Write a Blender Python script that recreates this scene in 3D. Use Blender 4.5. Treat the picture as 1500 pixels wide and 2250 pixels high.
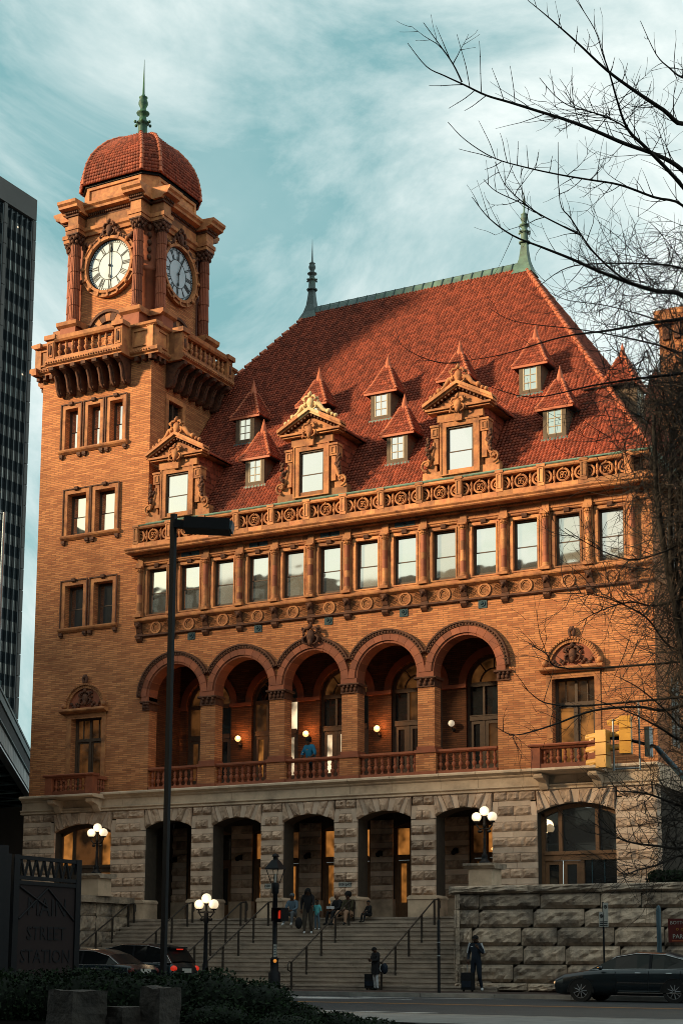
import bpy, bmesh, math, random
from mathutils import Vector, Matrix, noise
from mathutils.geometry import tessellate_polygon
random.seed(7)
PI = math.pi
sin, cos, rad = math.sin, math.cos, math.radians
for o in list(bpy.data.objects): bpy.data.objects.remove(o)
scene = bpy.context.scene
COL = scene.collection

# ------------------------------------------------------------------ camera
CAMP = Vector((29.32, -52.0, 0.95))
YAW, PITCH, ROLL = rad(-28.3711646), rad(8.79826401), rad(0.29650793)
FPX, PPY = 3484.87, 1571.39          # focal length and principal row for a 1500 x 2250 picture
fwd = Vector((sin(YAW)*cos(PITCH), cos(YAW)*cos(PITCH), sin(PITCH)))
rgt = Vector((cos(YAW), -sin(YAW), 0)); upv = rgt.cross(fwd)
cr = rgt*cos(ROLL)+upv*sin(ROLL); cu = -rgt*sin(ROLL)+upv*cos(ROLL)
cam = bpy.data.cameras.new('camera'); camo = bpy.data.objects.new('camera', cam); COL.objects.link(camo)
camo.matrix_world = Matrix(((cr.x, cu.x, -fwd.x, CAMP.x), (cr.y, cu.y, -fwd.y, CAMP.y), (cr.z, cu.z, -fwd.z, CAMP.z), (0, 0, 0, 1)))
cam.sensor_fit = 'VERTICAL'; cam.sensor_height = 36.0; cam.lens = FPX/2250*36.0
cam.shift_y = (PPY-1125)/2250.0
cam.clip_start = 0.2; cam.clip_end = 3000
scene.camera = camo

# ------------------------------------------------------------------ world: daylight sky with thin high cloud
SUN_EL, SUN_AZ = rad(18.0), rad(48.0)      # azimuth measured from -Y towards -X
sdir = Vector((-sin(SUN_AZ)*cos(SUN_EL), -cos(SUN_AZ)*cos(SUN_EL), sin(SUN_EL)))   # towards the sun
w = bpy.data.worlds.new('World'); scene.world = w; w.use_nodes = True
nt = w.node_tree; N = nt.nodes; L = nt.links
for n in list(N): N.remove(n)
out = N.new('ShaderNodeOutputWorld'); bg = N.new('ShaderNodeBackground'); L.new(bg.outputs[0], out.inputs[0])
sky = N.new('ShaderNodeTexSky'); sky.sky_type = 'NISHITA'; sky.sun_disc = False
sky.sun_elevation = SUN_EL; sky.sun_rotation = math.atan2(sdir.x, sdir.y)
sky.altitude = 0; sky.air_density = 1.0; sky.dust_density = 2.0; sky.ozone_density = 1.5
bg.inputs['Strength'].default_value = 0.078
tc = N.new('ShaderNodeTexCoord'); mp = N.new('ShaderNodeMapping'); mp.inputs['Scale'].default_value = (1.0, 1.0, 1.25)
mp.inputs['Rotation'].default_value = (0.0, 0.5, 0.35)
mp.inputs['Location'].default_value = (0.35, 0.1, 0.55)
L.new(tc.outputs['Generated'], mp.inputs[0])
n1 = N.new('ShaderNodeTexNoise'); n1.inputs['Scale'].default_value = 3.3; n1.inputs['Detail'].default_value = 10; n1.inputs['Roughness'].default_value = 0.63; n1.inputs['Distortion'].default_value = 0.9
L.new(mp.outputs[0], n1.inputs['Vector'])
rmp = N.new('ShaderNodeValToRGB'); rmp.color_ramp.elements[0].position = 0.34; rmp.color_ramp.elements[1].position = 0.60
rmp.color_ramp.elements[0].color = (0, 0, 0, 1); rmp.color_ramp.elements[1].color = (1, 1, 1, 1)
L.new(n1.outputs['Fac'], rmp.inputs[0])
n2 = N.new('ShaderNodeTexNoise'); n2.inputs['Scale'].default_value = 11; n2.inputs['Detail'].default_value = 6
L.new(mp.outputs[0], n2.inputs['Vector'])
mxa = N.new('ShaderNodeMath'); mxa.operation = 'MULTIPLY_ADD'; mxa.inputs[1].default_value = 0.5; mxa.inputs[2].default_value = -0.2
L.new(n2.outputs['Fac'], mxa.inputs[0])
adc = N.new('ShaderNodeMath'); adc.operation = 'ADD'; adc.use_clamp = True
L.new(rmp.outputs[0], adc.inputs[0]); L.new(mxa.outputs[0], adc.inputs[1])
tint = N.new('ShaderNodeMix'); tint.data_type = 'RGBA'; tint.blend_type = 'MULTIPLY'; tint.inputs[0].default_value = 1.0
L.new(sky.outputs[0], tint.inputs[6]); tint.inputs[7].default_value = (1.02, 1.0, 0.60, 1)
veil = N.new('ShaderNodeMix'); veil.data_type = 'RGBA'; veil.inputs[0].default_value = 0.70
L.new(tint.outputs[2], veil.inputs[6]); veil.inputs[7].default_value = (2.5, 5.2, 5.6, 1)
cl = N.new('ShaderNodeMix'); cl.data_type = 'RGBA'
L.new(adc.outputs[0], cl.inputs[0]); L.new(veil.outputs[2], cl.inputs[6]); cl.inputs[7].default_value = (7.8, 8.6, 8.4, 1)
L.new(cl.outputs[2], bg.inputs['Color'])

sl = bpy.data.lights.new('sun', 'SUN'); sl.energy = 5.0; sl.angle = rad(6.0); sl.color = (1.0, 0.78, 0.47)
so = bpy.data.objects.new('sun', sl); COL.objects.link(so)
so.rotation_euler = sdir.to_track_quat('Z', 'Y').to_euler()
scene.view_settings.view_transform = 'Standard'; scene.view_settings.look = 'None'
scene.view_settings.exposure = 0.60; scene.view_settings.gamma = 1.0; scene.view_settings.use_curve_mapping = False
scene.cycles.max_bounces = 6; scene.cycles.pixel_filter_type = 'BLACKMAN_HARRIS'; scene.cycles.filter_width = 0.95; scene.cycles.diffuse_bounces = 1; scene.cycles.glossy_bounces = 3; scene.cycles.transparent_max_bounces = 8
scene.cycles.use_denoising = True

# ------------------------------------------------------------------ materials
MATS = {}
def _mix(nt, blend='MIX', fac=None):
    m = nt.nodes.new('ShaderNodeMix'); m.data_type = 'RGBA'; m.blend_type = blend
    if fac is not None: m.inputs[0].default_value = fac
    return m
def pmat(name, c1, c2=None, scale=4.0, rough=0.8, bump=0.0, bscale=20.0, var=0.0, isl=0.0, metal=0.0, stain=0.0, stain_c=(0.02, 0.018, 0.015), stain_s=0.6,
         vstreak=0.0, spec=0.3, emit=None, estr=0.0, bdist=0.02, stretch=(1, 1, 1)):
    m = bpy.data.materials.new(name); m.use_nodes = True; nt = m.node_tree; N = nt.nodes; L = nt.links
    b = N['Principled BSDF']; b.inputs['Roughness'].default_value = rough; b.inputs['Metallic'].default_value = metal
    b.inputs['Specular IOR Level'].default_value = spec
    geo = N.new('ShaderNodeNewGeometry'); oi = N.new('ShaderNodeObjectInfo')
    pos = N.new('ShaderNodeVectorMath'); pos.operation = 'MULTIPLY'; pos.inputs[1].default_value = stretch
    L.new(geo.outputs['Position'], pos.inputs[0])
    col = None
    if c2 is None: c2 = tuple(x*0.7 for x in c1)
    nz = N.new('ShaderNodeTexNoise'); nz.inputs['Scale'].default_value = scale; nz.inputs['Detail'].default_value = 5; nz.inputs['Roughness'].default_value = 0.6
    L.new(pos.outputs[0], nz.inputs['Vector'])
    rp = N.new('ShaderNodeMapRange'); rp.inputs[1].default_value = 0.3; rp.inputs[2].default_value = 0.7
    L.new(nz.outputs['Fac'], rp.inputs[0])
    mx = _mix(nt); mx.inputs[6].default_value = (*c1, 1); mx.inputs[7].default_value = (*c2, 1); L.new(rp.outputs[0], mx.inputs[0])
    col = mx.outputs[2]
    if var or isl:
        src = oi.outputs['Random'] if var else geo.outputs['Random Per Island']; amt = var or isl
        mr = N.new('ShaderNodeMapRange'); mr.inputs[3].default_value = 1-amt; mr.inputs[4].default_value = 1+amt*0.6
        L.new(src, mr.inputs[0])
        mm = _mix(nt, 'MULTIPLY', 1.0); L.new(col, mm.inputs[6]); L.new(mr.outputs[0], mm.inputs[7]); col = mm.outputs[2]
    if stain:
        sv = N.new('ShaderNodeVectorMath'); sv.operation = 'MULTIPLY'; sv.inputs[1].default_value = (1, 1, 1-vstreak)
        L.new(geo.outputs['Position'], sv.inputs[0])
        s = N.new('ShaderNodeTexNoise'); s.inputs['Scale'].default_value = stain_s; s.inputs['Detail'].default_value = 7; s.inputs['Roughness'].default_value = 0.65
        L.new(sv.outputs[0], s.inputs['Vector'])
        sr = N.new('ShaderNodeMapRange'); sr.inputs[1].default_value = 0.48; sr.inputs[2].default_value = 0.72; sr.inputs[4].default_value = stain
        L.new(s.outputs['Fac'], sr.inputs[0])
        sm = _mix(nt); L.new(sr.outputs[0], sm.inputs[0]); L.new(col, sm.inputs[6]); sm.inputs[7].default_value = (*stain_c, 1); col = sm.outputs[2]
    L.new(col, b.inputs['Base Color'])
    if bump:
        bn = N.new('ShaderNodeTexNoise'); bn.inputs['Scale'].default_value = bscale; bn.inputs['Detail'].default_value = 6
        L.new(pos.outputs[0], bn.inputs['Vector'])
        bp = N.new('ShaderNodeBump'); bp.inputs['Strength'].default_value = bump; bp.inputs['Distance'].default_value = bdist
        L.new(bn.outputs['Fac'], bp.inputs['Height']); L.new(bp.outputs[0], b.inputs['Normal'])
    if emit:
        b.inputs['Emission Color'].default_value = (*emit, 1); b.inputs['Emission Strength'].default_value = estr
    MATS[name] = m; return m

def brickmat(name, ca, cb, mortar, bw=0.30, bh=0.055, dark=(0.10, 0.035, 0.015), zig=False):
    m = bpy.data.materials.new(name); m.use_nodes = True; nt = m.node_tree; N = nt.nodes; L = nt.links
    b = N['Principled BSDF']; b.inputs['Roughness'].default_value = 0.85; b.inputs['Specular IOR Level'].default_value = 0.2
    geo = N.new('ShaderNodeNewGeometry'); sp = N.new('ShaderNodeSeparateXYZ'); L.new(geo.outputs['Position'], sp.inputs[0])
    ad = N.new('ShaderNodeMath'); ad.operation = 'ADD'; L.new(sp.outputs[0], ad.inputs[0]); L.new(sp.outputs[1], ad.inputs[1])
    cb_ = N.new('ShaderNodeCombineXYZ'); L.new(ad.outputs[0], cb_.inputs[0]); L.new(sp.outputs[2], cb_.inputs[1])
    bt = N.new('ShaderNodeTexBrick'); bt.inputs['Scale'].default_value = 1.0; bt.inputs['Brick Width'].default_value = bw; bt.inputs['Row Height'].default_value = bh
    bt.inputs['Mortar Size'].default_value = 0.010; bt.inputs['Mortar Smooth'].default_value = 0.3; bt.inputs['Bias'].default_value = -0.1
    bt.inputs['Color1'].default_value = (*ca, 1); bt.inputs['Color2'].default_value = (*cb, 1); bt.inputs['Mortar'].default_value = (*mortar, 1)
    L.new(cb_.outputs[0], bt.inputs['Vector'])
    # streaky tonal change along the courses
    sv = N.new('ShaderNodeVectorMath'); sv.operation = 'MULTIPLY'; sv.inputs[1].default_value = (1.6, 16, 1); L.new(cb_.outputs[0], sv.inputs[0])
    nz = N.new('ShaderNodeTexNoise'); nz.inputs['Scale'].default_value = 1.0; nz.inputs['Detail'].default_value = 5; nz.inputs['Roughness'].default_value = 0.7
    L.new(sv.outputs[0], nz.inputs['Vector'])
    mr = N.new('ShaderNodeMapRange'); mr.inputs[1].default_value = 0.3; mr.inputs[2].default_value = 0.72; mr.inputs[3].default_value = 1.22; mr.inputs[4].default_value = 0.72
    L.new(nz.outputs['Fac'], mr.inputs[0])
    mm = _mix(nt, 'MULTIPLY', 1.0); L.new(bt.outputs['Color'], mm.inputs[6]); L.new(mr.outputs[0], mm.inputs[7])
    st = N.new('ShaderNodeTexNoise'); st.inputs['Scale'].default_value = 0.35; st.inputs['Detail'].default_value = 6; L.new(geo.outputs['Position'], st.inputs['Vector'])
    sr = N.new('ShaderNodeMapRange'); sr.inputs[1].default_value = 0.5; sr.inputs[2].default_value = 0.75; sr.inputs[4].default_value = 0.35; L.new(st.outputs['Fac'], sr.inputs[0])
    sm = _mix(nt); L.new(sr.outputs[0], sm.inputs[0]); L.new(mm.outputs[2], sm.inputs[6]); sm.inputs[7].default_value = (*dark, 1)
    L.new(sm.outputs[2], b.inputs['Base Color'])
    bp = N.new('ShaderNodeBump'); bp.inputs['Strength'].default_value = 0.6; bp.inputs['Distance'].default_value = 0.012; bp.invert = True
    L.new(bt.outputs['Fac'], bp.inputs['Height'])
    bp2 = N.new('ShaderNodeBump'); bp2.inputs['Strength'].default_value = 0.5; bp2.inputs['Distance'].default_value = 0.02
    L.new(nz.outputs['Fac'], bp2.inputs['Height']); L.new(bp.outputs[0], bp2.inputs['Normal'])
    L.new(bp2.outputs[0], b.inputs['Normal'])
    MATS[name] = m; return m

def glassmat(name, base, refl=0.6, rough=0.03, emit=None, estr=0.0, wav=0.0):
    m = bpy.data.materials.new(name); m.use_nodes = True; nt = m.node_tree; N = nt.nodes; L = nt.links
    for n in list(N): N.remove(n)
    o = N.new('ShaderNodeOutputMaterial'); g = N.new('ShaderNodeBsdfGlossy'); g.inputs['Roughness'].default_value = rough; g.inputs['Color'].default_value = (1.0, 0.94, 0.84, 1)
    d = N.new('ShaderNodeBsdfPrincipled'); d.inputs['Base Color'].default_value = (*base, 1); d.inputs['Roughness'].default_value = 0.6; d.inputs['Specular IOR Level'].default_value = 0.05
    if emit:
        d.inputs['Emission Color'].default_value = (*emit, 1); d.inputs['Emission Strength'].default_value = estr
        geo = N.new('ShaderNodeNewGeometry'); nz = N.new('ShaderNodeTexNoise'); nz.inputs['Scale'].default_value = 1.7; L.new(geo.outputs['Position'], nz.inputs['Vector'])
        mr = N.new('ShaderNodeMapRange'); mr.inputs[1].default_value = 0.35; mr.inputs[2].default_value = 0.65; mr.inputs[3].default_value = estr*0.15; mr.inputs[4].default_value = estr*1.3
        L.new(nz.outputs['Fac'], mr.inputs[0]); L.new(mr.outputs[0], d.inputs['Emission Strength'])
    mx = N.new('ShaderNodeMixShader'); mx.inputs[0].default_value = refl
    L.new(d.outputs[0], mx.inputs[1]); L.new(g.outputs[0], mx.inputs[2]); L.new(mx.outputs[0], o.inputs[0])
    if wav:
        geo2 = N.new('ShaderNodeNewGeometry'); n3 = N.new('ShaderNodeTexNoise'); n3.inputs['Scale'].default_value = 1.3; n3.inputs['Detail'].default_value = 1
        L.new(geo2.outputs['Position'], n3.inputs['Vector'])
        bp = N.new('ShaderNodeBump'); bp.inputs['Strength'].default_value = 1.0; bp.inputs['Distance'].default_value = wav
        L.new(n3.outputs['Fac'], bp.inputs['Height']); L.new(bp.outputs[0], g.inputs['Normal'])
    MATS[name] = m; return m

brickmat('brick', (0.64, 0.25, 0.098), (0.37, 0.12, 0.05), (0.28, 0.125, 0.06), bw=0.42, bh=0.078)
brickmat('shaded_brick', (0.15, 0.056, 0.025), (0.08, 0.03, 0.015), (0.05, 0.026, 0.016), bw=0.42, bh=0.078)  # inner loggia brick, its colour darkened to carry the recess shade
brickmat('herringbone_brick', (0.42, 0.17, 0.07), (0.34, 0.12, 0.05), (0.16, 0.07, 0.03), bw=0.16, bh=0.05)
pmat('terracotta', (0.56, 0.235, 0.085), (0.33, 0.115, 0.05), scale=2.6, rough=0.75, bump=0.35, bscale=12, stain=0.8, stain_c=(0.07, 0.026, 0.016), stain_s=2.0)
pmat('terracotta_block', (0.60, 0.26, 0.095), (0.38, 0.13, 0.055), scale=3, rough=0.7, bump=0.2, bscale=12, var=0.5, stain=0.6, stain_c=(0.08, 0.03, 0.018), stain_s=2.4)
pmat('terracotta_red', (0.34, 0.10, 0.045), (0.26, 0.07, 0.035), scale=2.5, rough=0.7, bump=0.25, bscale=10, stain=0.5, stain_c=(0.08, 0.03, 0.02), stain_s=1.2)
pmat('terracotta_red_block', (0.34, 0.10, 0.045), (0.25, 0.075, 0.04), scale=2.5, rough=0.7, bump=0.25, bscale=10, var=0.3)
pmat('terracotta_dark', (0.15, 0.055, 0.026), (0.05, 0.02, 0.013), scale=5, rough=0.75, bump=0.4, bscale=25)
pmat('cream_terracotta', (0.72, 0.52, 0.28), (0.55, 0.34, 0.15), scale=6, rough=0.7, bump=0.4, bscale=25)
pmat('rough_stone', (0.68, 0.46, 0.32), (0.42, 0.27, 0.185), scale=2.6, rough=0.95, bump=0.9, bscale=7, var=0.28, stain=0.55, stain_c=(0.07, 0.055, 0.045), stain_s=1.5, bdist=0.06)
pmat('smooth_stone', (0.78, 0.565, 0.42), (0.66, 0.465, 0.34), scale=3, rough=0.9, bump=0.25, bscale=16, var=0.14, stain=0.35, stain_c=(0.14, 0.11, 0.09), stain_s=1.1)
pmat('cornice_stone', (0.70, 0.51, 0.355), (0.54, 0.38, 0.26), scale=2, rough=0.9, bump=0.25, bscale=14, stain=0.6, stain_c=(0.12, 0.09, 0.07), stain_s=0.9)
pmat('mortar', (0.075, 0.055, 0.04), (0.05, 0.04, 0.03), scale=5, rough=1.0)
pmat('wing_stone', (0.64, 0.47, 0.335), (0.27, 0.215, 0.17), scale=1.4, rough=0.95, bump=1.0, bscale=5, var=0.3, stain=0.85, stain_c=(0.045, 0.04, 0.036), stain_s=1.9, bdist=0.08, vstreak=0.55)
pmat('step_stone', (0.43, 0.335, 0.26), (0.28, 0.22, 0.175), scale=3, rough=0.9, bump=0.3, bscale=14, var=0.10, stain=0.5, stain_c=(0.09, 0.08, 0.065), stain_s=1.4, stretch=(0.6, 1, 1))
pmat('roof_tile', (0.35, 0.078, 0.036), (0.235, 0.048, 0.026), scale=5, rough=0.65, isl=0.48, spec=0.25, stain=.28, stain_c=(.06,.02,.014), stain_s=.5)
pmat('roof_tile_single', (0.35, 0.073, 0.034), (0.235, 0.048, 0.026), scale=5, rough=0.65, var=0.45, spec=0.22, stain=.28, stain_c=(.06,.02,.014), stain_s=.5)
pmat('copper_mid', (0.13, 0.22, 0.165), (0.07, 0.12, 0.10), scale=3, rough=0.6, stain=0.6, stain_c=(0.08, 0.06, 0.045), stain_s=2)
pmat('roof_deck', (0.02, 0.008, 0.006), rough=0.9)
pmat('terracotta_orange', (0.52, 0.14, 0.055), (0.36, 0.09, 0.04), scale=3, rough=0.55, isl=0.3)
pmat('copper_green', (0.17, 0.29, 0.215), (0.09, 0.16, 0.13), scale=2.5, rough=0.6, bump=0.2, bscale=12, stain=0.8, stain_c=(0.10, 0.085, 0.07), stain_s=1.7)
pmat('copper_dark', (0.10, 0.14, 0.135), (0.055, 0.08, 0.08), scale=3, rough=0.5, metal=0.3, stain=0.35, stain_c=(0.12, 0.22, 0.15), stain_s=1.4)
pmat('copper_bright', (0.045, 0.12, 0.075), (0.02, 0.055, 0.045), scale=6, rough=0.6, stain=0.6, stain_c=(0.11, 0.30, 0.07), stain_s=3, vstreak=0.7)
pmat('black_iron', (0.006, 0.007, 0.009), (0.010, 0.010, 0.012), scale=8, rough=0.55, spec=0.15)
pmat('dark_bronze', (0.05, 0.038, 0.03), (0.03, 0.024, 0.02), scale=5, rough=0.5)
pmat('window_wood', (0.105, 0.062, 0.038), (0.07, 0.042, 0.028), scale=6, rough=0.6, bump=0.1, bscale=30)
pmat('door_wood', (0.21, 0.105, 0.05), (0.15, 0.072, 0.035), scale=6, rough=0.55, bump=0.1, bscale=30)
pmat('dormer_wood', (0.13, 0.085, 0.05), (0.09, 0.058, 0.036), scale=6, rough=0.7)
pmat('pale_paint', (0.50, 0.40, 0.28), (0.38, 0.30, 0.2), scale=8, rough=0.6)
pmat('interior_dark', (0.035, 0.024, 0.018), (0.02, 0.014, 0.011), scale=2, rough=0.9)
pmat('plaque_metal', (0.035, 0.075, 0.09), (0.025, 0.05, 0.06), scale=8, rough=0.7)
pmat('asphalt', (0.032, 0.036, 0.040), (0.022, 0.025, 0.029), scale=1.2, rough=0.85, bump=0.35, bscale=60, stain=0.4, stain_c=(0.025, 0.026, 0.03), stain_s=0.5)
pmat('ground_asphalt', (0.05, 0.05, 0.05), (0.035, 0.035, 0.035), scale=.3, rough=.9)
pmat('concrete', (0.20, 0.19, 0.18), (0.14, 0.135, 0.125), scale=2, rough=0.9, bump=0.25, bscale=30, stain=0.4, stain_c=(0.08, 0.078, 0.075), stain_s=1.0)
pmat('curb_stone', (0.26, 0.245, 0.22), (0.17, 0.16, 0.15), scale=3, rough=0.9, bump=0.3, bscale=25, var=0.15)
pmat('yellow_paint', (0.50, 0.22, 0.04), (0.30, 0.14, 0.035), scale=6, rough=0.7)
pmat('white_paint', (0.72, 0.72, 0.70), (0.5, 0.5, 0.5), scale=6, rough=0.7)
pmat('soil', (0.006, 0.0055, 0.005), (0.004, 0.0035, 0.003), scale=6, rough=1.0, spec=0.0, bump=0.8, bscale=14)
pmat('bark', (0.030, 0.024, 0.020), (0.018, 0.015, 0.013), scale=7, rough=0.9, bump=0.6, bscale=30, spec=0.15)
pmat('vine_bark', (0.055, 0.036, 0.024), (0.02, 0.016, 0.013), scale=3, rough=0.9)
pmat('hedge_leaf', (0.011, 0.024, 0.007), (0.005, 0.010, 0.004), scale=3, rough=0.7, isl=0.55, spec=0.12)
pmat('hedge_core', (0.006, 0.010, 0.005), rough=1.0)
pmat('rock', (0.06, 0.05, 0.042), (0.03, 0.026, 0.023), scale=4, rough=0.95, bump=1.0, bscale=9, bdist=0.05, stain=0.4, stain_c=(0.02, 0.02, 0.02), stain_s=3)
brickmat('paver', (0.13, 0.05, 0.038), (0.09, 0.038, 0.03), (0.05, 0.035, 0.03), bw=0.22, bh=0.11)
pmat('signal_yellow', (0.72, 0.36, 0.06), (0.55, 0.26, 0.045), scale=3, rough=0.5, spec=0.4)
pmat('blue_steel', (0.07, 0.12, 0.15), (0.045, 0.08, 0.10), scale=3, rough=0.45, metal=0.3)
pmat('galvanised', (0.32, 0.34, 0.35), (0.22, 0.24, 0.25), scale=6, rough=0.4, metal=0.6)
pmat('sign_red', (0.10, 0.012, 0.010), (0.075, 0.010, 0.008), scale=4, rough=0.6)
pmat('sign_rust', (0.017, 0.008, 0.0075), (0.013, 0.006, 0.006), scale=2, rough=0.8)
pmat('sign_white', (0.42, 0.41, 0.37), (0.33, 0.32, 0.29), scale=9, rough=0.6)
pmat('fin_concrete', (0.13, 0.125, 0.12), (0.09, 0.088, 0.085), scale=0.06, rough=0.9)
pmat('spandrel', (0.012, 0.02, 0.024), (0.008, 0.014, 0.018), scale=0.2, rough=0.25, spec=0.6)
pmat('bridge_paint', (0.12, 0.19, 0.20), (0.085, 0.14, 0.15), scale=0.8, rough=0.6)
pmat('bridge_dark', (0.016, 0.018, 0.02), (0.01, 0.012, 0.014), scale=1, rough=0.8)
pmat('louvre', (0.52, 0.54, 0.52), (0.05, 0.07, 0.08), scale=1.4, rough=0.6, stretch=(2.4, 2.4, 0.5))
pmat('far_wall', (0.06, 0.05, 0.045), (0.045, 0.038, 0.034), scale=0.5, rough=0.9)
pmat('beige_wall', (0.42, 0.34, 0.26), (0.34, 0.27, 0.2), scale=0.5, rough=0.9)
pmat('globe_light', (0.9, 0.85, 0.75), rough=0.4, emit=(1.0, 0.76, 0.46), estr=0.52)
pmat('globe_dim', (0.9, 0.85, 0.75), rough=0.4, emit=(1.0, 0.80, 0.55), estr=0.25)
pmat('sconce_light', (1, 0.9, 0.7), rough=0.4, emit=(1.0, 0.52, 0.17), estr=1.15)
pmat('red_lamp', (0.3, 0.012, 0.008), rough=0.4, emit=(1.0, 0.05, 0.02), estr=0.26)
pmat('amber_lamp', (0.6, 0.2, 0.02), rough=0.3, emit=(1.0, 0.36, 0.06), estr=0.35)
pmat('dial_white', (0.52, 0.60, 0.66), (0.42, 0.50, 0.54), scale=1.5, rough=0.5)
pmat('dial_black', (0.012, 0.014, 0.016), rough=0.5)
glassmat('sky_glass', (0.45, 0.42, 0.34), refl=0.88, rough=0.02, wav=0.0022)
glassmat('sky_glass_dull', (0.36, 0.33, 0.26), refl=0.62, rough=0.03, wav=0.004)
glassmat('sky_glass_blind', (0.62, 0.58, 0.48), refl=0.70, rough=0.04, wav=0.001)
glassmat('dark_glass', (0.012, 0.013, 0.014), refl=0.10, rough=0.05)
glassmat('shade_glass', (0.02, 0.022, 0.024), refl=0.30, rough=0.03)
glassmat('amber_glass', (0.05, 0.03, 0.015), refl=0.06, rough=0.08, emit=(1.0, 0.37, 0.075), estr=0.24)
glassmat('bright_glass', (0.3, 0.25, 0.2), refl=0.1, rough=0.1, emit=(1.0, 0.76, 0.46), estr=0.75)
glassmat('faint_glass', (0.02, 0.014, 0.01), refl=0.12, rough=0.08, emit=(1.0, 0.38, 0.10), estr=0.05)
glassmat('tower_glass', (0.05, 0.06, 0.065), refl=0.45, rough=0.08)
pmat('car_paint', (0.008, 0.014, 0.018), (0.007, 0.012, 0.015), rough=0.22, spec=0.6)
pmat('chrome', (0.6, 0.6, 0.6), (0.5, 0.5, 0.5), rough=0.2, metal=1.0)
pmat('rubber', (0.012, 0.012, 0.012), rough=0.8)
pmat('alloy', (0.30, 0.31, 0.32), (0.2, 0.2, 0.21), rough=0.35, metal=0.8)
glassmat('car_glass', (0.004, 0.005, 0.006), refl=0.02, rough=0.03)
pmat('head_lamp', (0.8, 0.6, 0.4), rough=0.15, emit=(1.0, 0.55, 0.22), estr=0.55)
M = MATS

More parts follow.
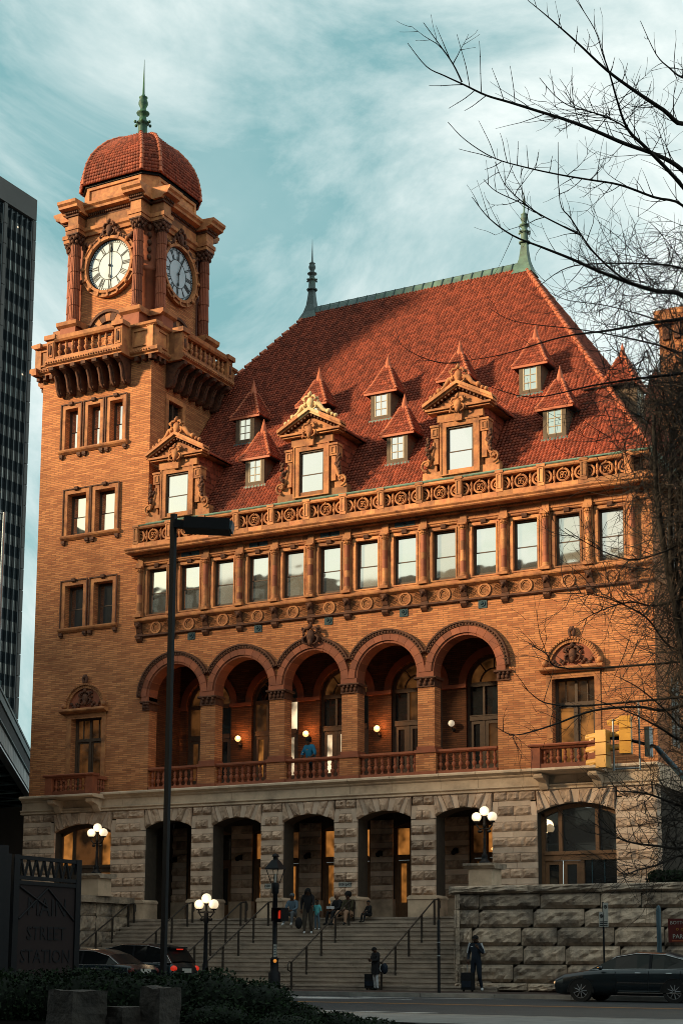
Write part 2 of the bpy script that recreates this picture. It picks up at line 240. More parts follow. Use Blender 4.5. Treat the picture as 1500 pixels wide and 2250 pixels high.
# ------------------------------------------------------------------ mesh helpers
WL = {}
def wloc(o):
    v = Vector((0, 0, 0))
    while o is not None:
        v += o.location; o = o.parent
    return v
class MB:
    def __init__(s): s.v = []; s.f = []; s.m = []; s.s = []
    def add(s, vs, fs, mi=0, sm=False):
        b = len(s.v); s.v.extend([tuple(v) for v in vs])
        for f in fs: s.f.append(tuple(i+b for i in f)); s.m.append(mi); s.s.append(sm)
        return s
    def box(s, x0, x1, y0, y1, z0, z1, mi=0):
        return s.add([(x0,y0,z0),(x1,y0,z0),(x1,y1,z0),(x0,y1,z0),(x0,y0,z1),(x1,y0,z1),(x1,y1,z1),(x0,y1,z1)],
                     [(0,3,2,1),(4,5,6,7),(0,1,5,4),(1,2,6,5),(2,3,7,6),(3,0,4,7)], mi)
    def frame(s, x0, x1, z0, z1, t, y0, y1, mi=0, tb=None):     # rectangular frame in XZ
        tb = t if tb is None else tb
        s.box(x0, x0+t, y0, y1, z0, z1, mi); s.box(x1-t, x1, y0, y1, z0, z1, mi)
        s.box(x0+t, x1-t, y0, y1, z0, z0+tb, mi); s.box(x0+t, x1-t, y0, y1, z1-t, z1, mi); return s
    def prism(s, pts, y0, y1, mi=0, axis='y', back=True):  # pts (x,z) counterclockwise seen from -Y
        n = len(pts)
        if axis == 'y': A = [(x, y0, z) for x, z in pts]; B = [(x, y1, z) for x, z in pts]
        elif axis == 'x': A = [(y0, a, z) for a, z in pts]; B = [(y1, a, z) for a, z in pts]
        else: A = [(a, b, y0) for a, b in pts]; B = [(a, b, y1) for a, b in pts]
        fs = [tuple(range(n))] + ([tuple(range(2*n-1, n-1, -1))] if back else [])
        fs += [((i+1) % n, i, i+n, (i+1) % n+n) for i in range(n)]
        return s.add(A+B, fs, mi)
    def strip(s, pa, pb, mi=0, sm=False, close=False):       # quads between two equally long 3d polylines
        n = len(pa); k = n if close else n-1
        return s.add(list(pa)+list(pb), [(i, (i+1) % n, (i+1) % n+n, i+n) for i in range(k)], mi, sm)
    def lathe(s, prof, cx, cy, n=12, mi=0, sm=True, a0=0.0, sx=1.0, sy=1.0):
        vs = []; fs = []; k = len(prof)
        for i in range(n):
            a = a0+2*PI*i/n
            for r, z in prof: vs.append((cx+r*cos(a)*sx, cy+r*sin(a)*sy, z))
        for i in range(n):
            j = (i+1) % n
            for q in range(k-1): fs.append((i*k+q, j*k+q, j*k+q+1, i*k+q+1))
        s.add(vs, fs, mi, sm)
        b = len(s.v)-n*k
        if prof[0][0] > 1e-4: s.add([s.v[b+i*k] for i in range(n)], [tuple(range(n-1, -1, -1))], mi)
        if prof[-1][0] > 1e-4: s.add([s.v[b+i*k+k-1] for i in range(n)], [tuple(range(n))], mi)
        return s
    def tube(s, pts, rs, n=6, mi=0, cap=True, sm=True):
        pts = [Vector(p) for p in pts]; k = len(pts)
        if not isinstance(rs, (list, tuple)): rs = [rs]*k
        vs = []; pu = None
        for i, p in enumerate(pts):
            d = (pts[min(i+1, k-1)]-pts[max(i-1, 0)]).normalized()
            if pu is None: pu = d.orthogonal().normalized()
            u = (pu-d*pu.dot(d))
            u = d.orthogonal().normalized() if u.length < 1e-4 else u.normalized()
            pu = u; w_ = d.cross(u)
            for j in range(n):
                a = 2*PI*j/n; vs.append(p+(u*cos(a)+w_*sin(a))*rs[i])
        fs = [(i*n+j, i*n+(j+1) % n, (i+1)*n+(j+1) % n, (i+1)*n+j) for i in range(k-1) for j in range(n)]
        if cap and n > 2: s.add(vs[:n], [tuple(range(n-1, -1, -1))], mi); s.add(vs[(k-1)*n:], [tuple(range(n))], mi)
        return s.add(vs, fs, mi, sm)
    def ball(s, c, r, n=10, m=6, mi=0, sc=(1, 1, 1)):
        vs = []; fs = []
        for i in range(m+1):
            t = PI*i/m
            for j in range(n):
                a = 2*PI*j/n; vs.append((c[0]+r*sin(t)*cos(a)*sc[0], c[1]+r*sin(t)*sin(a)*sc[1], c[2]+r*cos(t)*sc[2]))
        for i in range(m):
            for j in range(n): fs.append((i*n+j, (i+1)*n+j, (i+1)*n+(j+1) % n, i*n+(j+1) % n))
        return s.add(vs, fs, mi, True)
    def ringx(s, cx, cy, cz, r0, r1, y0, y1, n=24, mi=0, a0=0, a1=2*PI):   # flat ring in XZ plane with thickness
        full = abs(a1-a0-2*PI) < 1e-6; k = n if full else n+1
        A = [a0+(a1-a0)*i/n for i in range(k)]
        P = lambda r, y: [(cx+r*cos(a), cy+y, cz+r*sin(a)) for a in A]
        a_, b_, c_, d_ = P(r0, y0), P(r1, y0), P(r1, y1), P(r0, y1)
        s.strip(a_, b_, mi, False, full); s.strip(b_, c_, mi, False, full); s.strip(c_, d_, mi, False, full); s.strip(d_, a_, mi, False, full)
        if not full:
            s.add([a_[0], b_[0], c_[0], d_[0]], [(0, 1, 2, 3)], mi); s.add([a_[-1], b_[-1], c_[-1], d_[-1]], [(3, 2, 1, 0)], mi)
        return s
    def xf(s, mat, start=0):
        for i in range(start, len(s.v)): s.v[i] = tuple(mat @ Vector(s.v[i]))
        return s
    def mesh(s, name, mats, off=Vector((0, 0, 0))):
        me = bpy.data.meshes.new(name)
        me.from_pydata([(v[0]-off[0], v[1]-off[1], v[2]-off[2]) for v in s.v], [], s.f)
        for m_ in (mats if isinstance(mats, (list, tuple)) else [mats]): me.materials.append(M[m_] if isinstance(m_, str) else m_)
        me.polygons.foreach_set('material_index', s.m); me.polygons.foreach_set('use_smooth', s.s); me.update()
        return me
    def build(s, name, mats, parent=None, off=None, label=None):
        if parent is not None and off is None: off = wloc(parent)
        me = s.mesh(name, mats, off or Vector((0, 0, 0)))
        o = bpy.data.objects.new(name, me); COL.objects.link(o)
        if parent is not None: o.parent = parent
        elif off is not None: o.location = off
        if label: o['label'] = label
        return o
def B(x0, x1, y0, y1, z0, z1): return MB().box(x0, x1, y0, y1, z0, z1)
def thing(name, label, cat, loc=(0, 0, 0), group=None, rz=0.0):
    o = bpy.data.objects.new(name, None); COL.objects.link(o); o.location = loc; o.rotation_euler = (0, 0, rz)
    o.empty_display_size = 0.3; o['label'] = label; o['category'] = cat
    if group: o['group'] = group
    return o
def tag(o, label=None, cat=None, group=None, kind=None):
    if label: o['label'] = label
    if cat: o['category'] = cat
    if group: o['group'] = group
    if kind: o['kind'] = kind
    return o
def inst(me, name, parent, loc, rot=(0, 0, 0), sc=(1, 1, 1)):
    o = bpy.data.objects.new(name, me); COL.objects.link(o)
    if parent is not None: o.parent = parent; o.location = Vector(loc)-wloc(parent)
    else: o.location = loc
    o.rotation_euler = rot; o.scale = sc; return o
def copy_tree(o, parent=None):
    c = o.copy(); COL.objects.link(c)
    if parent is not None: c.parent = parent
    for ch in list(o.children): copy_tree(ch, c)
    return c
def text(name, s_, size, mat, parent, loc, rot=(PI/2, 0, 0), ext=0.006, align='CENTER'):
    cu_ = bpy.data.curves.new(name, 'FONT'); cu_.body = s_; cu_.size = size; cu_.extrude = ext; cu_.align_x = align; cu_.align_y = 'CENTER'
    cu_.materials.append(M[mat]); cu_.resolution_u = 2
    t = bpy.data.objects.new(name, cu_); COL.objects.link(t)
    dg = bpy.context.evaluated_depsgraph_get(); me = bpy.data.meshes.new_from_object(t.evaluated_get(dg))
    bpy.data.objects.remove(t); return inst(me, name, parent, loc, rot)
def arch(xc, hw, z0, zs, rise=None, n=20):          # closed outline of an arched opening (x,z), CCW seen from -Y
    if rise is None or abs(rise-hw) < 1e-6:
        pts = [(xc+hw*cos(PI*i/n), zs+hw*sin(PI*i/n)) for i in range(n+1)]
    else:
        R = (hw*hw+rise*rise)/(2*rise); a = math.asin(hw/R); zc = zs+rise-R
        pts = [(xc+R*sin(a-2*a*i/n), zc+R*cos(a-2*a*i/n)) for i in range(n+1)]
    return [(xc-hw, z0), (xc+hw, z0)]+pts
def rect(x0, x1, z0, z1): return [(x0, z0), (x1, z0), (x1, z1), (x0, z1)]
def holed(mb, outer, holes, y, mi=0, depth=0.0, rmi=None, flip=False, ax='y'):
    polys = [[Vector((x, 0, z)) for x, z in p] for p in [outer]+holes]
    flat = [v for p in polys for v in p]
    P3 = (lambda a, b, z: (a, b, z)) if ax == 'y' else (lambda a, b, z: (b, a, z))
    tris = tessellate_polygon([[Vector((v.x, v.z, 0)) for v in p] for p in polys])
    fs = []
    for t in tris:
        a, b_, c = (flat[i] for i in t)
        cr_ = (b_.x-a.x)*(c.z-a.z)-(b_.z-a.z)*(c.x-a.x)
        t = tuple(t) if (cr_ > 0) != flip else (t[0], t[2], t[1])
        fs.append(t)
    mb.add([P3(v.x, y, v.z) for v in flat], fs, mi)
    if depth:
        for p in polys[1:]:
            a = [P3(v.x, y, v.z) for v in p]; b_ = [P3(v.x, y+depth, v.z) for v in p]
            mb.strip(a, b_, rmi if rmi is not None else mi, False, True)
    return mb

# ================================================================== the station building
st = thing('train_station', 'orange brick railway station with arcade, loggia and steep red tiled roof behind the stone steps', 'building', (0, 0, 2.5))
XL, XR, XT = -13.6, 13.42, -7.88        # outer left, outer right, right corner of the tower
BAY = 3.17; ARC = [BAY*k for k in (-2, -1, 0, 1, 2)]
WX = [-7.30+1.604*i for i in range(13)]                    # top floor windows
# ---- backing of the stone storey, openings cut through
mb = MB()
holes = [arch(x, 1.1, 2.52, 6.10, 0.28, 14) for x in ARC] + [arch(x, 1.42, 2.6, 6.06, 0.32, 16) for x in (-10.53, 10.55)]
holed(mb, rect(XL+.02, XR-.02, -0.1, 6.86), holes, -0.20, 0, 0.75)
mb.box(XR-.4, XR-.02, -0.2, 18.0, -0.1, 6.86); mb.box(XL+.02, XL+.3, -0.2, 18.0, -0.1, 6.86)
mb.box(XL+.02, XR-.02, .3, 18.0, -.1, 2.48)
mb.build('stone_wall', 'mortar', st)
# ---- rock-faced and smooth stones of the ground storey
def stone_mesh(seed, rough, nx=6, nz=4):
    m = MB(); vs = []; fs = []; rq = random.Random(seed)
    for j in range(nz+1):
        for i in range(nx+1):
            u, v = i/nx-.5, j/nz-.5
            e = min((.5-abs(u))*nx, (.5-abs(v))*nz, 1.0)
            d = 0.0
            if rough: d = e*(0.035+0.085*rq.random()+0.07*abs(noise.noise(Vector((u*2.2+seed*7.3, v*1.7, seed*3.1)))))
            vs.append((u, -max(d, 0), v))
    for j in range(nz):
        for i in range(nx):
            a = j*(nx+1)+i; fs.append((a, a+1, a+nx+2, a+nx+1))
    m.add(vs, fs)
    m.add([(-.5,0,-.5),(.5,0,-.5),(.5,0,.5),(-.5,0,.5),(-.5,.8,-.5),(.5,.8,-.5),(.5,.8,.5),(-.5,.8,.5)], [(1,5,6,2),(4,0,3,7),(3,2,6,7),(0,4,5,1)])
    return m
ROUGH = [stone_mesh(i, True).mesh('rough_stone', 'rough_stone') for i in range(14)]
SMOOTH = [stone_mesh(i, False, 1, 1).mesh('smooth_stone', 'smooth_stone') for i in range(1)]
RNG = random.Random(3)
def put_stone(x0, x1, z0, z1, rough, y=-0.28, depth=0.35, par=st, nm=None, g=0.011):
    me = RNG.choice(ROUGH) if rough else SMOOTH[0]
    return inst(me, nm or ('rough_stone' if rough else 'smooth_stone'), par, ((x0+x1)/2, y, (z0+z1)/2), sc=(x1-x0-g, depth/.8, z1-z0-g))
rows = []; z = 3.28
for i in range(5): rows += [(z, z+.335, True), (z+.335, z+.545, False)]; z += .545
rows += [(6.005, 6.34, True), (6.34, 6.53, False), (6.53, 6.86, True)]
piers = []        # (x0,x1, arch-side left?, arch-side right?)
edges = [(XL, -10.53-1.42), (-10.53+1.42, ARC[0]-1.1)]+[(ARC[k]+1.1, ARC[k+1]-1.1) for k in range(4)]+[(ARC[4]+1.1, 10.55-1.42), (10.55+1.42, XR)]
for (a, b) in edges:
    wid = b-a; outerL = a == XL; outerR = b == XR
    for ri, (z0, z1, rg) in enumerate(rows):
        xa, xb = a, b
        if z0 > 5.9:
            off = .20 if ri == 10 else (.24 if ri == 11 else .06)
            if not outerL: xa += off
            if not outerR: xb -= off
        w_ = xb-xa
        if rg: n = max(2, round(w_/.62))
        else: n = max(1, round(w_/(.75 if ri % 4 == 1 else 1.0)))
        cuts = [0]
        for k in range(1, n): cuts.append((k+(RNG.random()-.5)*.22+((.12 if ri % 4 else -.12) if n > 2 else 0))/n)
        cuts.append(1)
        for k in range(n):
            put_stone(xa+w_*cuts[k], xa+w_*cuts[k+1], z0, z1, rg, depth=.78 if (wid < 1.2) else .5)
# plinths under the piers
for (a, b) in edges:
    o = MB().box(a-.07, b+.07, -.40, .58, 2.5, 3.14).prism([(a-.02, 3.28), (a-.10, 3.20), (a-.10, 3.14), (b+.10, 3.14), (b+.10, 3.20), (b+.02, 3.28)][::1], -.43, .6).build('plinth', 'cornice_stone', st)
# voussoirs over each opening, fanning
def wedges(xc, hw, zs, rise, n, zt=6.86):
    R = (hw*hw+rise*rise)/(2*rise); zc = zs+rise-R
    ib = lambda t: (xc+hw*t, zc+math.sqrt(R*R-(hw*t)**2))
    wts = [1.45 if k % 2 == 0 else 1.0 for k in range(n)]; S = sum(wts); acc = 0; T = [-1]
    for q in wts: acc += q; T.append(-1+2*acc/S)
    for k in range(n):
        t0, t1 = T[k], T[k+1]; rg = k % 2 == 0
        f = lambda t: xc+(hw+.02)*sin(PI*t/2)
        g = .007
        p0, p1 = ib(t0), ib(t1); tm = (t0+t1)/2; pm = ib(tm)
        pts = [(p0[0]+g, p0[1]+g), (pm[0], pm[1]+g), (p1[0]-g, p1[1]+g), (f(t1)-g, zt-g), (f(t0)+g, zt-g)]
        m = MB()
        if not rg: m.prism(pts, -.285, .45)
        else:
            m.prism(pts, -.275, .45)
            cx = sum(p[0] for p in pts)/5; cz = sum(p[1] for p in pts)/5
            loop = []
            for i in range(5):
                a, b = pts[i], pts[(i+1) % 5]
                loop += [a, ((a[0]+b[0])/2, (a[1]+b[1])/2)]
            in1 = [(cx+(x-cx)*.78+(RNG.random()-.5)*.03, -.275-.05-.07*RNG.random(), cz+(z_-cz)*.84+(RNG.random()-.5)*.04) for x, z_ in loop]
            L0 = [(x, -.275, z_) for x, z_ in loop]
            m.strip(L0, in1, 0, False, True); m.add(in1+[(cx+(RNG.random()-.5)*.08, -.275-.05-.09*RNG.random(), cz)], [(i, (i+1) % 10, 10) for i in range(10)])
        m.build('voussoir', 'rough_stone' if rg else 'smooth_stone', st)
    for s in (-1, 1):                                                   # sloping springer arms
        pts = [(xc+s*(hw+.0), zs-.07), (xc+s*(hw+.19), zs-.07), (xc+s*(hw+.24), zs+.24), (xc+s*(hw+.24), zs+.42), (xc+s*(hw+.05), zs+.42), (xc+s*(hw+.015), zs+.2)]
        if s < 0: pts = pts[::-1]
        MB().prism(pts, -.285, .45).build('springer', 'smooth_stone', st)
for x in ARC: wedges(x, 1.1, 6.10, .28, 9)
for x in (-10.53, 10.55): wedges(x, 1.42, 6.06, .32, 11)
# moulded string course, frieze and cornice of the stone storey
x = XL-.12; k = 0
while x < XR:
    x2 = min(x+1.72+.3*sin(k*2.1), XR+.12); k += 1
    if XR+.12-x2 < .5: x2 = XR+.12
    for nm, prof in (('string_course', [(-.31,6.86),(-.36,6.88),(-.36,6.93),(-.33,6.95),(-.40,7.00),(-.40,7.04),(0,7.04),(0,6.86)]),
                     ('frieze_stone', [(-.27,7.04),(-.27,7.36),(0,7.36),(0,7.04)]),
                     ('cornice_block', [(-.30,7.36),(-.34,7.40),(-.34,7.43),(-.46,7.50),(-.50,7.52),(-.50,7.58),(-.46,7.62),(.3,7.62),(.3,7.36)])):
        g = .006
        MB().prism([(y, z_) for y, z_ in prof][::-1], x+g, x2-g, axis='x').build(nm, 'cornice_stone', st)
    x = x2
MB().prism([(-.30,6.86),(-.30,7.62),(18,7.62),(18,6.86)], XR-.02, XR+.06, axis='x').build('side_string', 'cornice_stone', st)
# address plates
for x in (ARC[1]+BAY/2, ARC[2]+BAY/2):
    p = MB().box(x-.27, x+.27, -.30, -.287, 3.63, 3.81).build('address_plate', 'sign_white', st)
    text('lettering', '1500 EAST', .13, 'dial_black', p, (x, -.302, 3.72))

# ---- brick wall of the loggia storey
zs = 11.45
loggia_holes = [arch(x, 1.245, 7.64, zs, n=26) for x in ARC]
mb = MB()
holed(mb, rect(XT, XR, 7.62, 14.0), loggia_holes+[rect(9.66, 11.22, 7.64, 10.85)], 0.0, 0, .55)
mb.box(XR-.5, XR-.001, .001, 18, 7.62, 17.3)
mb.build('brick_wall', 'brick', st)
# inner room: floor, ceiling and inner walls of the loggia and the arcade
MB().box(XT, 8.3, -.2, 2.5, 7.40, 7.64).build('loggia_floor', 'cornice_stone', st)
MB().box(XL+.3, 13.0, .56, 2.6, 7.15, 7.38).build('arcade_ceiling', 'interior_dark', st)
mb = MB(); mb.box(XT, 8.2, .56, 2.5, 13.3, 13.5); mb.build('loggia_ceiling', 'interior_dark', st)  # ceiling colour set near black for the shade at the arch tops
for a_ in (-7.95, 7.8): MB().box(a_, a_+.17, .551, 2.5, 7.64, 13.3).build('end_wall', 'shaded_brick', st)
mb = MB(); holed(mb, rect(-8.1, 8.1, 7.64, 13.3), [arch(x, 1.09, 7.66, 11.35, n=18) for x in ARC], 2.5, 0, .3); mb.build('inner_wall', 'shaded_brick', st)
for x in [BAY*(k+.5) for k in range(-3, 3)]:
    MB().box(x-.53, x+.53, 2.40, 2.5, 11.22, 11.36).build('impost_band', 'terracotta_red', st)
for x in ARC:
    m = MB(); m.ringx(x, 2.44, 11.36, 1.09, 1.38, 0, .06, 18, a0=0, a1=PI); m.build('inner_archivolt', 'terracotta_red', st)
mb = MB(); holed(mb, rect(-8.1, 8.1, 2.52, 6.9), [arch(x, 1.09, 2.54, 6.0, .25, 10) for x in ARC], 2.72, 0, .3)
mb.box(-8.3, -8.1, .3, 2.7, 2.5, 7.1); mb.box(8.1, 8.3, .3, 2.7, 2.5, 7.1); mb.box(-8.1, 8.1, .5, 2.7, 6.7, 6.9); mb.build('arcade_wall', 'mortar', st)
for x in [BAY*(k+.5) for k in range(-3, 3)]:
    for (z0, z1, rg) in rows[:11]:
        h = .49
        for s in ((x-h, x), (x, x+h)) if rg else ((x-h, x+h),): put_stone(s[0], s[1], z0, z1, rg, y=2.66, depth=.5)
    MB().box(x-.53, x+.53, 2.58, 2.9, 2.52, 3.28).build('plinth', 'cornice_stone', st)
    # wall lamp, unlit, in the arcade
    l = MB().tube([(x, 2.60, 5.05), (x, 2.42, 5.0), (x, 2.35, 5.1)], .03, 6).ball((x, 2.35, 4.98), .10).box(x-.08, x+.08, 2.56, 2.61, 4.95, 5.15).build('wall_lamp', 'black_iron', st)
MB().box(-8.1, 8.1, -.5, 2.8, 2.38, 2.51).build('arcade_floor', 'step_stone', st)

def glazed(x, y, z0, zs_, hw, rise, lit, name, doors=True, woodm='window_wood', tr=None):
    """arched wooden window with transom, mullions and doors"""
    top = zs_+rise; w_ = MB(); zt = tr or z0+2.25
    w_.ringx(x, y, zs_, hw-.13, hw, 0, .12, 16, a0=0, a1=PI) if rise > .6 else w_.prism(arch(x, hw, zs_, zs_+.001, rise, 8), y+.06, y+.1)
    w_.box(x-hw, x-hw+.11, y, y+.12, z0, zs_); w_.box(x+hw-.11, x+hw, y, y+.12, z0, zs_)
    w_.box(x-hw+.11, x+hw-.11, y-.03, y+.12, zt, zt+.16); w_.box(x-hw+.11, x+hw-.11, y-.05, y-.03, zt+.16, zt+.2)
    if rise > .6:
        w_.box(x-hw+.11, x+hw-.11, y-.02, y+.12, zs_-.1, zs_+.06)
        w_.ringx(x, y, zs_, hw*.55-.05, hw*.55, .02, .1, 12, a0=0, a1=PI)
        for a in (PI*.3, PI*.5, PI*.7): w_.tube([(x+hw*.5*cos(a), y+.06, zs_+hw*.5*sin(a)), (x+hw*.9*cos(a), y+.06, zs_+hw*.9*sin(a))], .03, 4)
    for q in (-.38, .38): w_.box(x+hw*q-.045, x+hw*q+.045, y+.005, y+.115, z0, (zs_-.1) if rise > .6 else zs_+rise*.7)
    fr = w_.build(name, woodm, st)
    xs = [x-hw+.11, x-hw*.38-.045, x-hw*.38+.045, x+hw*.38-.045, x+hw*.38+.045, x+hw-.11]
    def pane(px0, px1, pz0, pz1, mat): MB().add([(px0, y+.07, pz0), (px1, y+.07, pz0), (px1, y+.07, pz1), (px0, y+.07, pz1)], [(0, 1, 2, 3)]).build('pane', mat, fr)
    for c in range(3):
        a, b = xs[2*c], xs[2*c+1]
        pane(a, b, zt+.16, (zs_-.1) if rise > .6 else zs_+.05, lit[1][c])
        # lower leaf with its own rails
        MB().frame(a+.01, b-.01, z0+.02, zt-.01, .125, y+.02, y+.08, tb=.6).build('door' if doors else 'sash', woodm, fr)
        pane(a+.13, b-.13, z0+.6, zt-.13, lit[0][c])
    if rise > .6:
        P = arch(x, hw-.13, zs_+.06, zs_+.061, n=12)
        MB().add([(a, y+.08, b) for a, b in P], [tuple(range(len(P)))]).build('pane', lit[2], fr)
    else:
        pane(x-hw+.11, x+hw-.11, zs_, zs_+.05, lit[1][1])
    return fr
A_, D_, F_, G_ = 'amber_glass', 'dark_glass', 'faint_glass', 'bright_glass'
LG = [((F_, A_, D_), (F_, F_, D_), F_), ((A_, A_, G_), (F_, D_, G_), D_), ((G_, G_, F_), (D_, D_, D_), F_), ((D_, D_, D_), (D_, F_, D_), F_), ((D_, F_, F_), (D_, D_, F_), F_)]
for x, l in zip(ARC, LG): glazed(x, 2.62, 7.66, 11.35, 1.09, 1.09, l, 'loggia_window', tr=9.95)
AR = [((F_, D_, D_), (D_, D_, D_), D_), ((A_, D_, A_), (A_, D_, F_), D_), ((A_, A_, A_), (A_, A_, A_), D_), ((A_, A_, A_), (A_, A_, A_), D_), ((A_, A_, A_), (F_, A_, A_), D_)]
for x, l in zip(ARC, AR):
    f = glazed(x, 2.82, 2.54, 6.0, 1.09, .25, l, 'entrance', woodm='door_wood', tr=4.78)
text('lettering', 'PLAZA LEVEL', .12, 'dial_black', st, (ARC[3], 2.78, 4.86))
# warm hanging lamps seen through the entrance glass of the fourth arch
for (x, z_) in ((3.05, 5.2), (3.28, 5.45), (3.42, 5.62), (3.6, 5.9), (3.0, 4.95), (3.75, 5.0), (6.15, 5.1)):
    MB().ball((x, 2.80, z_), .055, 8, 5).build('lamp_globe', 'sconce_light', st)
# sconces in the loggia
for i, x in enumerate([BAY*(k+.5) for k in range(-3, 2)]):
    s = MB().tube([(x, 2.5, 9.62), (x, 2.35, 9.62), (x-.02, 2.29, 9.72)], .03, 6).ball((x, 2.43, 9.63), .085, 8, 5).build('sconce', 'dark_bronze', st)
    MB().ball((x-.02, 2.28, 9.86), .125, 12, 8).build('globe', 'sconce_light' if i < 4 else 'globe_dim', s)
    if i < 4:
        ld = bpy.data.lights.new('sconce_light', 'POINT'); ld.energy = 26; ld.color = (1.0, .42, .13); ld.shadow_soft_size = .12
        lo = bpy.data.objects.new('sconce_light', ld); COL.objects.link(lo); lo.location = (x+.06, 2.18, 9.92)

# ---- baluster profile shared by balustrades
def baluster(h, r, mat, n=8, name='baluster'):
    p = [(.62,0),(.62,.07),(.42,.09),(.36,.14),(.55,.22),(.95,.34),(.80,.44),(.45,.50),(.42,.54),(.62,.56),(.62,.60),(.42,.63),(.75,.72),(.62,.82),(.34,.92),(.60,.94),(.60,1.0)]
    return MB().lathe([(a*r, b*h) for a, b in p], 0, 0, n).mesh(name, mat)
bal_log = baluster(.62, .095, 'terracotta_red')
def balustrade(x0, x1, y, z0, zr, n, me, par, rail='terracotta_red', hb=.15, hr=.13, w_=.13):
    MB().box(x0, x1, y-w_, y+w_, z0, z0+hb).build('base_rail', rail+'_block' if rail in ('terracotta_red', 'terracotta') else rail, par)
    MB().prism([(y-w_-.03, zr-hr+.05), (y-w_-.03, zr-.02), (y-w_+.01, zr), (y+w_, zr), (y+w_, zr-hr), (y-w_+.02, zr-hr)][::1], x0, x1, axis='x').build('hand_rail', rail, par)
    for i in range(n):
        inst(me, 'baluster', par, (x0+(x1-x0)*(i+.5)/n, y, z0+hb), sc=(1, 1, (zr-hr-z0-hb)/.62))
for x in ARC: balustrade(x-1.20, x+1.20, .12, 7.63, 8.56, 9, bal_log, st)
for x in [BAY*(k+.5) for k in range(-2, 2)]:
    m = MB().box(x-.40, x+.40, -.07, .42, 7.78, 8.46); m.build('pier_pedestal', 'brick', st)
    MB().box(x-.42, x+.42, -.09, .44, 7.625, 7.78).build('pedestal_base', 'terracotta_red', st); MB().box(x-.43, x+.43, -.12, .46, 8.46, 8.58).build('pedestal_cap', 'terracotta_red', st); MB().box(x-.37, x+.37, -.05, .6, 8.58, 8.70).build('shaft_base', 'terracotta_red', st)
def capital(x0, x1, z0=10.90, z1=11.27, par=st):
    m = MB(); m.box(x0-.02, x1+.02, -.05, .58, z0, z0+.05)
    n = max(3, int((x1-x0)/.17))
    for i in range(n):
        xa = x0+(x1-x0)*(i+.5)/n
        m.ball((xa, -.06, z0+.14), .085, 6, 5, sc=(.9, .6, 1.1)); m.ball((xa+.05, -.10, z0+.25), .06, 6, 4)
    m.box(x0-.02, x1+.02, -.04, .58, z0+.05, z1-.09); m.prism([(-.06, z1-.09), (-.13, z1-.05), (-.13, z1), (.62, z1), (.62, z1-.09)], x0-.10, x1+.10, axis='x')
    m.build('capital', 'terracotta_dark', par)
for x in [BAY*(k+.5) for k in range(-2, 2)]: capital(x-.34, x+.34)
capital(-7.88, -7.58); capital(7.585, 8.05)
for x in [BAY*(k+.5) for k in range(-2, 2)]: MB().box(x-.345, x+.345, -.10, .56, 11.27, zs).build('stilt_block', 'terracotta_red_block', st)
MB().box(-7.93, -7.585, -.10, .56, 11.27, zs).build('stilt_block', 'terracotta_red_block', st); MB().box(7.585, 7.93, -.10, .56, 11.27, zs).build('stilt_block', 'terracotta_red_block', st)
a1 = math.acos(1.585/1.76)
for ai, x in enumerate(ARC):
    nb = 13
    for k in range(nb):
        b0, b1 = PI*k/nb+.004, PI*(k+1)/nb-.004
        m = MB(); m.ringx(x, 0, zs, 1.33, 1.584, -.12, .05, 3, a0=b0, a1=b1); m.ringx(x, 0, zs, 1.243, 1.335, -.065, .56, 3, a0=b0, a1=b1)
        m.build('arch_block', 'terracotta_red_block', st)
    lo = 0 if ai == 4 else a1; hi = PI if ai == 0 else PI-a1
    m = MB(); m.ringx(x, 0, zs, 1.586, 1.70, -.15, 0, 24, a0=lo, a1=hi); m.ringx(x, 0, zs, 1.70, 1.76, -.19, 0, 24, a0=lo, a1=hi)
    n = int((hi-lo)/.075)
    for k in range(n):
        a = lo+(hi-lo)*(k+.5)/n; m.ball((x+1.645*cos(a), -.16, zs+1.645*sin(a)), .038, 5, 4)
    m.build('arch_rim', 'terracotta_dark', st)
    m = MB()
    for k in range(40):
        a = PI*(k+.5)/40; m.ball((x+1.345*cos(a), -.10, zs+1.345*sin(a)), .028, 4, 3)
    m.build('bead_course', 'terracotta_red', st)
def cartouche(m, x, y, z_, s=1.0, seed=0):
    """shield with scrolls and foliage"""
    r = random.Random(seed)
    m.ball((x, y, z_), .20*s, 10, 8, sc=(.85, .55, 1.15)); m.ball((x, y-.04*s, z_-.2*s), .12*s, 8, 6, sc=(.8, .7, 1.2))
    for sd in (-1, 1):
        m.tube([(x+sd*.05*s, y-.02*s, z_+.26*s), (x+sd*.20*s, y-.06*s, z_+.25*s), (x+sd*.27*s, y-.06*s, z_+.12*s), (x+sd*.19*s, y-.08*s, z_+.07*s)], [.05*s, .055*s, .045*s, .03*s], 6)
        m.tube([(x+sd*.16*s, y, z_+.02*s), (x+sd*.30*s, y-.03*s, z_-.06*s), (x+sd*.26*s, y-.05*s, z_-.22*s), (x+sd*.12*s, y-.03*s, z_-.28*s)], [.04*s, .05*s, .04*s, .03*s], 6)
        for k in range(6): m.ball((x+sd*(.24+.1*r.random())*s, y+.02*s, z_+(-.25+.55*r.random())*s), (.045+.03*r.random())*s, 6, 4)
    m.ball((x, y-.05*s, z_+.32*s), .09*s, 8, 5); m.ball((x, y, z_+.42*s), .06*s, 6, 4)
m = MB(); cartouche(m, 0, -.20, 13.22, 1.15, 2); m.build('arch_cartouche', 'terracotta_dark', st)
# ---- blue-grey anchor plates
for x in (-5.60, -2.48, .66, 3.86, 7.04):
    p = MB().box(x-.17, x+.17, -.03, .0, 13.63, 13.97).build('anchor_plate', 'plaque_metal', st)
    MB().ringx(x, -.06, 13.8, .07, .11, 0, .04, 16).ball((x, -.05, 13.8), .05, 8, 6).build('anchor_boss', 'plaque_metal', p)
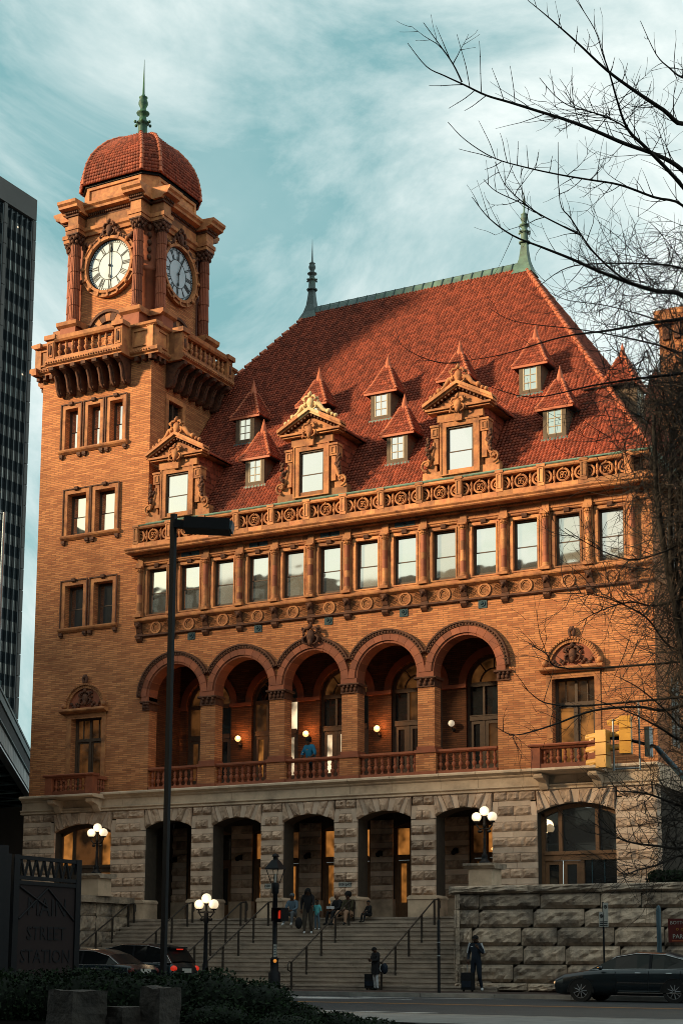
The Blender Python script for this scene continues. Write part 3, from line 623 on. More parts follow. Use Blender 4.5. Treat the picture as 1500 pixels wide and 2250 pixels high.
# ---- balconied window at the right end (its twin is on the tower)
def lunette(xc, par):
    m = MB(); m.prism([(-.30, 11.06), (-.34, 11.10), (-.34, 11.16), (-.24, 11.20), (0, 11.20), (0, 11.0), (-.12, 11.0)], xc-1.16, xc+1.16, axis='x')
    m.ringx(xc, 0, 11.2, .84, .96, -.10, 0, 20, a0=0, a1=PI); m.ringx(xc, 0, 11.2, .96, 1.03, -.16, 0, 20, a0=0, a1=PI)
    for k in range(30):
        a = PI*(k+.5)/30; m.tube([(xc+.85*cos(a), -.09, 11.2+.85*sin(a)), (xc+.95*cos(a), -.10, 11.2+.95*sin(a))], .02, 4)
        m.ball((xc+1.0*cos(a), -.17, 11.2+1.0*sin(a)), .03, 4, 3)
    for s in (-1, 1): m.ball((xc+s*1.02, -.15, 11.33), .12, 8, 6)
    m.build('lunette_frame', 'terracotta', par)
    m = MB(); cartouche(m, xc, -.06, 11.62, .95, 5)
    for s in (-1, 1):
        for k in range(5): m.ball((xc+s*(.35+.09*k), -.04, 11.32+.09*sin(k*2)), .075, 6, 4)
    m.build('lunette_relief', 'terracotta_dark', par)
    MB().prism(arch(xc, .84, 11.2, 11.201, n=16), -.02, 0).build('tympanum', 'terracotta_red', par)
    m = MB()
    for s in (-1, 1): m.tube([(xc+s*.05, -.12, 12.26), (xc+s*.09, -.12, 12.44), (xc+s*.03, -.11, 12.60)], [.06, .07, .045], 6)
    m.ball((xc, -.12, 12.5), .09, 6, 5); m.build('lunette_finial', 'terracotta_dark', par)
def balcony_window(xc, par, warm):
    hw = .78
    m = MB(); m.frame(xc-hw-.22, xc+hw+.22, 7.64, 11.0, .215, -.035, .0, tb=.02); m.box(xc-hw-.22, xc+hw+.22, -.05, 0, 10.86, 11.0)
    m.build('window_surround', 'terracotta', par)
    f = MB().frame(xc-hw, xc+hw, 7.66, 10.85, .11, .30, .42).box(xc-.05, xc+.05, .29, .43, 7.77, 10.74).box(xc-hw+.11, xc-.05, .29, .43, 9.85, 9.98).box(xc+.05, xc+hw-.11, .29, .43, 9.85, 9.98)
    for s in (-1, 1): f.box(xc+s*.40-.02, xc+s*.40+.02, .33, .40, 9.98, 10.74)
    f = f.build('window', 'window_wood', par)
    for s in (-1, 1):
        a, b = sorted((xc+s*.05, xc+s*(hw-.11)))
        MB().frame(a+.01, b-.01, 7.78, 9.84, .06, .34, .39).build('sash', 'window_wood', f)
        MB().add([(a, .38, 7.78), (b, .38, 7.78), (b, .38, 9.84), (a, .38, 9.84)], [(0, 1, 2, 3)]).build('pane', warm, f)
        MB().add([(a, .38, 9.98), (b, .38, 9.98), (b, .38, 10.74), (a, .38, 10.74)], [(0, 1, 2, 3)]).build('pane', 'faint_glass', f)
    # curtains behind the glass are part of the pane's dark depth; balcony
    MB().prism([(-.3, 7.36), (-1.10, 7.40), (-1.18, 7.44), (-1.18, 7.50), (-1.10, 7.53), (0, 7.53), (0, 7.36)], xc-1.30, xc+1.30, axis='x').build('balcony_slab', 'cornice_stone', par)
    for s in (-1, 1):
        m = MB(); X = xc+s*.98
        m.prism([(-.28, 6.90), (-.42, 6.86), (-.50, 6.95), (-.60, 7.12), (-.92, 7.20), (-1.0, 7.28), (-1.0, 7.36), (-.28, 7.36)], X-.15, X+.15, axis='x')
        m.tube([(X-.17, -.90, 7.27), (X+.17, -.90, 7.27)], .085, 8); m.build('corbel', 'cornice_stone', par)
        MB().box(X-.17+s*.05, X+.17+s*.05, -1.08, -.74, 7.53, 8.30).build('balcony_post', 'terracotta_red', par)
        mb_ = MB().box(xc+s*1.03-.12, xc+s*1.03+.12, -.74, -.02, 7.53, 7.66).box(xc+s*1.03-.12, xc+s*1.03+.12, -.74, -.02, 8.17, 8.30); mb_.build('side_rail', 'terracotta_red', par)
        for k in range(4): inst(bal_log, 'baluster', par, (xc+s*1.03, -.64+.17*k, 7.66), sc=(.8, .8, .51/.62))
    balustrade(xc-.86, xc+.86, -.92, 7.53, 8.32, 7, bal_log, par)
    MB().prism([(-1.14, 8.27), (-1.17, 8.32), (-1.15, 8.36), (-.70, 8.36), (-.70, 8.27)], xc-1.27, xc+1.27, axis='x').build('balcony_rail', 'terracotta_red', par)
lunette(10.46, st); balcony_window(10.44, st, 'amber_glass')
for (x, z_) in ((10.95, 8.75), (10.88, 8.55), (11.02, 8.5)): MB().ball((x, .37, z_), .045, 6, 5).build('lamp_globe', 'sconce_light', st)
# ---- wide arched windows of the ground storey
def wide_window(xc, zb, pan, par, woodm='door_wood', bl=False):
    hw, zsp, rise, y = 1.42, 6.06, .32, .12
    m = MB(); P_ = arch(xc, hw, zsp, zsp+.001, rise, 14)[2:]
    outer = [(a, y, b) for a, b in P_]; inner = [(xc+(a-xc)*.93, y, b-.13) for a, b in P_]
    m.strip(outer, inner); m.strip(inner, [(a, y+.15, b) for a, _, b in inner])
    m.box(xc-hw, xc-hw+.12, y, y+.15, zb, zsp); m.box(xc+hw-.12, xc+hw, y, y+.15, zb, zsp)
    m.box(xc-hw+.12, xc+hw-.12, y-.05, y+.15, 4.62, 4.74); m.box(xc-hw+.12, xc+hw-.12, y-.0, y+.15, 4.50, 4.62); m.box(xc-hw+.12, xc+hw-.12, y-.03, y+.15, 4.42, 4.50)
    for q in (-.72, .62): m.box(xc+q-.065, xc+q+.065, y-.005, y+.14, 4.74, 6.22)
    m.box(xc+.0, xc+.13, y-.004, y+.14, zb, 4.42)
    fr = m.build('window', woodm, par)
    xs = [xc-hw+.12, xc-.785, xc-.655, xc+.555, xc+.685, xc+hw-.12]
    for c in range(3):
        a, b = xs[2*c], xs[2*c+1]; top = 6.10 if c != 1 else 6.25
        Pz = lambda X: zsp+rise-.13-(X-xc)**2/(hw*hw)*rise*.98
        MB().add([(a, y+.08, 4.74), (b, y+.08, 4.74), (b, y+.08, Pz(b)), ((a+b)/2, y+.08, Pz((a+b)/2)+.01), (a, y+.08, Pz(a))], [(0, 1, 2, 3, 4)]).build('pane', pan[c], fr)
    for k in range(2):                                   # paired doors
        a = xc-hw+.13+k*.66; d = MB().frame(a, a+.62, zb, 4.41, .13, y+.02, y+.09).build('door', woodm, fr)
        MB().add([(a+.13, y+.06, zb+.13), (a+.49, y+.06, zb+.13), (a+.49, y+.06, 4.28), (a+.13, y+.06, 4.28)], [(0, 1, 2, 3)]).build('pane', pan[3+k], fr)
    MB().add([(xc+.13, y+.08, zb), (xc+hw-.12, y+.08, zb), (xc+hw-.12, y+.08, 4.42), (xc+.13, y+.08, 4.42)], [(0, 1, 2, 3)]).build('pane', pan[5], fr)
    if bl:
        for q in (.38, .83): MB().box(xc+q, xc+q+.03, y+.05, y+.08, zb, 4.42).build('mullion', 'plaque_metal', fr)
        for k in range(2): MB().ringx(xc-hw+.45+k*.66, y+.045, 3.45, .035, .055, 0, .01, 12).build('decal', 'sign_white', fr)
        for (a, b) in ((xs[0], xs[1]), (xs[2], xs[3]), (xs[4], xs[5])):
            mm = MB()
            for k in range(26):
                zz = 4.76+k*.05
                mm.add([(a, y+.095, zz), (b, y+.095, zz), (b, y+.12, zz+.035), (a, y+.12, zz+.035)], [(0, 1, 2, 3)])
            tag(mm.build('blind', 'spandrel', fr), kind='stuff')
wide_window(10.55, 2.62, ['shade_glass', 'shade_glass', 'shade_glass', 'dark_glass', 'shade_glass', 'dark_glass'], st, bl=True)
wide_window(-10.53, 2.62, ['amber_glass', 'faint_glass', 'amber_glass', 'dark_glass', 'amber_glass', 'amber_glass'], st, woodm='window_wood')

# ---- top floor: herringbone band, windows, pilasters, entablature
mb = MB(); holed(mb, rect(XT, XR, 14.0, 17.3), [rect(x-.47, x+.47, 14.86, 16.74) for x in WX], 0.0, 0, .35); mb.build('top_wall', 'terracotta', st)
MB().box(XT-.4, XR+.03, -.05, 0, 14.04, 14.52).build('herringbone_panel', 'herringbone_brick', st)
mb = MB(); mb.prism([(-.06, 13.93), (-.12, 13.97), (-.12, 14.02), (-.05, 14.05), (0, 14.05), (0, 13.93)], XT-.42, XR+.05, axis='x'); mb.build('belt_moulding', 'terracotta_dark', st)
mb = MB(); mb.prism([(-.08, 14.50), (-.22, 14.58), (-.24, 14.62), (-.24, 14.68), (-.16, 14.74), (.1, 14.74), (.1, 14.50)], XT-.42, XR+.06, axis='x'); mb.build('sill_course', 'terracotta', st)
# herringbone chevrons, raised
for i, x in enumerate(WX):
    m = MB()
    for s in (-1, 1):
        for k in range(6):
            X0 = x+s*(.33+.055*k)
            for sz in (-1, 1):
                a = (X0, 14.29); b = (X0+s*.14*1.0-s*.14, 14.29+sz*.22)
                m.tube([(X0, -.055, 14.285), (X0+s*.13, -.055, 14.285+sz*.19)], .012, 4, cap=False)
    tag(m.build('chevron_relief', 'herringbone_brick', st), kind='stuff')
    d = MB().ringx(x, -.05, 14.28, .19, .26, -.05, .01, 22).ringx(x, -.05, 14.28, .14, .165, -.03, .01, 18).build('roundel', 'terracotta', st)
PX = [WX[0]-.802]+[x+.802 for x in WX]
SH = [[MB().lathe([(.105, 0), (.105, h)], 0, 0, 12).mesh('shaft_drum', mm_) for h in (.26, .34, .42)] for mm_ in ('terracotta_block', 'terracotta_red_block')]
capm = MB()
for k in range(7): capm.ball((.12*cos(PI+PI*k/6), .13*sin(PI+PI*k/6)*1.0, .09), .045, 6, 4)
capm.lathe([(.11, 0), (.14, .03), (.11, .05), (.12, .12), (.17, .18)], 0, 0, 10); capm.box(-.17, .17, -.17, .1, .18, .24)
capm = capm.mesh('pilaster_capital', 'terracotta')
basm = MB().lathe([(.16, 0), (.17, .04), (.15, .07), (.125, .10), (.14, .13), (.105, .18)], 0, 0, 12).box(-.19, .19, -.19, .1, -.10, 0).mesh('pilaster_base', 'terracotta')
brm = MB().prism([(-.02, -.42), (-.08, -.40), (-.13, -.28), (-.20, -.14), (-.26, -.06), (-.27, 0), (0, 0)], -.12, .12, axis='x')
brm.ball((0, -.20, -.12), .09, 8, 6).ball((-.07, -.16, -.2), .05, 6, 4).ball((.07, -.16, -.2), .05, 6, 4)
brm = brm.mesh('bracket', 'terracotta_dark')
rg2 = random.Random(11)
for x in PX:
    MB().box(x-.17, x+.17, -.10, 0, 14.74, 17.0).build('pilaster_back', 'terracotta', st)
    inst(basm, 'pilaster_base', st, (x, -.12, 14.84)); z_ = 15.02
    while z_ < 16.6:
        k = rg2.randrange(3); h = (.26, .34, .42)[k]; hh = min(h, 16.62-z_)
        if 16.62-z_-hh < .12: hh = 16.62-z_
        inst(SH[rg2.random() < .45][k], 'shaft_drum', st, (x, -.12, z_), sc=(1, 1, hh/h*.985)); z_ += hh
        if z_ > 16.6: break
    inst(capm, 'pilaster_capital', st, (x, -.12, 16.62)); inst(brm, 'bracket', st, (x, -.02, 14.52))
    MB().box(x-.15, x+.15, -.075, 0, 13.84, 14.12).prism([(-.02, 13.72), (-.10, 13.78), (-.17, 13.86), (-.17, 13.93), (0, 13.93)], x-.12, x+.12, axis='x').build('pendant', 'terracotta_dark', st)
    MB().box(x-.17, x+.17, -.20, -.0, 16.86, 17.04).box(x-.13, x+.13, -.13, -.0, 17.04, 17.28).build('entablature_block', 'terracotta_block', st)
# architrave, frieze blocks, dentils, cornice
mb = MB(); mb.prism([(-.08, 16.90), (-.11, 16.93), (-.11, 16.97), (-.15, 17.00), (-.15, 17.04), (0, 17.04), (0, 16.90)], XT-.4, XR+.05, axis='x'); mb.build('architrave', 'terracotta', st)
x = XT-.4
while x < XR+.03:
    x2 = min(x+.52, XR+.04); MB().box(x+.003, x2-.003, -.06, 0, 17.045, 17.27).build('frieze_block', 'terracotta_block', st); x = x2
m = MB(); x = XT-.4
while x < XR: m.box(x, x+.05, -.24, -.06, 17.285, 17.345); x += .095
tag(m.build('dentils', 'terracotta', st), kind='stuff')
mb = MB(); mb.prism([(-.06, 17.265), (-.20, 17.28), (-.20, 17.345), (-.62, 17.36), (-.66, 17.40), (-.66, 17.44), (-.72, 17.50), (-.72, 17.54), (.1, 17.60), (.1, 17.265)], XT-.62, XR+.55, axis='x')
mb.prism([(-.72, 17.44), (18, 17.44), (18, 17.6), (-.2, 17.6)], XR, XR+.5, axis='x')
mb.build('eaves_cornice', 'terracotta', st)
x = XT-.4
while x < XR+.1:
    x2 = min(x+.62, XR+.12); MB().box(x+.003, x2-.003, -.50, -.20, 17.56, 17.78).build('blocking_course', 'terracotta_block', st); x = x2
for k in (1, 3, 5, 7):
    x = WX[k]; MB().box(x-.42, x+.42, -.075, -.055, 17.08, 17.25).build('vent_panel', 'plaque_metal', st); MB().box(x-.05, x+.05, -.095, -.07, 17.11, 17.2).build('vent_latch', 'black_iron', st)
# top floor windows
def sash_window(x, y, z0, z1, hw, par, glass, woodm='window_wood', ft=.085):
    f = MB().frame(x-hw, x+hw, z0, z1, ft, y, y+.12).build('window', woodm, par)
    zm = z0+(z1-z0)*.46
    for nm, a, b, yy in (('upper_sash', zm-.02, z1-ft, y+.05), ('lower_sash', z0+ft, zm+.025, y+.02)):
        MB().frame(x-hw+ft, x+hw-ft, a, b, .04, yy, yy+.03).build(nm, woodm, f)
    MB().add([(x-hw+ft, y+.062, zm), (x+hw-ft, y+.062, zm), (x+hw-ft, y+.062, z1-ft), (x-hw+ft, y+.062, z1-ft)], [(0, 1, 2, 3)]).build('pane', glass, f)
    MB().add([(x-hw+ft, y+.036, z0+ft), (x+hw-ft, y+.034, z0+ft), (x+hw-ft, y+.034, zm), (x-hw+ft, y+.036, zm)], [(0, 1, 2, 3)]).build('pane', glass, f)
    return f
for x in WX:
    sash_window(x, .09, 14.88, 16.73, .47, st, RNG.choice(['sky_glass', 'sky_glass', 'sky_glass_dull', 'sky_glass_blind']), ft=.05)
    m = MB().frame(x-.60, x+.60, 14.76, 16.86, .125, -.06, 0, tb=.09); m.frame(x-.53, x+.53, 14.8, 16.80, .06, -.085, -.06, tb=.05); m.build('window_surround', 'terracotta_block', st)
    rr = random.Random(int(x*100))
    for s in (-1, 1):
        z_ = 14.86
        for h in (.42, .5, .42, .5):
            MB().box(x+s*.60-.05, x+s*.60+.05, -.035, 0, z_, z_+h-.008).build('quoin', rr.choice(['terracotta_red_block', 'terracotta_red_block', 'terracotta_block', 'cream_terracotta']), st); z_ += h
    MB().prism([(-.08, 16.76), (-.14, 16.80), (-.17, 16.90), (-.17, 16.94), (0, 16.94), (0, 16.76)], x-.10, x+.10, axis='x').build('keystone', 'terracotta_dark', st)
# side wall bands (right flank, in shade)
mb = MB(); mb.box(XR, XR+.05, -.05, 18, 14.04, 14.6); mb.box(XR, XR+.05, 0, 18, 16.9, 17.3); mb.build('flank_band', 'terracotta', st)
for yy in (2.0, 5.2, 8.4):
    for (z0, z1) in ((14.88, 16.7), (8.4, 10.8)):
        f = MB().box(XR, XR+.05, yy-.65, yy+.65, z0-.12, z1+.12).build('flank_window', 'terracotta', st)
        MB().box(XR+.05, XR+.06, yy-.45, yy+.45, z0, z1).build('pane', 'dark_glass', f)
        MB().box(XR+.06, XR+.08, yy-.03, yy+.03, z0, z1).box(XR+.06, XR+.08, yy-.45, yy+.45, (z0+z1)/2-.03, (z0+z1)/2+.03).build('sash', 'window_wood', f)

# ---- roof balustrade: posts, rings and balusters
bal_roof = baluster(.50, .085, 'terracotta')
ringm = MB().ringx(0, 0, 0, .185, .255, -.06, .05, 22)
ringm.ringx(0, 0, 0, .20, .225, -.075, -.06, 22)
for k in range(4):
    a = PI/4+k*PI/2; ringm.tube([(0, -.01, 0), (.09*cos(a+.5), -.02, .09*sin(a+.5)), (.15*cos(a), -.01, .15*sin(a)), (.11*cos(a-.7), -.02, .11*sin(a-.7))], [.03, .032, .028, .02], 5)
ringm.ball((0, -.03, .0), .05, 6, 5).ball((0, -.05, .25), .055, 6, 5)
ringm = ringm.mesh('ring', 'terracotta')
halfL = MB().ringx(0, 0, 0, .18, .25, -.055, .045, 12, a0=-PI/2, a1=PI/2).tube([(0, 0, .1), (.08, -.01, .05), (.12, -.01, -.03), (.03, 0, -.09)], .028, 5).mesh('half_ring', 'terracotta')
postm = MB().box(-.13, .13, -.17, .16, 0, .80).frame(-.09, .09, .12, .66, .03, -.195, -.17).box(-.16, .16, -.20, .18, .70, .80).mesh('balustrade_post', 'terracotta_block')
BY = -.35
for x in PX:
    inst(postm, 'balustrade_post', st, (x, BY, 17.75))
for x in WX:
    inst(ringm, 'ring', st, (x, BY, 18.08))
    for s in (-1, 1):
        inst(bal_roof, 'baluster', st, (x+s*.345, BY, 17.80), sc=(.9, .9, 1.12))
        inst(halfL, 'half_ring', st, (x+s*(.802-.14), BY, 18.08), sc=(-s if s > 0 else 1, 1, 1))
x = XT-.35
for i in range(14):
    x2 = min(x+1.604, XR+.1); MB().prism([(-.50, 18.37), (-.53, 18.42), (-.50, 18.50), (-.20, 18.52), (-.20, 18.37)], x+.003, x2-.003, axis='x').build('balustrade_rail', 'terracotta_block', st); x = x2
MB().prism([(-.52, 18.50), (-.54, 18.535), (-.18, 18.56), (-.18, 18.50)], XT-.38, XR+.14, axis='x').build('copper_capping', 'copper_green', st)
mb = MB(); mb.prism([(-.02, 18.40), (-.14, 18.60), (-.14, 18.70), (-.06, 18.74), (.30, 18.76), (.30, 18.40)], XT, XR+.05, axis='x'); mb.box(XR-.05, XR+.12, -.1, 18, 18.4, 18.68); mb.build('copper_gutter', 'copper_green', st)
MB().box(XT, XR, -.2, .3, 17.55, 18.5).box(XR-.3, XR, 0, 18, 17.3, 18.5).build('parapet_back', 'terracotta_dark', st)

# ================================================================== roof
E0 = Vector((0, .2, 18.7)); RZ, RY, RXh = 30.85, 9.0, 5.25; EX = 13.4
sl_f = Vector((0, RY-.2, RZ-18.7)); LF = sl_f.length; sl_f.normalize(); nf = Vector((0, -sl_f.z, sl_f.y))
sl_r = Vector((RXh-EX, 0, RZ-18.7)); LR = sl_r.length; sl_r.normalize(); nr = Vector((-sl_r.z*-1, 0, -sl_r.x*1)); nr = Vector((sl_r.z, 0, -sl_r.x)).normalized()
ridgeL, ridgeR = Vector((-RXh, RY, RZ)), Vector((RXh, RY, RZ))
mb = MB(); eav = [Vector((-EX, .2, 18.7)), Vector((EX, .2, 18.7)), Vector((EX, 18, 18.7)), Vector((-EX, 18, 18.7))]
mb.add([v-Vector((0, 0, .06)) for v in eav+[ridgeL, ridgeR]], [(0, 1, 5, 4), (1, 2, 5), (2, 3, 4, 5), (3, 0, 4)]); mb.build('roof_deck', 'roof_deck', st)
def tile_geo(w_=.155, ln=.225, lift=.056, amp=.030, nseg=4):
    vs = []; fs = []
    for j, (v, lf) in enumerate(((0, lift), (ln, 0.004))):
        for i in range(nseg+1):
            u = i/nseg; h = amp*(1-cos(2*PI*u))*.5*1.6-amp*.3*sin(2*PI*u)
            vs.append(((u-.5)*w_*1.04, v, lf+h))
    n = nseg+1
    for i in range(nseg): fs.append((i, i+1, i+1+n, i+n))
    for i in range(n): vs.append((vs[i][0], 0.004, vs[i][2]-.045))
    for i in range(nseg): fs.append((i+2*n, i+1+2*n, i+1, i))
    return vs, fs
TV, TF = tile_geo(); TILE = MB().add(TV, TF, 0, True).mesh('roof_tile', 'roof_tile_single')
def tiles(mb, O, U, V, Nn, ulen, vlen, inside, dw=.150, dv=.172, singles=None, jit=.004, tv=None):
    rr = random.Random(5); tv = tv or TV
    nv = int(vlen/dv); nu = int(ulen/dw)+1
    for j in range(nv):
        for i in range(nu):
            u = (i+.5)*dw; v = j*dv
            if not inside(u, v+dv*.5): continue
            P0 = O+U*u+V*(v-.03)+Nn*(rr.random()*jit*2)
            if singles is not None and singles(u, v):
                Mx = Matrix((( U.x, V.x, Nn.x, 0), (U.y, V.y, Nn.y, 0), (U.z, V.z, Nn.z, 0), (0, 0, 0, 1)))
                o = inst(TILE, 'roof_tile', st, P0); o.rotation_euler = Mx.to_euler(); continue
            du = (rr.random()-.5)*jit
            mb.add([P0+U*(a+du)+V*b+Nn*c for a, b, c in tv], TF, 0, True)
mb = MB(); cnt = [0]
def in_front(u, v):
    x = u-EX; t = v/LF
    if x < -EX+(EX-RXh)*t or x > EX-(EX-RXh)*t: return False
    y = .2+sl_f.y*v
    return not (x < XT and y < 5.7)
def sg(u, v):
    if u-EX > 7.9 and v < 2.2 and cnt[0] < 292: cnt[0] += 1; return True
    return False
tiles(mb, Vector((-EX, .2, 18.7)), Vector((1, 0, 0)), sl_f, nf, 2*EX, LF-.1, in_front, singles=sg)
def in_right(u, v): t = v/LR; return (RY-.2)*t < u < 17.8-(8.8)*t
tiles(mb, Vector((EX, .2, 18.7)), Vector((0, 1, 0)), sl_r, nr, 17.8, LR-.1, in_right, dw=.16, dv=.18)
tag(mb.build('roof_tiles', 'roof_tile', st), kind='stuff')
# hip tiles
hipm = MB().lathe([(.12, 0), (.145, .02), (.12, .05), (.10, .36)], 0, 0, 10).mesh('hip_tile', 'terracotta_orange')
def hips(A, Bp, me, par, step=.33, sc=1.0):
    d = (Bp-A); n = int(d.length/step); q = d.to_track_quat('Z', 'Y').to_euler()
    for i in range(n): o = inst(me, 'hip_tile', par, A+d*(i/n), q, (sc, sc, sc))
hips(Vector((EX-.02, .22, 18.72)), Vector((RXh, RY, RZ)), hipm, st); hips(Vector((-EX, .22, 18.72)), ridgeL, hipm, st, .5)
hips(Vector((EX, 17.9, 18.7)), ridgeR, hipm, st, .5)
# copper ridge with rolled joints
nR = 22
for i in range(nR):
    xa = -RXh+2*RXh*i/nR; xb = -RXh+2*RXh*(i+1)/nR
    o = MB().prism([(RY-.27, RZ-.26), (RY-.14, RZ+.02), (RY-.06, RZ+.10), (RY+.06, RZ+.10), (RY+.14, RZ+.02), (RY+.27, RZ-.26)][::1], xa+.02, xb-.02, axis='x').build('ridge_sheet', 'copper_mid' if i > 6 else 'copper_dark', st)
    MB().tube([(xa, RY-.29, RZ-.26), (xa, RY-.16, RZ+.03), (xa, RY-.07, RZ+.13), (xa, RY+.1, RZ+.12)], .03, 5).build('ridge_roll', 'copper_dark', st)
MB().tube([(-RXh, RY, RZ+.12), (RXh, RY, RZ+.12)], .045, 8).build('ridge_cap', 'copper_dark', st)
def finial(x, y, z0, s, par, mat, base=True):
    f = MB()
    if base:
        f.lathe([(.66*s, -.5*s), (.42*s, -.12*s), (.28*s, .25*s), (.20*s, .75*s), (.18*s, 1.0*s)], x, y, 4, sm=False, a0=PI/4)
        f.v = [(a, b, c+z0) if i >= 0 else 0 for i, (a, b, c) in enumerate(f.v)]
        o = f.build('finial', mat, par); f = MB(); zb = z0+1.0*s
    else: o = None; zb = z0
    pr = [(.30,0),(.32,.05),(.22,.10),(.20,.14),(.19,.42),(.21,.46),(.28,.50),(.26,.54),(.17,.60),(.15,.68),(.13,.74),(.27,.80),(.28,.84),(.15,.89),(.12,.98),(.20,1.10),(.20,1.18),(.14,1.30),(.19,1.33),(.10,1.37),(.05,1.45),(.028,2.0),(.008,2.55)]
    f.lathe([(r*s*(.82 if base else .70), zb+h*s) for r, h in pr], x, y, 10)
    for k in range(6):
        a = k*PI/3; f.ball((x+.24*s*cos(a), y+.24*s*sin(a), zb+.50*s), .05*s, 5, 4)
    return f.build('finial_spike', mat, o) if o else f.build('finial', mat, par)
finial(-RXh-.05, RY, RZ, 1.0, st, 'copper_dark'); finial(RXh+.05, RY, RZ, 1.0, st, 'copper_mid')

# ---- small spired dormers
def flat_tiles(mb, P4, nu, nv):
    """small tiles over a triangular or quad face: P4 = bottom-left, bottom-right, top-right, top-left"""
    a, b, c, d = P4
    nrm = (b-a).cross(d-a).normalized()
    for j in range(nv):
        v0, v1 = j/nv, (j+1.18)/nv; l0, r0 = a.lerp(d, v0), b.lerp(c, v0); l1, r1 = a.lerp(d, min(v1, 1)), b.lerp(c, min(v1, 1))
        wd = (r0-l0).length; k = max(1, round(wd/.145))
        for i in range(k):
            A_, B_ = l0.lerp(r0, i/k), l0.lerp(r0, (i+1)/k); C_, D2 = l1.lerp(r1, (i+1)/k), l1.lerp(r1, i/k)
            h = .05; mid = (A_+B_)/2+nrm*(h+.03); mt = (C_+D2)/2+nrm*.03
            mb.add([A_+nrm*h*.5, mid, B_+nrm*h*.6, C_, mt, D2, A_-nrm*.01, (A_+B_)/2, B_-nrm*.01], [(0, 1, 4, 5), (1, 2, 3, 4), (6, 7, 1, 0), (7, 8, 2, 1)], 0, True)
def small_dormer(x, yf, z0, par, rot=None):
    """wooden dormer with six panes and a tiled, pyramidal bell roof"""
    st_n = len(bpy.data.objects)
    hw, h = .47, 1.22; zt = z0+h; dep = 1.9; objs = []
    def fin(m, nm, mat, p):
        if rot: m.xf(rot)
        return m.build(nm, mat, p)
    d = fin(MB().box(x-hw, x+hw, yf, yf+dep, z0-.1, zt), 'dormer', 'dormer_wood', par)
    fin(MB().box(x-hw-.05, x+hw+.05, yf-.09, yf+.1, z0-.10, z0-.01), 'dormer_sill', 'copper_dark', d)
    fin(MB().frame(x-hw+.02, x+hw-.02, z0, zt-.02, .15, yf-.05, yf), 'dormer_surround', 'dormer_wood', d)
    f = MB().frame(x-.29, x+.29, z0+.12, zt-.14, .045, yf-.045, yf-.01).box(x-.012, x+.012, yf-.035, yf-.01, z0+.16, zt-.18)
    for k in (1, 2): f.box(x-.25, x+.25, yf-.034, yf-.01, z0+.12+(h-.26)*k/3-.011, z0+.12+(h-.26)*k/3+.011)
    fin(f, 'sash', 'pale_paint', d)
    for c in range(2):
        for r_ in range(3):
            a = x-.25+c*.255; b = z0+.165+r_*(h-.35)/3+r_*.01
            fin(MB().add([(a+.005, yf-.012, b), (a+.235, yf-.012, b), (a+.235, yf-.012, b+(h-.38)/3), (a+.005, yf-.012, b+(h-.38)/3)], [(0, 1, 2, 3)]), 'pane', 'sky_glass', d)
    # bell-cast pyramidal roof
    e = .72; cy = yf+.62; ze = zt-.06; ap = Vector((x, cy, zt+1.95))
    lev = [(e, ze), (.53, ze+.32), (.30, ze+.82), (.12, ze+1.24)]
    t = MB(); core = MB()
    for si, (dx, dy) in enumerate(((0, -1), (1, 0), (-1, 0))):
        ux, uy = -dy, dx
        for k in range(3):
            (r0, za), (r1, zb) = lev[k], lev[k+1]
            P = [Vector((x+dx*r0-ux*r0, cy+dy*r0-uy*r0, za)), Vector((x+dx*r0+ux*r0, cy+dy*r0+uy*r0, za)), Vector((x+dx*r1+ux*r1, cy+dy*r1+uy*r1, zb)), Vector((x+dx*r1-ux*r1, cy+dy*r1-uy*r1, zb))]
            core.add([p*1 for p in P], [(0, 1, 2, 3)])
            flat_tiles(t, P, 0, (3, 4, 4)[k])
    core.box(x-e, x+e, cy-e, cy+e+.6, ze-.05, ze); 
    fin(core, 'dormer_roof', 'roof_deck', par)
    o = fin(t, 'dormer_tiles', 'roof_tile', d); tag(o, kind='stuff')
    for (sx, sy) in ((-1, -1), (1, -1), (1, 1), (-1, 1)):
        m = MB()
        for k in range(3):
            (r0, za), (r1, zb) = lev[k], lev[k+1]
            n = (2, 3, 3)[k]
            for q in range(n):
                A_ = Vector((x+sx*r0, cy+sy*r0, za)).lerp(Vector((x+sx*r1, cy+sy*r1, zb)), q/n); B_ = Vector((x+sx*r0, cy+sy*r0, za)).lerp(Vector((x+sx*r1, cy+sy*r1, zb)), (q+1.1)/n)
                m.tube([A_, B_], [.085, .06], 6)
        fin(m, 'hip_roll', 'terracotta_orange', d)
    fin(MB().lathe([(.19, ze+1.14), (.14, ze+1.34), (.07, ze+1.62), (.014, ze+1.84)], x, cy, 8), 'dormer_spike', 'terracotta_orange', d)
    fin(MB().box(x-e-.02, x+e+.02, cy-e-.03, cy-e+.02, ze-.09, ze-.0), 'eaves_board', 'terracotta_orange', d)
for x in (-3.40, 3.05, 9.50): small_dormer(x, 1.12, 20.02, st)
for x in (-5.08, -1.85, 1.38, 4.60, 7.83): small_dormer(x, 3.0, 22.62, st)
rotR = Matrix.Translation((12.05, 3.3, 0)) @ Matrix.Rotation(PI/2, 4, 'Z')
small_dormer(0, 0, 21.1, st, rotR)
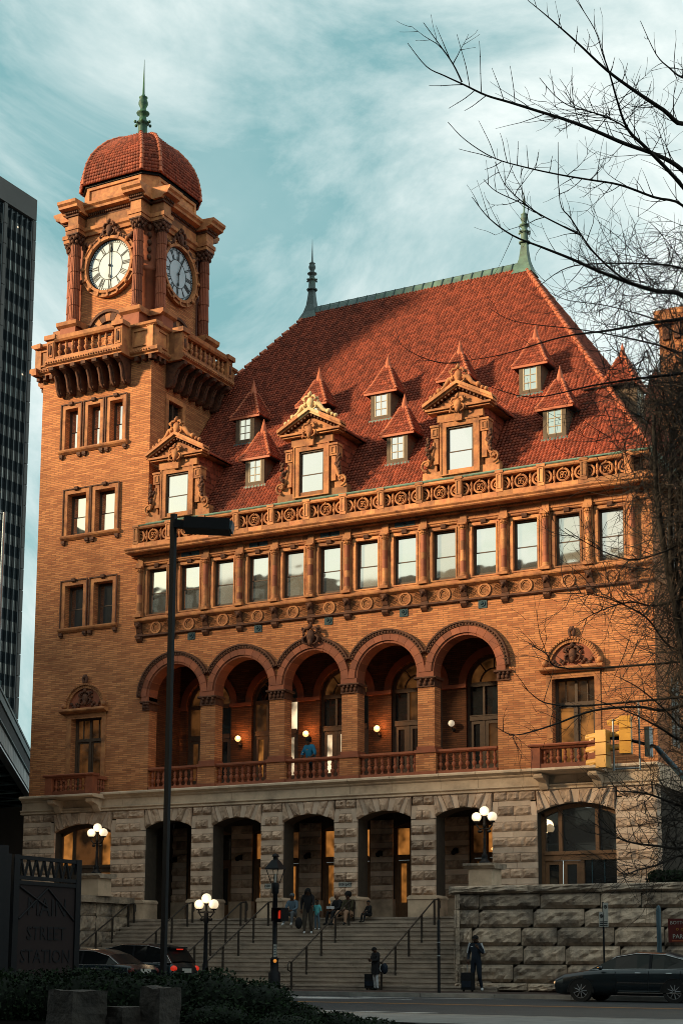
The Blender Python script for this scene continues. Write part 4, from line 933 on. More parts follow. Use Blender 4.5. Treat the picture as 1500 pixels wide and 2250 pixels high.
# ---- large pedimented dormers of terracotta
def big_dormer(x, par, pale):
    y = .02; ct = 'cream_terracotta' if pale else 'terracotta'
    dm = MB().box(x-.90, x+.90, y+.08, y+2.2, 18.7, 21.30).build('dormer', 'terracotta_block', par)
    sash_window(x, y-.03, 18.88, 20.66, .54, dm, 'sky_glass', ft=.05)
    MB().frame(x-.74, x+.74, 18.80, 20.86, .19, y-.10, y+.09, tb=.06).build('dormer_surround', 'terracotta', dm)
    MB().frame(x-.80, x+.80, 18.80, 20.92, .06, y-.13, y-.08, tb=.04).build('surround_moulding', 'terracotta', dm)
    MB().box(x-1.55, x+1.55, y-.04, y+.5, 18.66, 19.02).build('dormer_base', 'terracotta_block', dm)
    for s in (-1, 1):
        m = MB().box(x+s*1.0-.16, x+s*1.0+.16, y-.12, y+.3, 20.30, 20.72).box(x+s*1.0-.19, x+s*1.0+.19, y-.16, y+.3, 20.72, 20.80).box(x+s*.98-.10, x+s*.98+.10, y-.08, y+.3, 19.3, 20.30)
        m.frame(x+s*1.0-.10, x+s*1.0+.10, 20.38, 20.66, .035, y-.15, y-.12); m.build('side_console', 'terracotta', dm)
        m = MB(); sp = []
        for k in range(9):                                               # sweeping scroll
            t = k/8; sp.append((x+s*(1.06+.36*t*t), y-.04, 20.15-.86*t-.08*sin(PI*t)))
        m.tube(sp, [.09+.03*k/8 for k in range(9)], 6)
        cxs, czs = x+s*1.34, 19.30
        for k in range(16):
            a = -PI/2*1.0+k*.42; r0 = .25*(1-k/17)
            a2 = a+.42; r2 = .25*(1-(k+1)/17)
            m.tube([(cxs+s*r0*cos(a), y-.12, czs+r0*sin(a)), (cxs+s*r2*cos(a2), y-.12, czs+r2*sin(a2))], .05, 6)
        pts = [(x+s*.98, 19.0), (x+s*1.5, 19.0), (x+s*1.5, 19.16), (x+s*1.22, 19.3), (x+s*1.10, 19.7), (x+s*1.02, 20.2), (x+s*.98, 20.2)]
        m.prism(pts if s > 0 else pts[::-1], y, y+.4); m.build('scroll', 'terracotta', dm)
        m = MB(); rr = random.Random(int(x*10)+s)
        for k in range(16): m.ball((x+s*(1.0+.12*rr.random()+max(0, 20.1-19.9+k*.0)), y-.14-.05*rr.random(), 20.28-.055*k*(1 if k < 9 else .9)), .055+.03*rr.random(), 6, 4)
        for k in range(7): m.ball((x+s*(1.10+.10*k/6), y-.12, 19.95-.02*k+.03*rr.random()), .07, 6, 4)
        m.build('fruit_drop', 'terracotta_dark', dm)
    # entablature and pediment
    MB().box(x-.93, x+.93, y-.06, y+.1, 20.92, 21.32).build('dormer_frieze', 'terracotta_block', dm)
    for s in (-1, 1): MB().box(*sorted((x+s*.32, x+s*1.34)), y-.30, y+.25, 21.32, 21.40).box(*sorted((x+s*.32, x+s*1.26)), y-.22, y+.2, 21.25, 21.32).build('pediment_base', 'terracotta', dm)
    zb, za = 21.38, 22.14
    MB().prism([(x-1.2, zb), (x+1.2, zb), (x, za-.14)], y-.10, y+2.6).build('tympanum', 'terracotta', dm)
    for s in (-1, 1):
        n = 3
        for k in range(n):
            A0, A1 = k/n, (k+1)/n; P = lambda t: (x+s*1.42*(1-t), zb+(za-zb)*t)
            p0, p1 = P(A0), P(A1); th = .13
            pts = [(p0[0], p0[1]), (p1[0], p1[1]), (p1[0], p1[1]+th), (p0[0], p0[1]+th)]
            if s > 0: pts = pts[::-1]
            q = [(a, b+.06) for a, b in pts]
            mm = MB().prism(pts[::1], y-.30, y+.1).prism([(a, b+.085) for a, b in pts], y-.38, y+.1)
            mm.build('raking_cornice', 'cream_terracotta' if (pale and k == 2) else 'terracotta_block', dm)
    mm = MB()
    for s in (-1, 1):
        for k in range(9):
            t = (k+.5)/9; mm.box(x+s*1.30*(1-t)-.03, x+s*1.30*(1-t)+.03, y-.26, y-.1, zb+(za-zb)*t-.09, zb+(za-zb)*t-.02)
    tag(mm.build('modillions', 'terracotta_dark', dm), kind='stuff')
    mm = MB(); cartouche(mm, x, y-.26, 21.42, .95, 9); mm.prism([(x-.13, 20.82), (x+.13, 20.82), (x+.17, 21.3), (x-.17, 21.3)], y-.22, y-.05); mm.build('keystone_mask', 'terracotta', dm)
    mm = MB(); cartouche(mm, x, y-.20, 22.56, 1.0, 4)
    for s in (-1, 1):
        mm.tube([(x+s*.20, y-.18, 22.50), (x+s*.38, y-.18, 22.45), (x+s*.55, y-.18, 22.22), (x+s*.78, y-.18, 22.08)], [.09, .11, .08, .06], 6); mm.ball((x+s*.80, y-.18, 22.10), .11, 8, 5); mm.ball((x+s*1.12, y-.18, 21.88), .09, 6, 5); mm.ball((x+s*.96, y-.18, 21.96), .08, 6, 5)
    mm.build('crest', ct, dm)
    # tiled flanks and roof
    t = MB()
    for s in (-1, 1):
        X = x+s*.915
        for j in range(10):
            z_ = 18.95+j*.235; y0 = y+.12; y1 = .2+(z_+.1-18.7)/1.38
            k = max(1, int((y1-y0)/.19))
            for i in range(k):
                ya = y0+(y1-y0)*i/k; yb = y0+(y1-y0)*(i+1)/k
                t.add([(X, ya, z_), (X+s*.05, (ya+yb)/2, z_), (X, yb, z_), (X, yb, z_+.27), (X+s*.01, (ya+yb)/2, z_+.27), (X, ya, z_+.27)], [(0, 1, 4, 5), (1, 2, 3, 4)], 0, True)
        a = Vector((x+s*1.30, y-.1, zb+.02)); bb = Vector((x+s*1.30, 2.4, zb+.02)); c = Vector((x, 2.9, za+.06)); d_ = Vector((x, y-.1, za+.06))
        flat_tiles(t, (a, bb, c, d_) if s > 0 else (bb, a, d_, c), 0, 5)
    tag(t.build('dormer_tiles', 'roof_tile', dm), kind='stuff')
    m = MB(); m.tube([(x+.97, 2.25, 21.36), (x+.93, .35, 18.75)], .035, 5); m.build('lead_flashing', 'copper_dark', dm)
for x, pl in ((-6.42, False), (-.12, True), (6.20, False)): big_dormer(x, st, pl)
# brick stair turret and red gable behind the roof, seen at the right edge
ct_ = thing('brick_tower', 'orange brick tower rising behind the right end of the red roof', 'tower', (10.2, 20, 2.5))
MB().box(8.2, 11.2, 19.0, 22.0, 2.5, 31.2).build('wall', 'brick', ct_); MB().box(8.0, 11.4, 18.8, 22.2, 31.2, 31.9).build('parapet', 'terracotta', ct_)
for k in range(5): MB().box(8.4+k*.55, 8.7+k*.55, 18.85, 19, 30.4, 31.2).build('corbel', 'terracotta_dark', ct_)
MB().prism([(7.0, 26.5), (8.3, 26.5), (8.3, 28.4), (7.9, 29.2), (7.5, 28.4)], 19.2, 21).build('gable', 'terracotta_red', ct_)

# ================================================================== the clock tower
TX, TY, TH = (XL+XT)/2, 2.86, 2.86
tw = thing('clock_tower', 'orange brick clock tower with white clock faces and a red tiled dome', 'clock tower', (TX, TY, 7.62))
W1 = [rect(-12.28, -11.62, 22.5, 24.32), rect(-11.08, -10.44, 22.5, 24.32), rect(-9.92, -9.27, 22.5, 24.32)]
W2 = [rect(-12.02, -11.05, 18.68, 20.5), rect(-10.56, -9.55, 18.68, 20.5)]
W3 = [rect(-12.00, -11.05, 14.68, 16.5), rect(-10.50, -9.53, 14.68, 16.5)]
mb = MB()
holed(mb, rect(XL, XT, 7.62, 26.0), [rect(-11.48, -9.92, 7.64, 10.85)]+W1+W2+W3, 0.0, 0, .5)
holed(mb, rect(0, 5.72, 17.0, 26.0), [rect(1.28, 2.30, 22.5, 24.42)], XT, 0, -.4, ax='x')
mb.box(XL, XL+.3, .002, 5.72, 7.62, 26.0); mb.box(XL+.3, XT-.002, 5.4, 5.72, 7.62, 26)
mb.add([(XL+.3, .5, 26), (XT, .5, 26), (XT, 5.72, 26), (XL+.3, 5.72, 26)], [(0, 1, 2, 3)])
mb.build('brick_wall', 'brick', tw)
lunette(-10.76, tw); balcony_window(-10.70, tw, 'faint_glass')
def tower_windows(holes, z0, z1, zt, glass, name='window'):
    for h in holes:
        xa, xb = h[0][0], h[1][0]; x = (xa+xb)/2
        sash_window(x, .26, z0+.03, z1-.02, (xb-xa)/2, tw, glass, ft=.05)
        MB().frame(xa-.22, xb+.22, z0, z1+.22, .215, -.06, .0, tb=.01).build('window_surround', 'terracotta', tw)
        MB().frame(xa-.235, xb+.235, z0-.0, z1+.24, .05, -.10, -.06, tb=.01).build('surround_moulding', 'terracotta_dark', tw)
        MB().prism([(-.10, z1+.12), (-.16, z1+.16), (-.17, z1+.28), (0, z1+.28), (0, z1+.12)], x-.09, x+.09, axis='x').build('keystone', 'terracotta_dark', tw)
    xa, xb = holes[0][0][0]-.28, holes[-1][1][0]+.28
    MB().prism([(-.04, z0-.20), (-.14, z0-.12), (-.17, z0-.06), (-.17, z0-.01), (0, z0+.0), (0, z0-.20)], xa, xb, axis='x').build('window_sill', 'terracotta', tw)
    for h0, h1 in zip([None]+holes, holes+[None]):
        cx = [(xa+.12)] if h0 is None else ([(xb-.12)] if h1 is None else [(h0[1][0]+h1[0][0])/2-.14, (h0[1][0]+h1[0][0])/2+.14])
        for c in cx: MB().box(c-.09, c+.09, -.12, 0, z0-.32, z0-.2).box(c-.07, c+.07, -.08, 0, z0-.38, z0-.32).build('sill_bracket', 'terracotta_dark', tw)
tower_windows(W1, 22.5, 24.32, 0, 'sky_glass'); tower_windows(W2, 18.68, 20.5, 0, 'sky_glass'); tower_windows(W3, 14.68, 16.5, 0, 'shade_glass')
# side window (in the shade of the roof side)
f = MB().box(XT-.3, XT-.2, 1.28, 2.30, 22.5, 24.42).build('side_window', 'dark_glass', tw)
MB().box(XT-.2, XT-.1, 1.74, 1.82, 22.5, 24.42).build('sash', 'window_wood', f)
for (a, b) in ((1.05, 1.27), (2.31, 2.53)): MB().box(XT, XT+.05, a, b, 22.4, 24.44).build('side_surround', 'terracotta_block', f)
MB().box(XT, XT+.06, 1.05, 2.53, 24.44, 24.66).build('side_lintel', 'terracotta_block', f)
rgf = random.Random(21)
HW = 2.05
bal_t = baluster(.62, .10, 'terracotta')
shaft = MB()
for i in range(16):                                                # fluted shaft
    a = 2*PI*i/16; shaft.tube([(.20*cos(a), .20*sin(a), 0), (.175*cos(a), .175*sin(a), 1)], .036, 4, cap=False)
shaft.lathe([(.205, 0), (.18, 1)], 0, 0, 16); shaft = shaft.mesh('column_shaft', 'terracotta_red_block')
ccap = MB().lathe([(.19, 0), (.22, .03), (.19, .06), (.20, .3), (.30, .42)], 0, 0, 12).box(-.30, .30, -.30, .30, .44, .50)
for j, (rr_, zz, n_) in enumerate(((.235, .14, 8), (.265, .28, 8), (.30, .38, 4))):
    for k in range(n_):
        a = 2*PI*(k+.5*j)/n_+PI/4; ccap.ball((rr_*cos(a), rr_*sin(a), zz), .075 if n_ == 8 else .09, 6, 4, sc=(1, 1, 1.3))
ccap = ccap.mesh('column_capital', 'terracotta_dark')
cbas = MB().lathe([(.27, 0), (.29, .05), (.25, .10), (.22, .14), (.25, .19), (.21, .24)], 0, 0, 14).mesh('column_base', 'terracotta_red')
brk = MB()
pp = [(-.02, -1.02), (-.10, -1.10), (-.22, -1.10), (-.34, -1.02), (-.42, -.82), (-.48, -.55), (-.60, -.32), (-.82, -.20), (-.94, -.14), (-.96, 0), (0, 0)]
brk.prism(pp, -.115, .115, axis='x')
brk.tube([(0, -.24, -1.06), (0, -.42, -.86), (0, -.50, -.56), (0, -.64, -.30)], [.06, .07, .06, .05], 6)
brk.tube([(-.13, -.16, -.96), (.13, -.16, -.96)], .13, 8); brk.tube([(-.13, -.82, -.10), (.13, -.82, -.10)], .10, 8)
brk = brk.mesh('bracket', 'terracotta_dark')
NUM = ['XII', 'I', 'II', 'III', 'IIII', 'V', 'VI', 'VII', 'VIII', 'IX', 'X', 'XI']
def face(k, det):
    R = Matrix.Translation((TX, TY, 0)) @ Matrix.Rotation(k*PI/2, 4, 'Z')
    def fin(m, nm, mat, p=tw): m.xf(R); return m.build(nm, mat, p)
    def ins(me, nm, loc, sc=(1, 1, 1), p=tw): return inst(me, nm, p, R @ Vector(loc), (0, 0, k*PI/2), sc)
    # local frame: x along the face, -y outwards, origin on the tower axis
    # balcony ledge: centre bay projects more than the corners
    for (xa, xb, pr) in ((-1.98, 1.98, 1.02), (-3.02, -1.98, .36), (1.98, 3.02, .36)):
        y = -(TH+pr)
        m = MB(); m.prism([(y+.10, 25.98), (y+.10, 26.04), (y, 26.10), (y, 26.24), (y+.04, 26.28), (-TH, 26.28), (-TH, 25.98)], xa, xb+(.36+.0 if xb > 3 else 0), axis='x')
        n = int((xb-xa)/.13)
        for i in range(n): m.ball((xa+(i+.5)*(xb-xa)/n, y-.01, 26.16), .045, 5, 4)
        fin(m, 'balcony_ledge', 'terracotta')
    if det:
        m = MB()
        for s in (-1, 1):
            for q in (2.25, 2.6, 2.95): fin(MB().box(s*q-.08, s*q+.08, -(TH+.26), -TH, 25.78, 25.98), 'modillion', 'terracotta_dark')
    for i in range(7): ins(brk, 'bracket', (-1.71+.57*i, -TH, 25.98))
    # corner panels
    for s in (-1, 1):
        xa, xb = sorted((s*1.98, s*3.16)); y = -(TH+.24)
        fin(MB().box(xa, xb, y, y+.3, 26.28, 27.22), 'corner_parapet', 'terracotta_block')
        fin(MB().frame(xa+.08, xb-.14, 26.38, 27.12, .07, y-.05, y), 'panel_frame', 'terracotta')
        fin(MB().prism([(y, 27.20), (y-.12, 27.28), (y-.14, 27.38), (y+.35, 27.42), (y+.35, 27.20)], xa, xb+.14*(s > 0)-.0, axis='x'), 'parapet_coping', 'terracotta')
        xa, xb = sorted((s*1.58, s*1.98)); y = -(TH+.92)
        fin(MB().box(xa, xb, y, y+.38, 26.28, 27.20).frame(xa+.06, xb-.06, 26.42, 27.08, .04, y-.03, y), 'balcony_post', 'terracotta')
        fin(MB().ball(((xa+xb)/2, y-.02, 26.75), .10, 8, 6, sc=(.8, .4, 2.2)), 'post_ornament', 'terracotta_dark')
        fin(MB().box(xa-.09, xb+.09, y-.10, y+.45, 27.20, 27.40), 'post_cap', 'terracotta')
        fin(MB().box(*sorted((s*1.78, s*1.98)), y+.38, -TH-.24, 26.28, 27.3), 'return_parapet', 'terracotta_block')
    y = -(TH+.76)
    fin(MB().box(-1.58, 1.58, y-.13, y+.13, 26.28, 26.42), 'base_rail', 'terracotta_block')
    fin(MB().prism([(y-.14, 27.08), (y-.20, 27.16), (y-.22, 27.32), (y+.18, 27.34), (y+.16, 27.08)], -1.58, 1.58, axis='x'), 'hand_rail', 'terracotta')
    for i in range(9): ins(bal_t, 'baluster', (-1.4+.35*i, y, 26.42), (1.05, 1.05, 1.06))
    # clock stage wall
    yf = -HW
    fin(MB().box(-1.55, 1.55, yf, yf+.5, 27.3, 32.60), 'clock_wall', 'brick'); fin(MB().box(-1.6, 1.6, yf-.04, yf+.5, 26.28, 27.3), 'shaded_wall_base', 'terracotta_dark')  # wall foot coloured dark for the shade behind the balusters
    for s in (-1, 1):
        xx = s*1.68; yc = -2.40
        fin(MB().box(xx-.42, xx+.42, yc-.40, yc+.5, 26.28, 28.10).box(xx-.34, xx+.34, yc-.32, yc-.30, 26.5, 28.0), 'pedestal', 'terracotta_red')
        fin(MB().prism([(yc-.38, 28.10), (yc-.52, 28.20), (yc-.54, 28.36), (yc+.5, 28.38), (yc+.5, 28.10)], xx-.54, xx+.54, axis='x'), 'pedestal_cap', 'terracotta')
        ins(cbas, 'column_base', (xx, yc, 28.38))
        z_ = 28.62
        for h in (.62, .75, .8, .7, .53):
            ins(shaft, 'column_drum', (xx, yc, z_), (1, 1, h*.99)); z_ += h
        ins(ccap, 'column_capital', (xx, yc, 32.02))
        # broken entablature over each column
        m = MB().box(xx-.33, xx+.33, yc-.30, yf+.1, 32.52, 32.68).box(xx-.37, xx+.37, yc-.34, yf+.1, 32.68, 32.86); fin(m, 'architrave_block', 'terracotta')
        fin(MB().box(xx-.27, xx+.27, yc-.25, yf+.1, 32.86, 33.32), 'frieze_block', 'terracotta_block')
    m = MB(); m.prism([(yf-.10, 32.52), (yf-.14, 32.66), (yf-.22, 32.72), (yf-.24, 32.86), (yf+.2, 32.86), (yf+.2, 32.52)], -1.34, 1.34, axis='x'); fin(m, 'architrave', 'terracotta')
    for i in range(5): fin(MB().box(-1.34+i*.536+.004, -1.34+(i+1)*.536-.004, yf-.09, yf+.2, 32.865, 33.32), 'frieze_block', 'terracotta_block')
    for (xa, xb, pr) in ((-1.36, 1.36, .10), (-2.08, -1.36, .66), (1.36, 2.08, .66)):
        y = yf-pr
        m = MB().box(xa, xb, y, yf+.3, 33.32, 33.42)
        q = xa+.03
        while q < xb-.05: m.box(q, q+.055, y-.09, y, 33.42, 33.52); q += .105
        fin(m, 'dentils', 'terracotta_dark')
        fin(MB().prism([(y-.06, 33.52), (y-.30, 33.58), (y-.32, 33.68), (y-.42, 33.76), (y-.44, 33.88), (yf+.5, 33.98), (yf+.5, 33.42), (y, 33.42)], xa-(.14 if pr > .3 else 0), xb+(.14 if pr > .3 else 0), axis='x'), 'cornice', 'terracotta_block')
    # attic under the dome with sunk panel
    y = -1.97
    fin(MB().box(-1.47, 1.47, y+.02, y+.6, 33.9, 34.90).frame(-1.47, 1.47, 34.02, 34.86, .14, y-.05, y+.02), 'attic_panel', 'terracotta_block')
    fin(MB().box(-1.52, 1.52, y-.10, y+.4, 34.87, 35.0), 'dome_gutter', 'black_iron')
    # clock
    zc = 30.90; yd = yf-.02
    m = MB().ringx(0, yd, zc, 1.18, 1.30, -.22, .0, 40).ringx(0, yd, zc, 1.30, 1.42, -.14, 0, 40).ringx(0, yd, zc, 1.42, 1.47, -.18, 0, 40)
    for i in range(16):
        a = 2*PI*i/16; m.ringx(0, yd, zc, 1.19, 1.46, -.235, 0, 2, a0=a-.035, a1=a+.035)
    for a in (PI*.25, PI*.75, PI*1.25, PI*1.75, 0, PI): m.ball((1.38*cos(a), yd-.2, zc+1.38*sin(a)), .10, 6, 5)
    clk = fin(m, 'clock_surround', 'terracotta')
    dial = MB().ringx(0, yd, zc, 0.001, 1.17, -.03, 0, 48); d = fin(dial, 'clock_dial', 'dial_white', clk)
    fin(MB().ringx(0, yd-.03, zc, .62, .65, -.012, 0, 40).ringx(0, yd-.03, zc, 1.045, 1.06, -.012, 0, 40).ringx(0, yd-.03, zc, 1.135, 1.18, -.012, 0, 40), 'dial_ring', 'dial_black', d)
    m = MB()
    for i in range(60):
        a = 2*PI*i/60; t_ = Matrix.Translation((0, 0, zc)) @ Matrix.Rotation(a, 4, 'Y'); b0 = len(m.v)
        m.box(-.014, .014, yd-.042, yd-.03, 1.06, 1.135); m.xf(t_, b0)
    fin(m, 'minute_marks', 'dial_black', d)
    for h, sN in enumerate(NUM):
        m = MB(); ws = {'I': .062, 'V': .13, 'X': .13}; tot = sum(ws[c] for c in sN); q = -tot/2
        def bar(xb, xt, t=.028): m.prism([(xb-t/2, .66), (xb+t/2, .66), (xt+t/2, 1.035), (xt-t/2, 1.035)], yd-.042, yd-.03)
        for c in sN:
            c_ = q+ws[c]/2
            if c == 'I': bar(c_, c_, .036)
            elif c == 'V': bar(c_, c_-.045, .04); bar(c_, c_+.045, .02)
            else: bar(c_-.045, c_+.045, .02); bar(c_+.045, c_-.045, .04)
            q += ws[c]
        m.xf(Matrix.Translation((0, 0, zc)) @ Matrix.Rotation(h*PI/6, 4, 'Y')); fin(m, 'numeral', 'dial_black', d)
    mins = 0 if k == 0 else 4
    def hand(L_, wd, ang, nm):
        m = MB().prism([(-.02, -.05), (.02, -.05), (.025, L_*.55), (wd, L_*.70), (.02, L_*.8), (.008, L_), (-.008, L_), (-.02, L_*.8), (-wd, L_*.70), (-.025, L_*.55)], yd-.10, yd-.08)
        m.xf(Matrix.Translation((0, 0, zc)) @ Matrix.Rotation(ang, 4, 'Y')); fin(m, nm, 'dial_black', clk)
    hand(1.08, .05, 2*PI*mins/60, 'minute_hand'); hand(.72, .075, PI+2*PI*mins/720, 'hour_hand')
    fin(MB().ball((0, yd-.09, zc), .07, 10, 6, sc=(1, .6, 1)), 'hand_boss', 'dial_black', clk)
    if det:
        m = MB(); cartouche(m, 0, yd-.18, zc+1.62, 1.05, 3)
        fin(m, 'cartouche', 'terracotta_dark')
        m = MB(); r_ = random.Random(k+3)
        for s in (-1, 1):
            for i in range(14):
                t_ = i/13; X = s*(.35+.95*t_); Z = zc+1.55-.42*sin(PI*t_*.8)-.1*t_
                m.ball((X, yd-.10-.06*r_.random(), Z), .075+.05*r_.random(), 6, 4)
            for i in range(5): m.ball((s*1.36, yd-.06, zc+1.2-.14*i), .07, 6, 4)
        fin(m, 'garland', 'terracotta_dark')
    # arched opening below the clock
    m = MB().ringx(0, yf-.02, 27.72, 1.0, 1.12, -.18, .02, 18, a0=0, a1=PI)
    fin(m, 'arch_rim', 'terracotta_dark')
    for i in range(9):
        a = PI*(i+.5)/9; fin(MB().ringx(0, yf-.02, 27.72, .62, .99, -.10, .02, 2, a0=a-.16, a1=a+.16), 'arch_block', 'terracotta_dark' if i % 2 else 'terracotta')
    fin(MB().prism([(.62*cos(PI*i/12), 27.7+.62*sin(PI*i/12)) for i in range(13)], yf-.03, yf-.01), 'opening', 'interior_dark')
    # corner pier, rounded, to the right of this face
    m = MB(); c = 1.58; m.lathe([(.46, 26.3), (.46, 30.35), (.52, 30.38), (.53, 30.55), (.46, 30.6), (.44, 32.52), (.56, 32.7), (.56, 32.86), (.46, 32.9), (.46, 33.34), (.55, 33.42), (.60, 33.5), (.78, 33.6), (.82, 33.84), (.4, 34.0)], c, -c, 16)
    fin(m, 'corner_pier', 'terracotta_red')
    m = MB()
    for i in range(5): m.ball((c+.36, -c-.36, 32.3-.34*i), .11, 6, 5, sc=(1, 1, 1.3))
    if det: fin(m, 'corner_drop', 'terracotta_dark')
    fin(MB().prism([(1.47, -1.99), (1.99, -1.47), (1.3, -.8), (.8, -1.3)], 33.9, 34.9, axis='z'), 'attic_corner', 'terracotta_block')
    fin(MB().prism([(1.52, -2.07), (2.07, -1.52), (1.3, -.8), (.8, -1.3)], 34.87, 35.0, axis='z'), 'dome_gutter', 'black_iron')
for k in (0, 1, 2, 3): face(k, k in (0, 1))
MB().box(TX-1.5, TX+1.5, TY-1.5, TY+1.5, 26.3, 34.9).box(XL-.3, XT+.3, -.3, 5.72+.3, 26.1, 26.29).build('stage_core', 'interior_dark', tw)
# dome with tiles on eight faces
prof = [(1.07, 34.96), (1.055, 35.45), (1.01, 35.95), (.935, 36.4), (.82, 36.8), (.655, 37.2), (.45, 37.5), (.21, 37.72), (.09, 37.8)]
V8 = []
for (a, b) in ((-1.47, -2.02), (1.47, -2.02), (2.02, -1.47), (2.02, 1.47), (1.47, 2.02), (-1.47, 2.02), (-2.02, 1.47), (-2.02, -1.47)): V8.append((a, b))
t = MB(); core = MB()
def blend(i, s):                     # towards the top the plan becomes a regular octagon
    a, b = V8[i]; ang = math.atan2(b, a); q = max(0, 1-s)*.5; rr_ = math.hypot(a, b)
    reg = -PI/2-PI/8+i*PI/4
    d_ = math.atan2(sin(ang-reg), cos(ang-reg)); an = ang-d_*q
    return rr_*cos(an)*s, rr_*sin(an)*s
for i in range(8):
    for k in range(len(prof)-1):
        (s0, z0), (s1, z1) = prof[k], prof[k+1]; j = (i+1) % 8
        a0_, a1_, b0_, b1_ = blend(i, s0), blend(j, s0), blend(i, s1), blend(j, s1)
        P = [Vector((TX+a0_[0], TY+a0_[1], z0)), Vector((TX+a1_[0], TY+a1_[1], z0)), Vector((TX+b1_[0], TY+b1_[1], z1)), Vector((TX+b0_[0], TY+b0_[1], z1))]
        core.add([p.copy() for p in P], [(0, 1, 2, 3)], 0, False)
        if (P[2]-P[3]).length < .02 and (P[1]-P[0]).length < .05: continue
        flat_tiles(t, P, 0, 3)
core.build('dome', 'roof_deck', tw); tag(t.build('dome_tiles', 'roof_tile', tw), kind='stuff')
for i in range(8):
    m = MB()
    for k in range(len(prof)-1):
        (s0, z0), (s1, z1) = prof[k], prof[k+1]; a, b = blend(i, s0), blend(i, s1)
        for q in range(2):
            A_ = Vector((TX+a[0], TY+a[1], z0+.05)).lerp(Vector((TX+b[0], TY+b[1], z1+.05)), q/2); B_ = Vector((TX+a[0], TY+a[1], z0+.05)).lerp(Vector((TX+b[0], TY+b[1], z1+.05)), (q+1.15)/2)
            m.tube([A_, B_], [.105, .08], 7)
    m.build('dome_rib', 'terracotta_orange', tw)
finial(TX, TY, 37.82, 1.54, tw, 'copper_bright', base=False)
MB().lathe([(.42, 37.6), (.36, 37.75), (.28, 37.85), (.27, 38.0)], TX, TY, 8).build('finial_base', 'copper_bright', tw)

# ================================================================== ground, road, pavement
def sheet(name, mat, x0, x1, y0, y1, z, zb=None, kind='structure'):
    m = MB(); m.add([(x0, y0, z), (x1, y0, z), (x1, y1, z if zb is None else zb), (x0, y1, z if zb is None else zb)], [(0, 1, 2, 3)])
    return tag(m.build(name, mat), kind=kind)
sheet('ground', 'ground_asphalt', -900, 900, -900, 1200, -.30)
sheet('road', 'asphalt', -160, 160, -24.6, -8.2, -.15, -.12)
pv = tag(MB().box(-60, 90, -8.0, -4.0, -.3, -.0).build('pavement', 'paver'), kind='structure')
near = tag(MB().box(-60, 90, -28.5, -24.8, -.3, -.03).build('near_pavement', 'concrete'), kind='structure')
def curbs(y0, y1, xa, xb, zt, nm, step=2.4):
    par = thing(nm, {'far_curb': 'pale kerb stones along the edge of the brick pavement by the station', 'near_curb': 'kerb stones along the near side of the road in front of the hedge'}[nm], 'kerb', (xa, y0, -.3))
    x = xa
    while x < xb: MB().box(x+.006, min(x+step, xb)-.006, y0, y1, -.3, zt).build('kerb_stone', 'curb_stone', par); x += step
curbs(-8.2, -8.0, -30, 60, .004, 'far_curb'); curbs(-24.8, -24.6, 4, 40, -.025, 'near_curb')
rz_ = lambda y: -.12-.03*(-8.2-y)/16.4
def mark(name, mat, pts, parent=None): return tag(MB().add([(x, y, rz_(y)+.006) for x, y in pts], [tuple(range(len(pts)))]).build(name, mat), kind='structure')
mark('yellow_line', 'yellow_paint', [(-60, -15.12), (90, -15.12), (90, -15.0), (-60, -15.0)]); mark('yellow_line', 'yellow_paint', [(-60, -14.82), (90, -14.82), (90, -14.72), (-60, -14.72)])
for x in (-8, 3.0-.4, 11.7, 20.5): mark('lane_dash', 'white_paint', [(x, -21.0), (x+3.2, -21.0), (x+3.2, -20.86), (x, -20.86)])
mark('stop_line', 'white_paint', [(4.2, -14.3), (4.7, -14.3), (7.6, -9.2), (7.1, -9.2)])
mark('crossing_stripe', 'white_paint', [(2.0, -10.6), (2.0, -10.9), (11.5, -9.2), (11.5, -9.05)])
mark('crossing_stripe', 'white_paint', [(1.5, -12.6), (1.5, -12.95), (9.5, -11.15), (9.5, -10.95)])
# planting bed with a low soil mound where the camera stands
m = MB(); NX, NY = 26, 14; vs = []
for j in range(NY+1):
    for i in range(NX+1):
        x = 4+30*i/NX; y = -28.5-20*j/NY; h = -.03+.08*min(1, max(0, (-28.6-y)/3))*(1 if x < 18.5 else max(0, 1-(x-18.5)/1.5))
        h -= .25*max(0, min(1, (x-18)/3)); vs.append((x, y, h+.03*noise.noise(Vector((x, y, 0)))))
m.add(vs, [(j*(NX+1)+i, (j+1)*(NX+1)+i, (j+1)*(NX+1)+i+1, j*(NX+1)+i+1) for j in range(NY) for i in range(NX)], 0, True)
tag(m.build('planting_bed', 'soil'), kind='structure')

# ================================================================== stairs
stairs = thing('staircase', 'wide grey stone staircase rising from the pavement to the station arcade', 'stairs', (0, -2.7, 0))
RIS, TRD, Y0S = 2.51/16, .293, -4.9
rs = random.Random(4)
for i in range(16):
    y = Y0S+TRD*i; z1 = RIS*(i+1); ext = 1.55-.30*i if i < 5 else 0
    xa, xb = -7.92-max(ext, 0), 7.92+max(ext, 0); x = xa
    while x < xb-.01:
        x2 = min(x+1.7+rs.random()*1.3, xb)
        if xb-x2 < .6: x2 = xb
        dz = (rs.random()-.5)*.006
        MB().box(x+.004, x2-.004, y-.03, y+TRD+.02 if i < 15 else -.4, z1-.06+dz, z1+dz).box(x+.004, x2-.004, y, y+TRD+.02, z1-RIS, z1-.06).build('step_block', 'step_stone', stairs); x = x2
MB().prism([(-4.7, 0), (-.45, 0), (-.45, 2.3)], -7.9, 7.9, axis='x').build('stair_core', 'mortar', stairs)

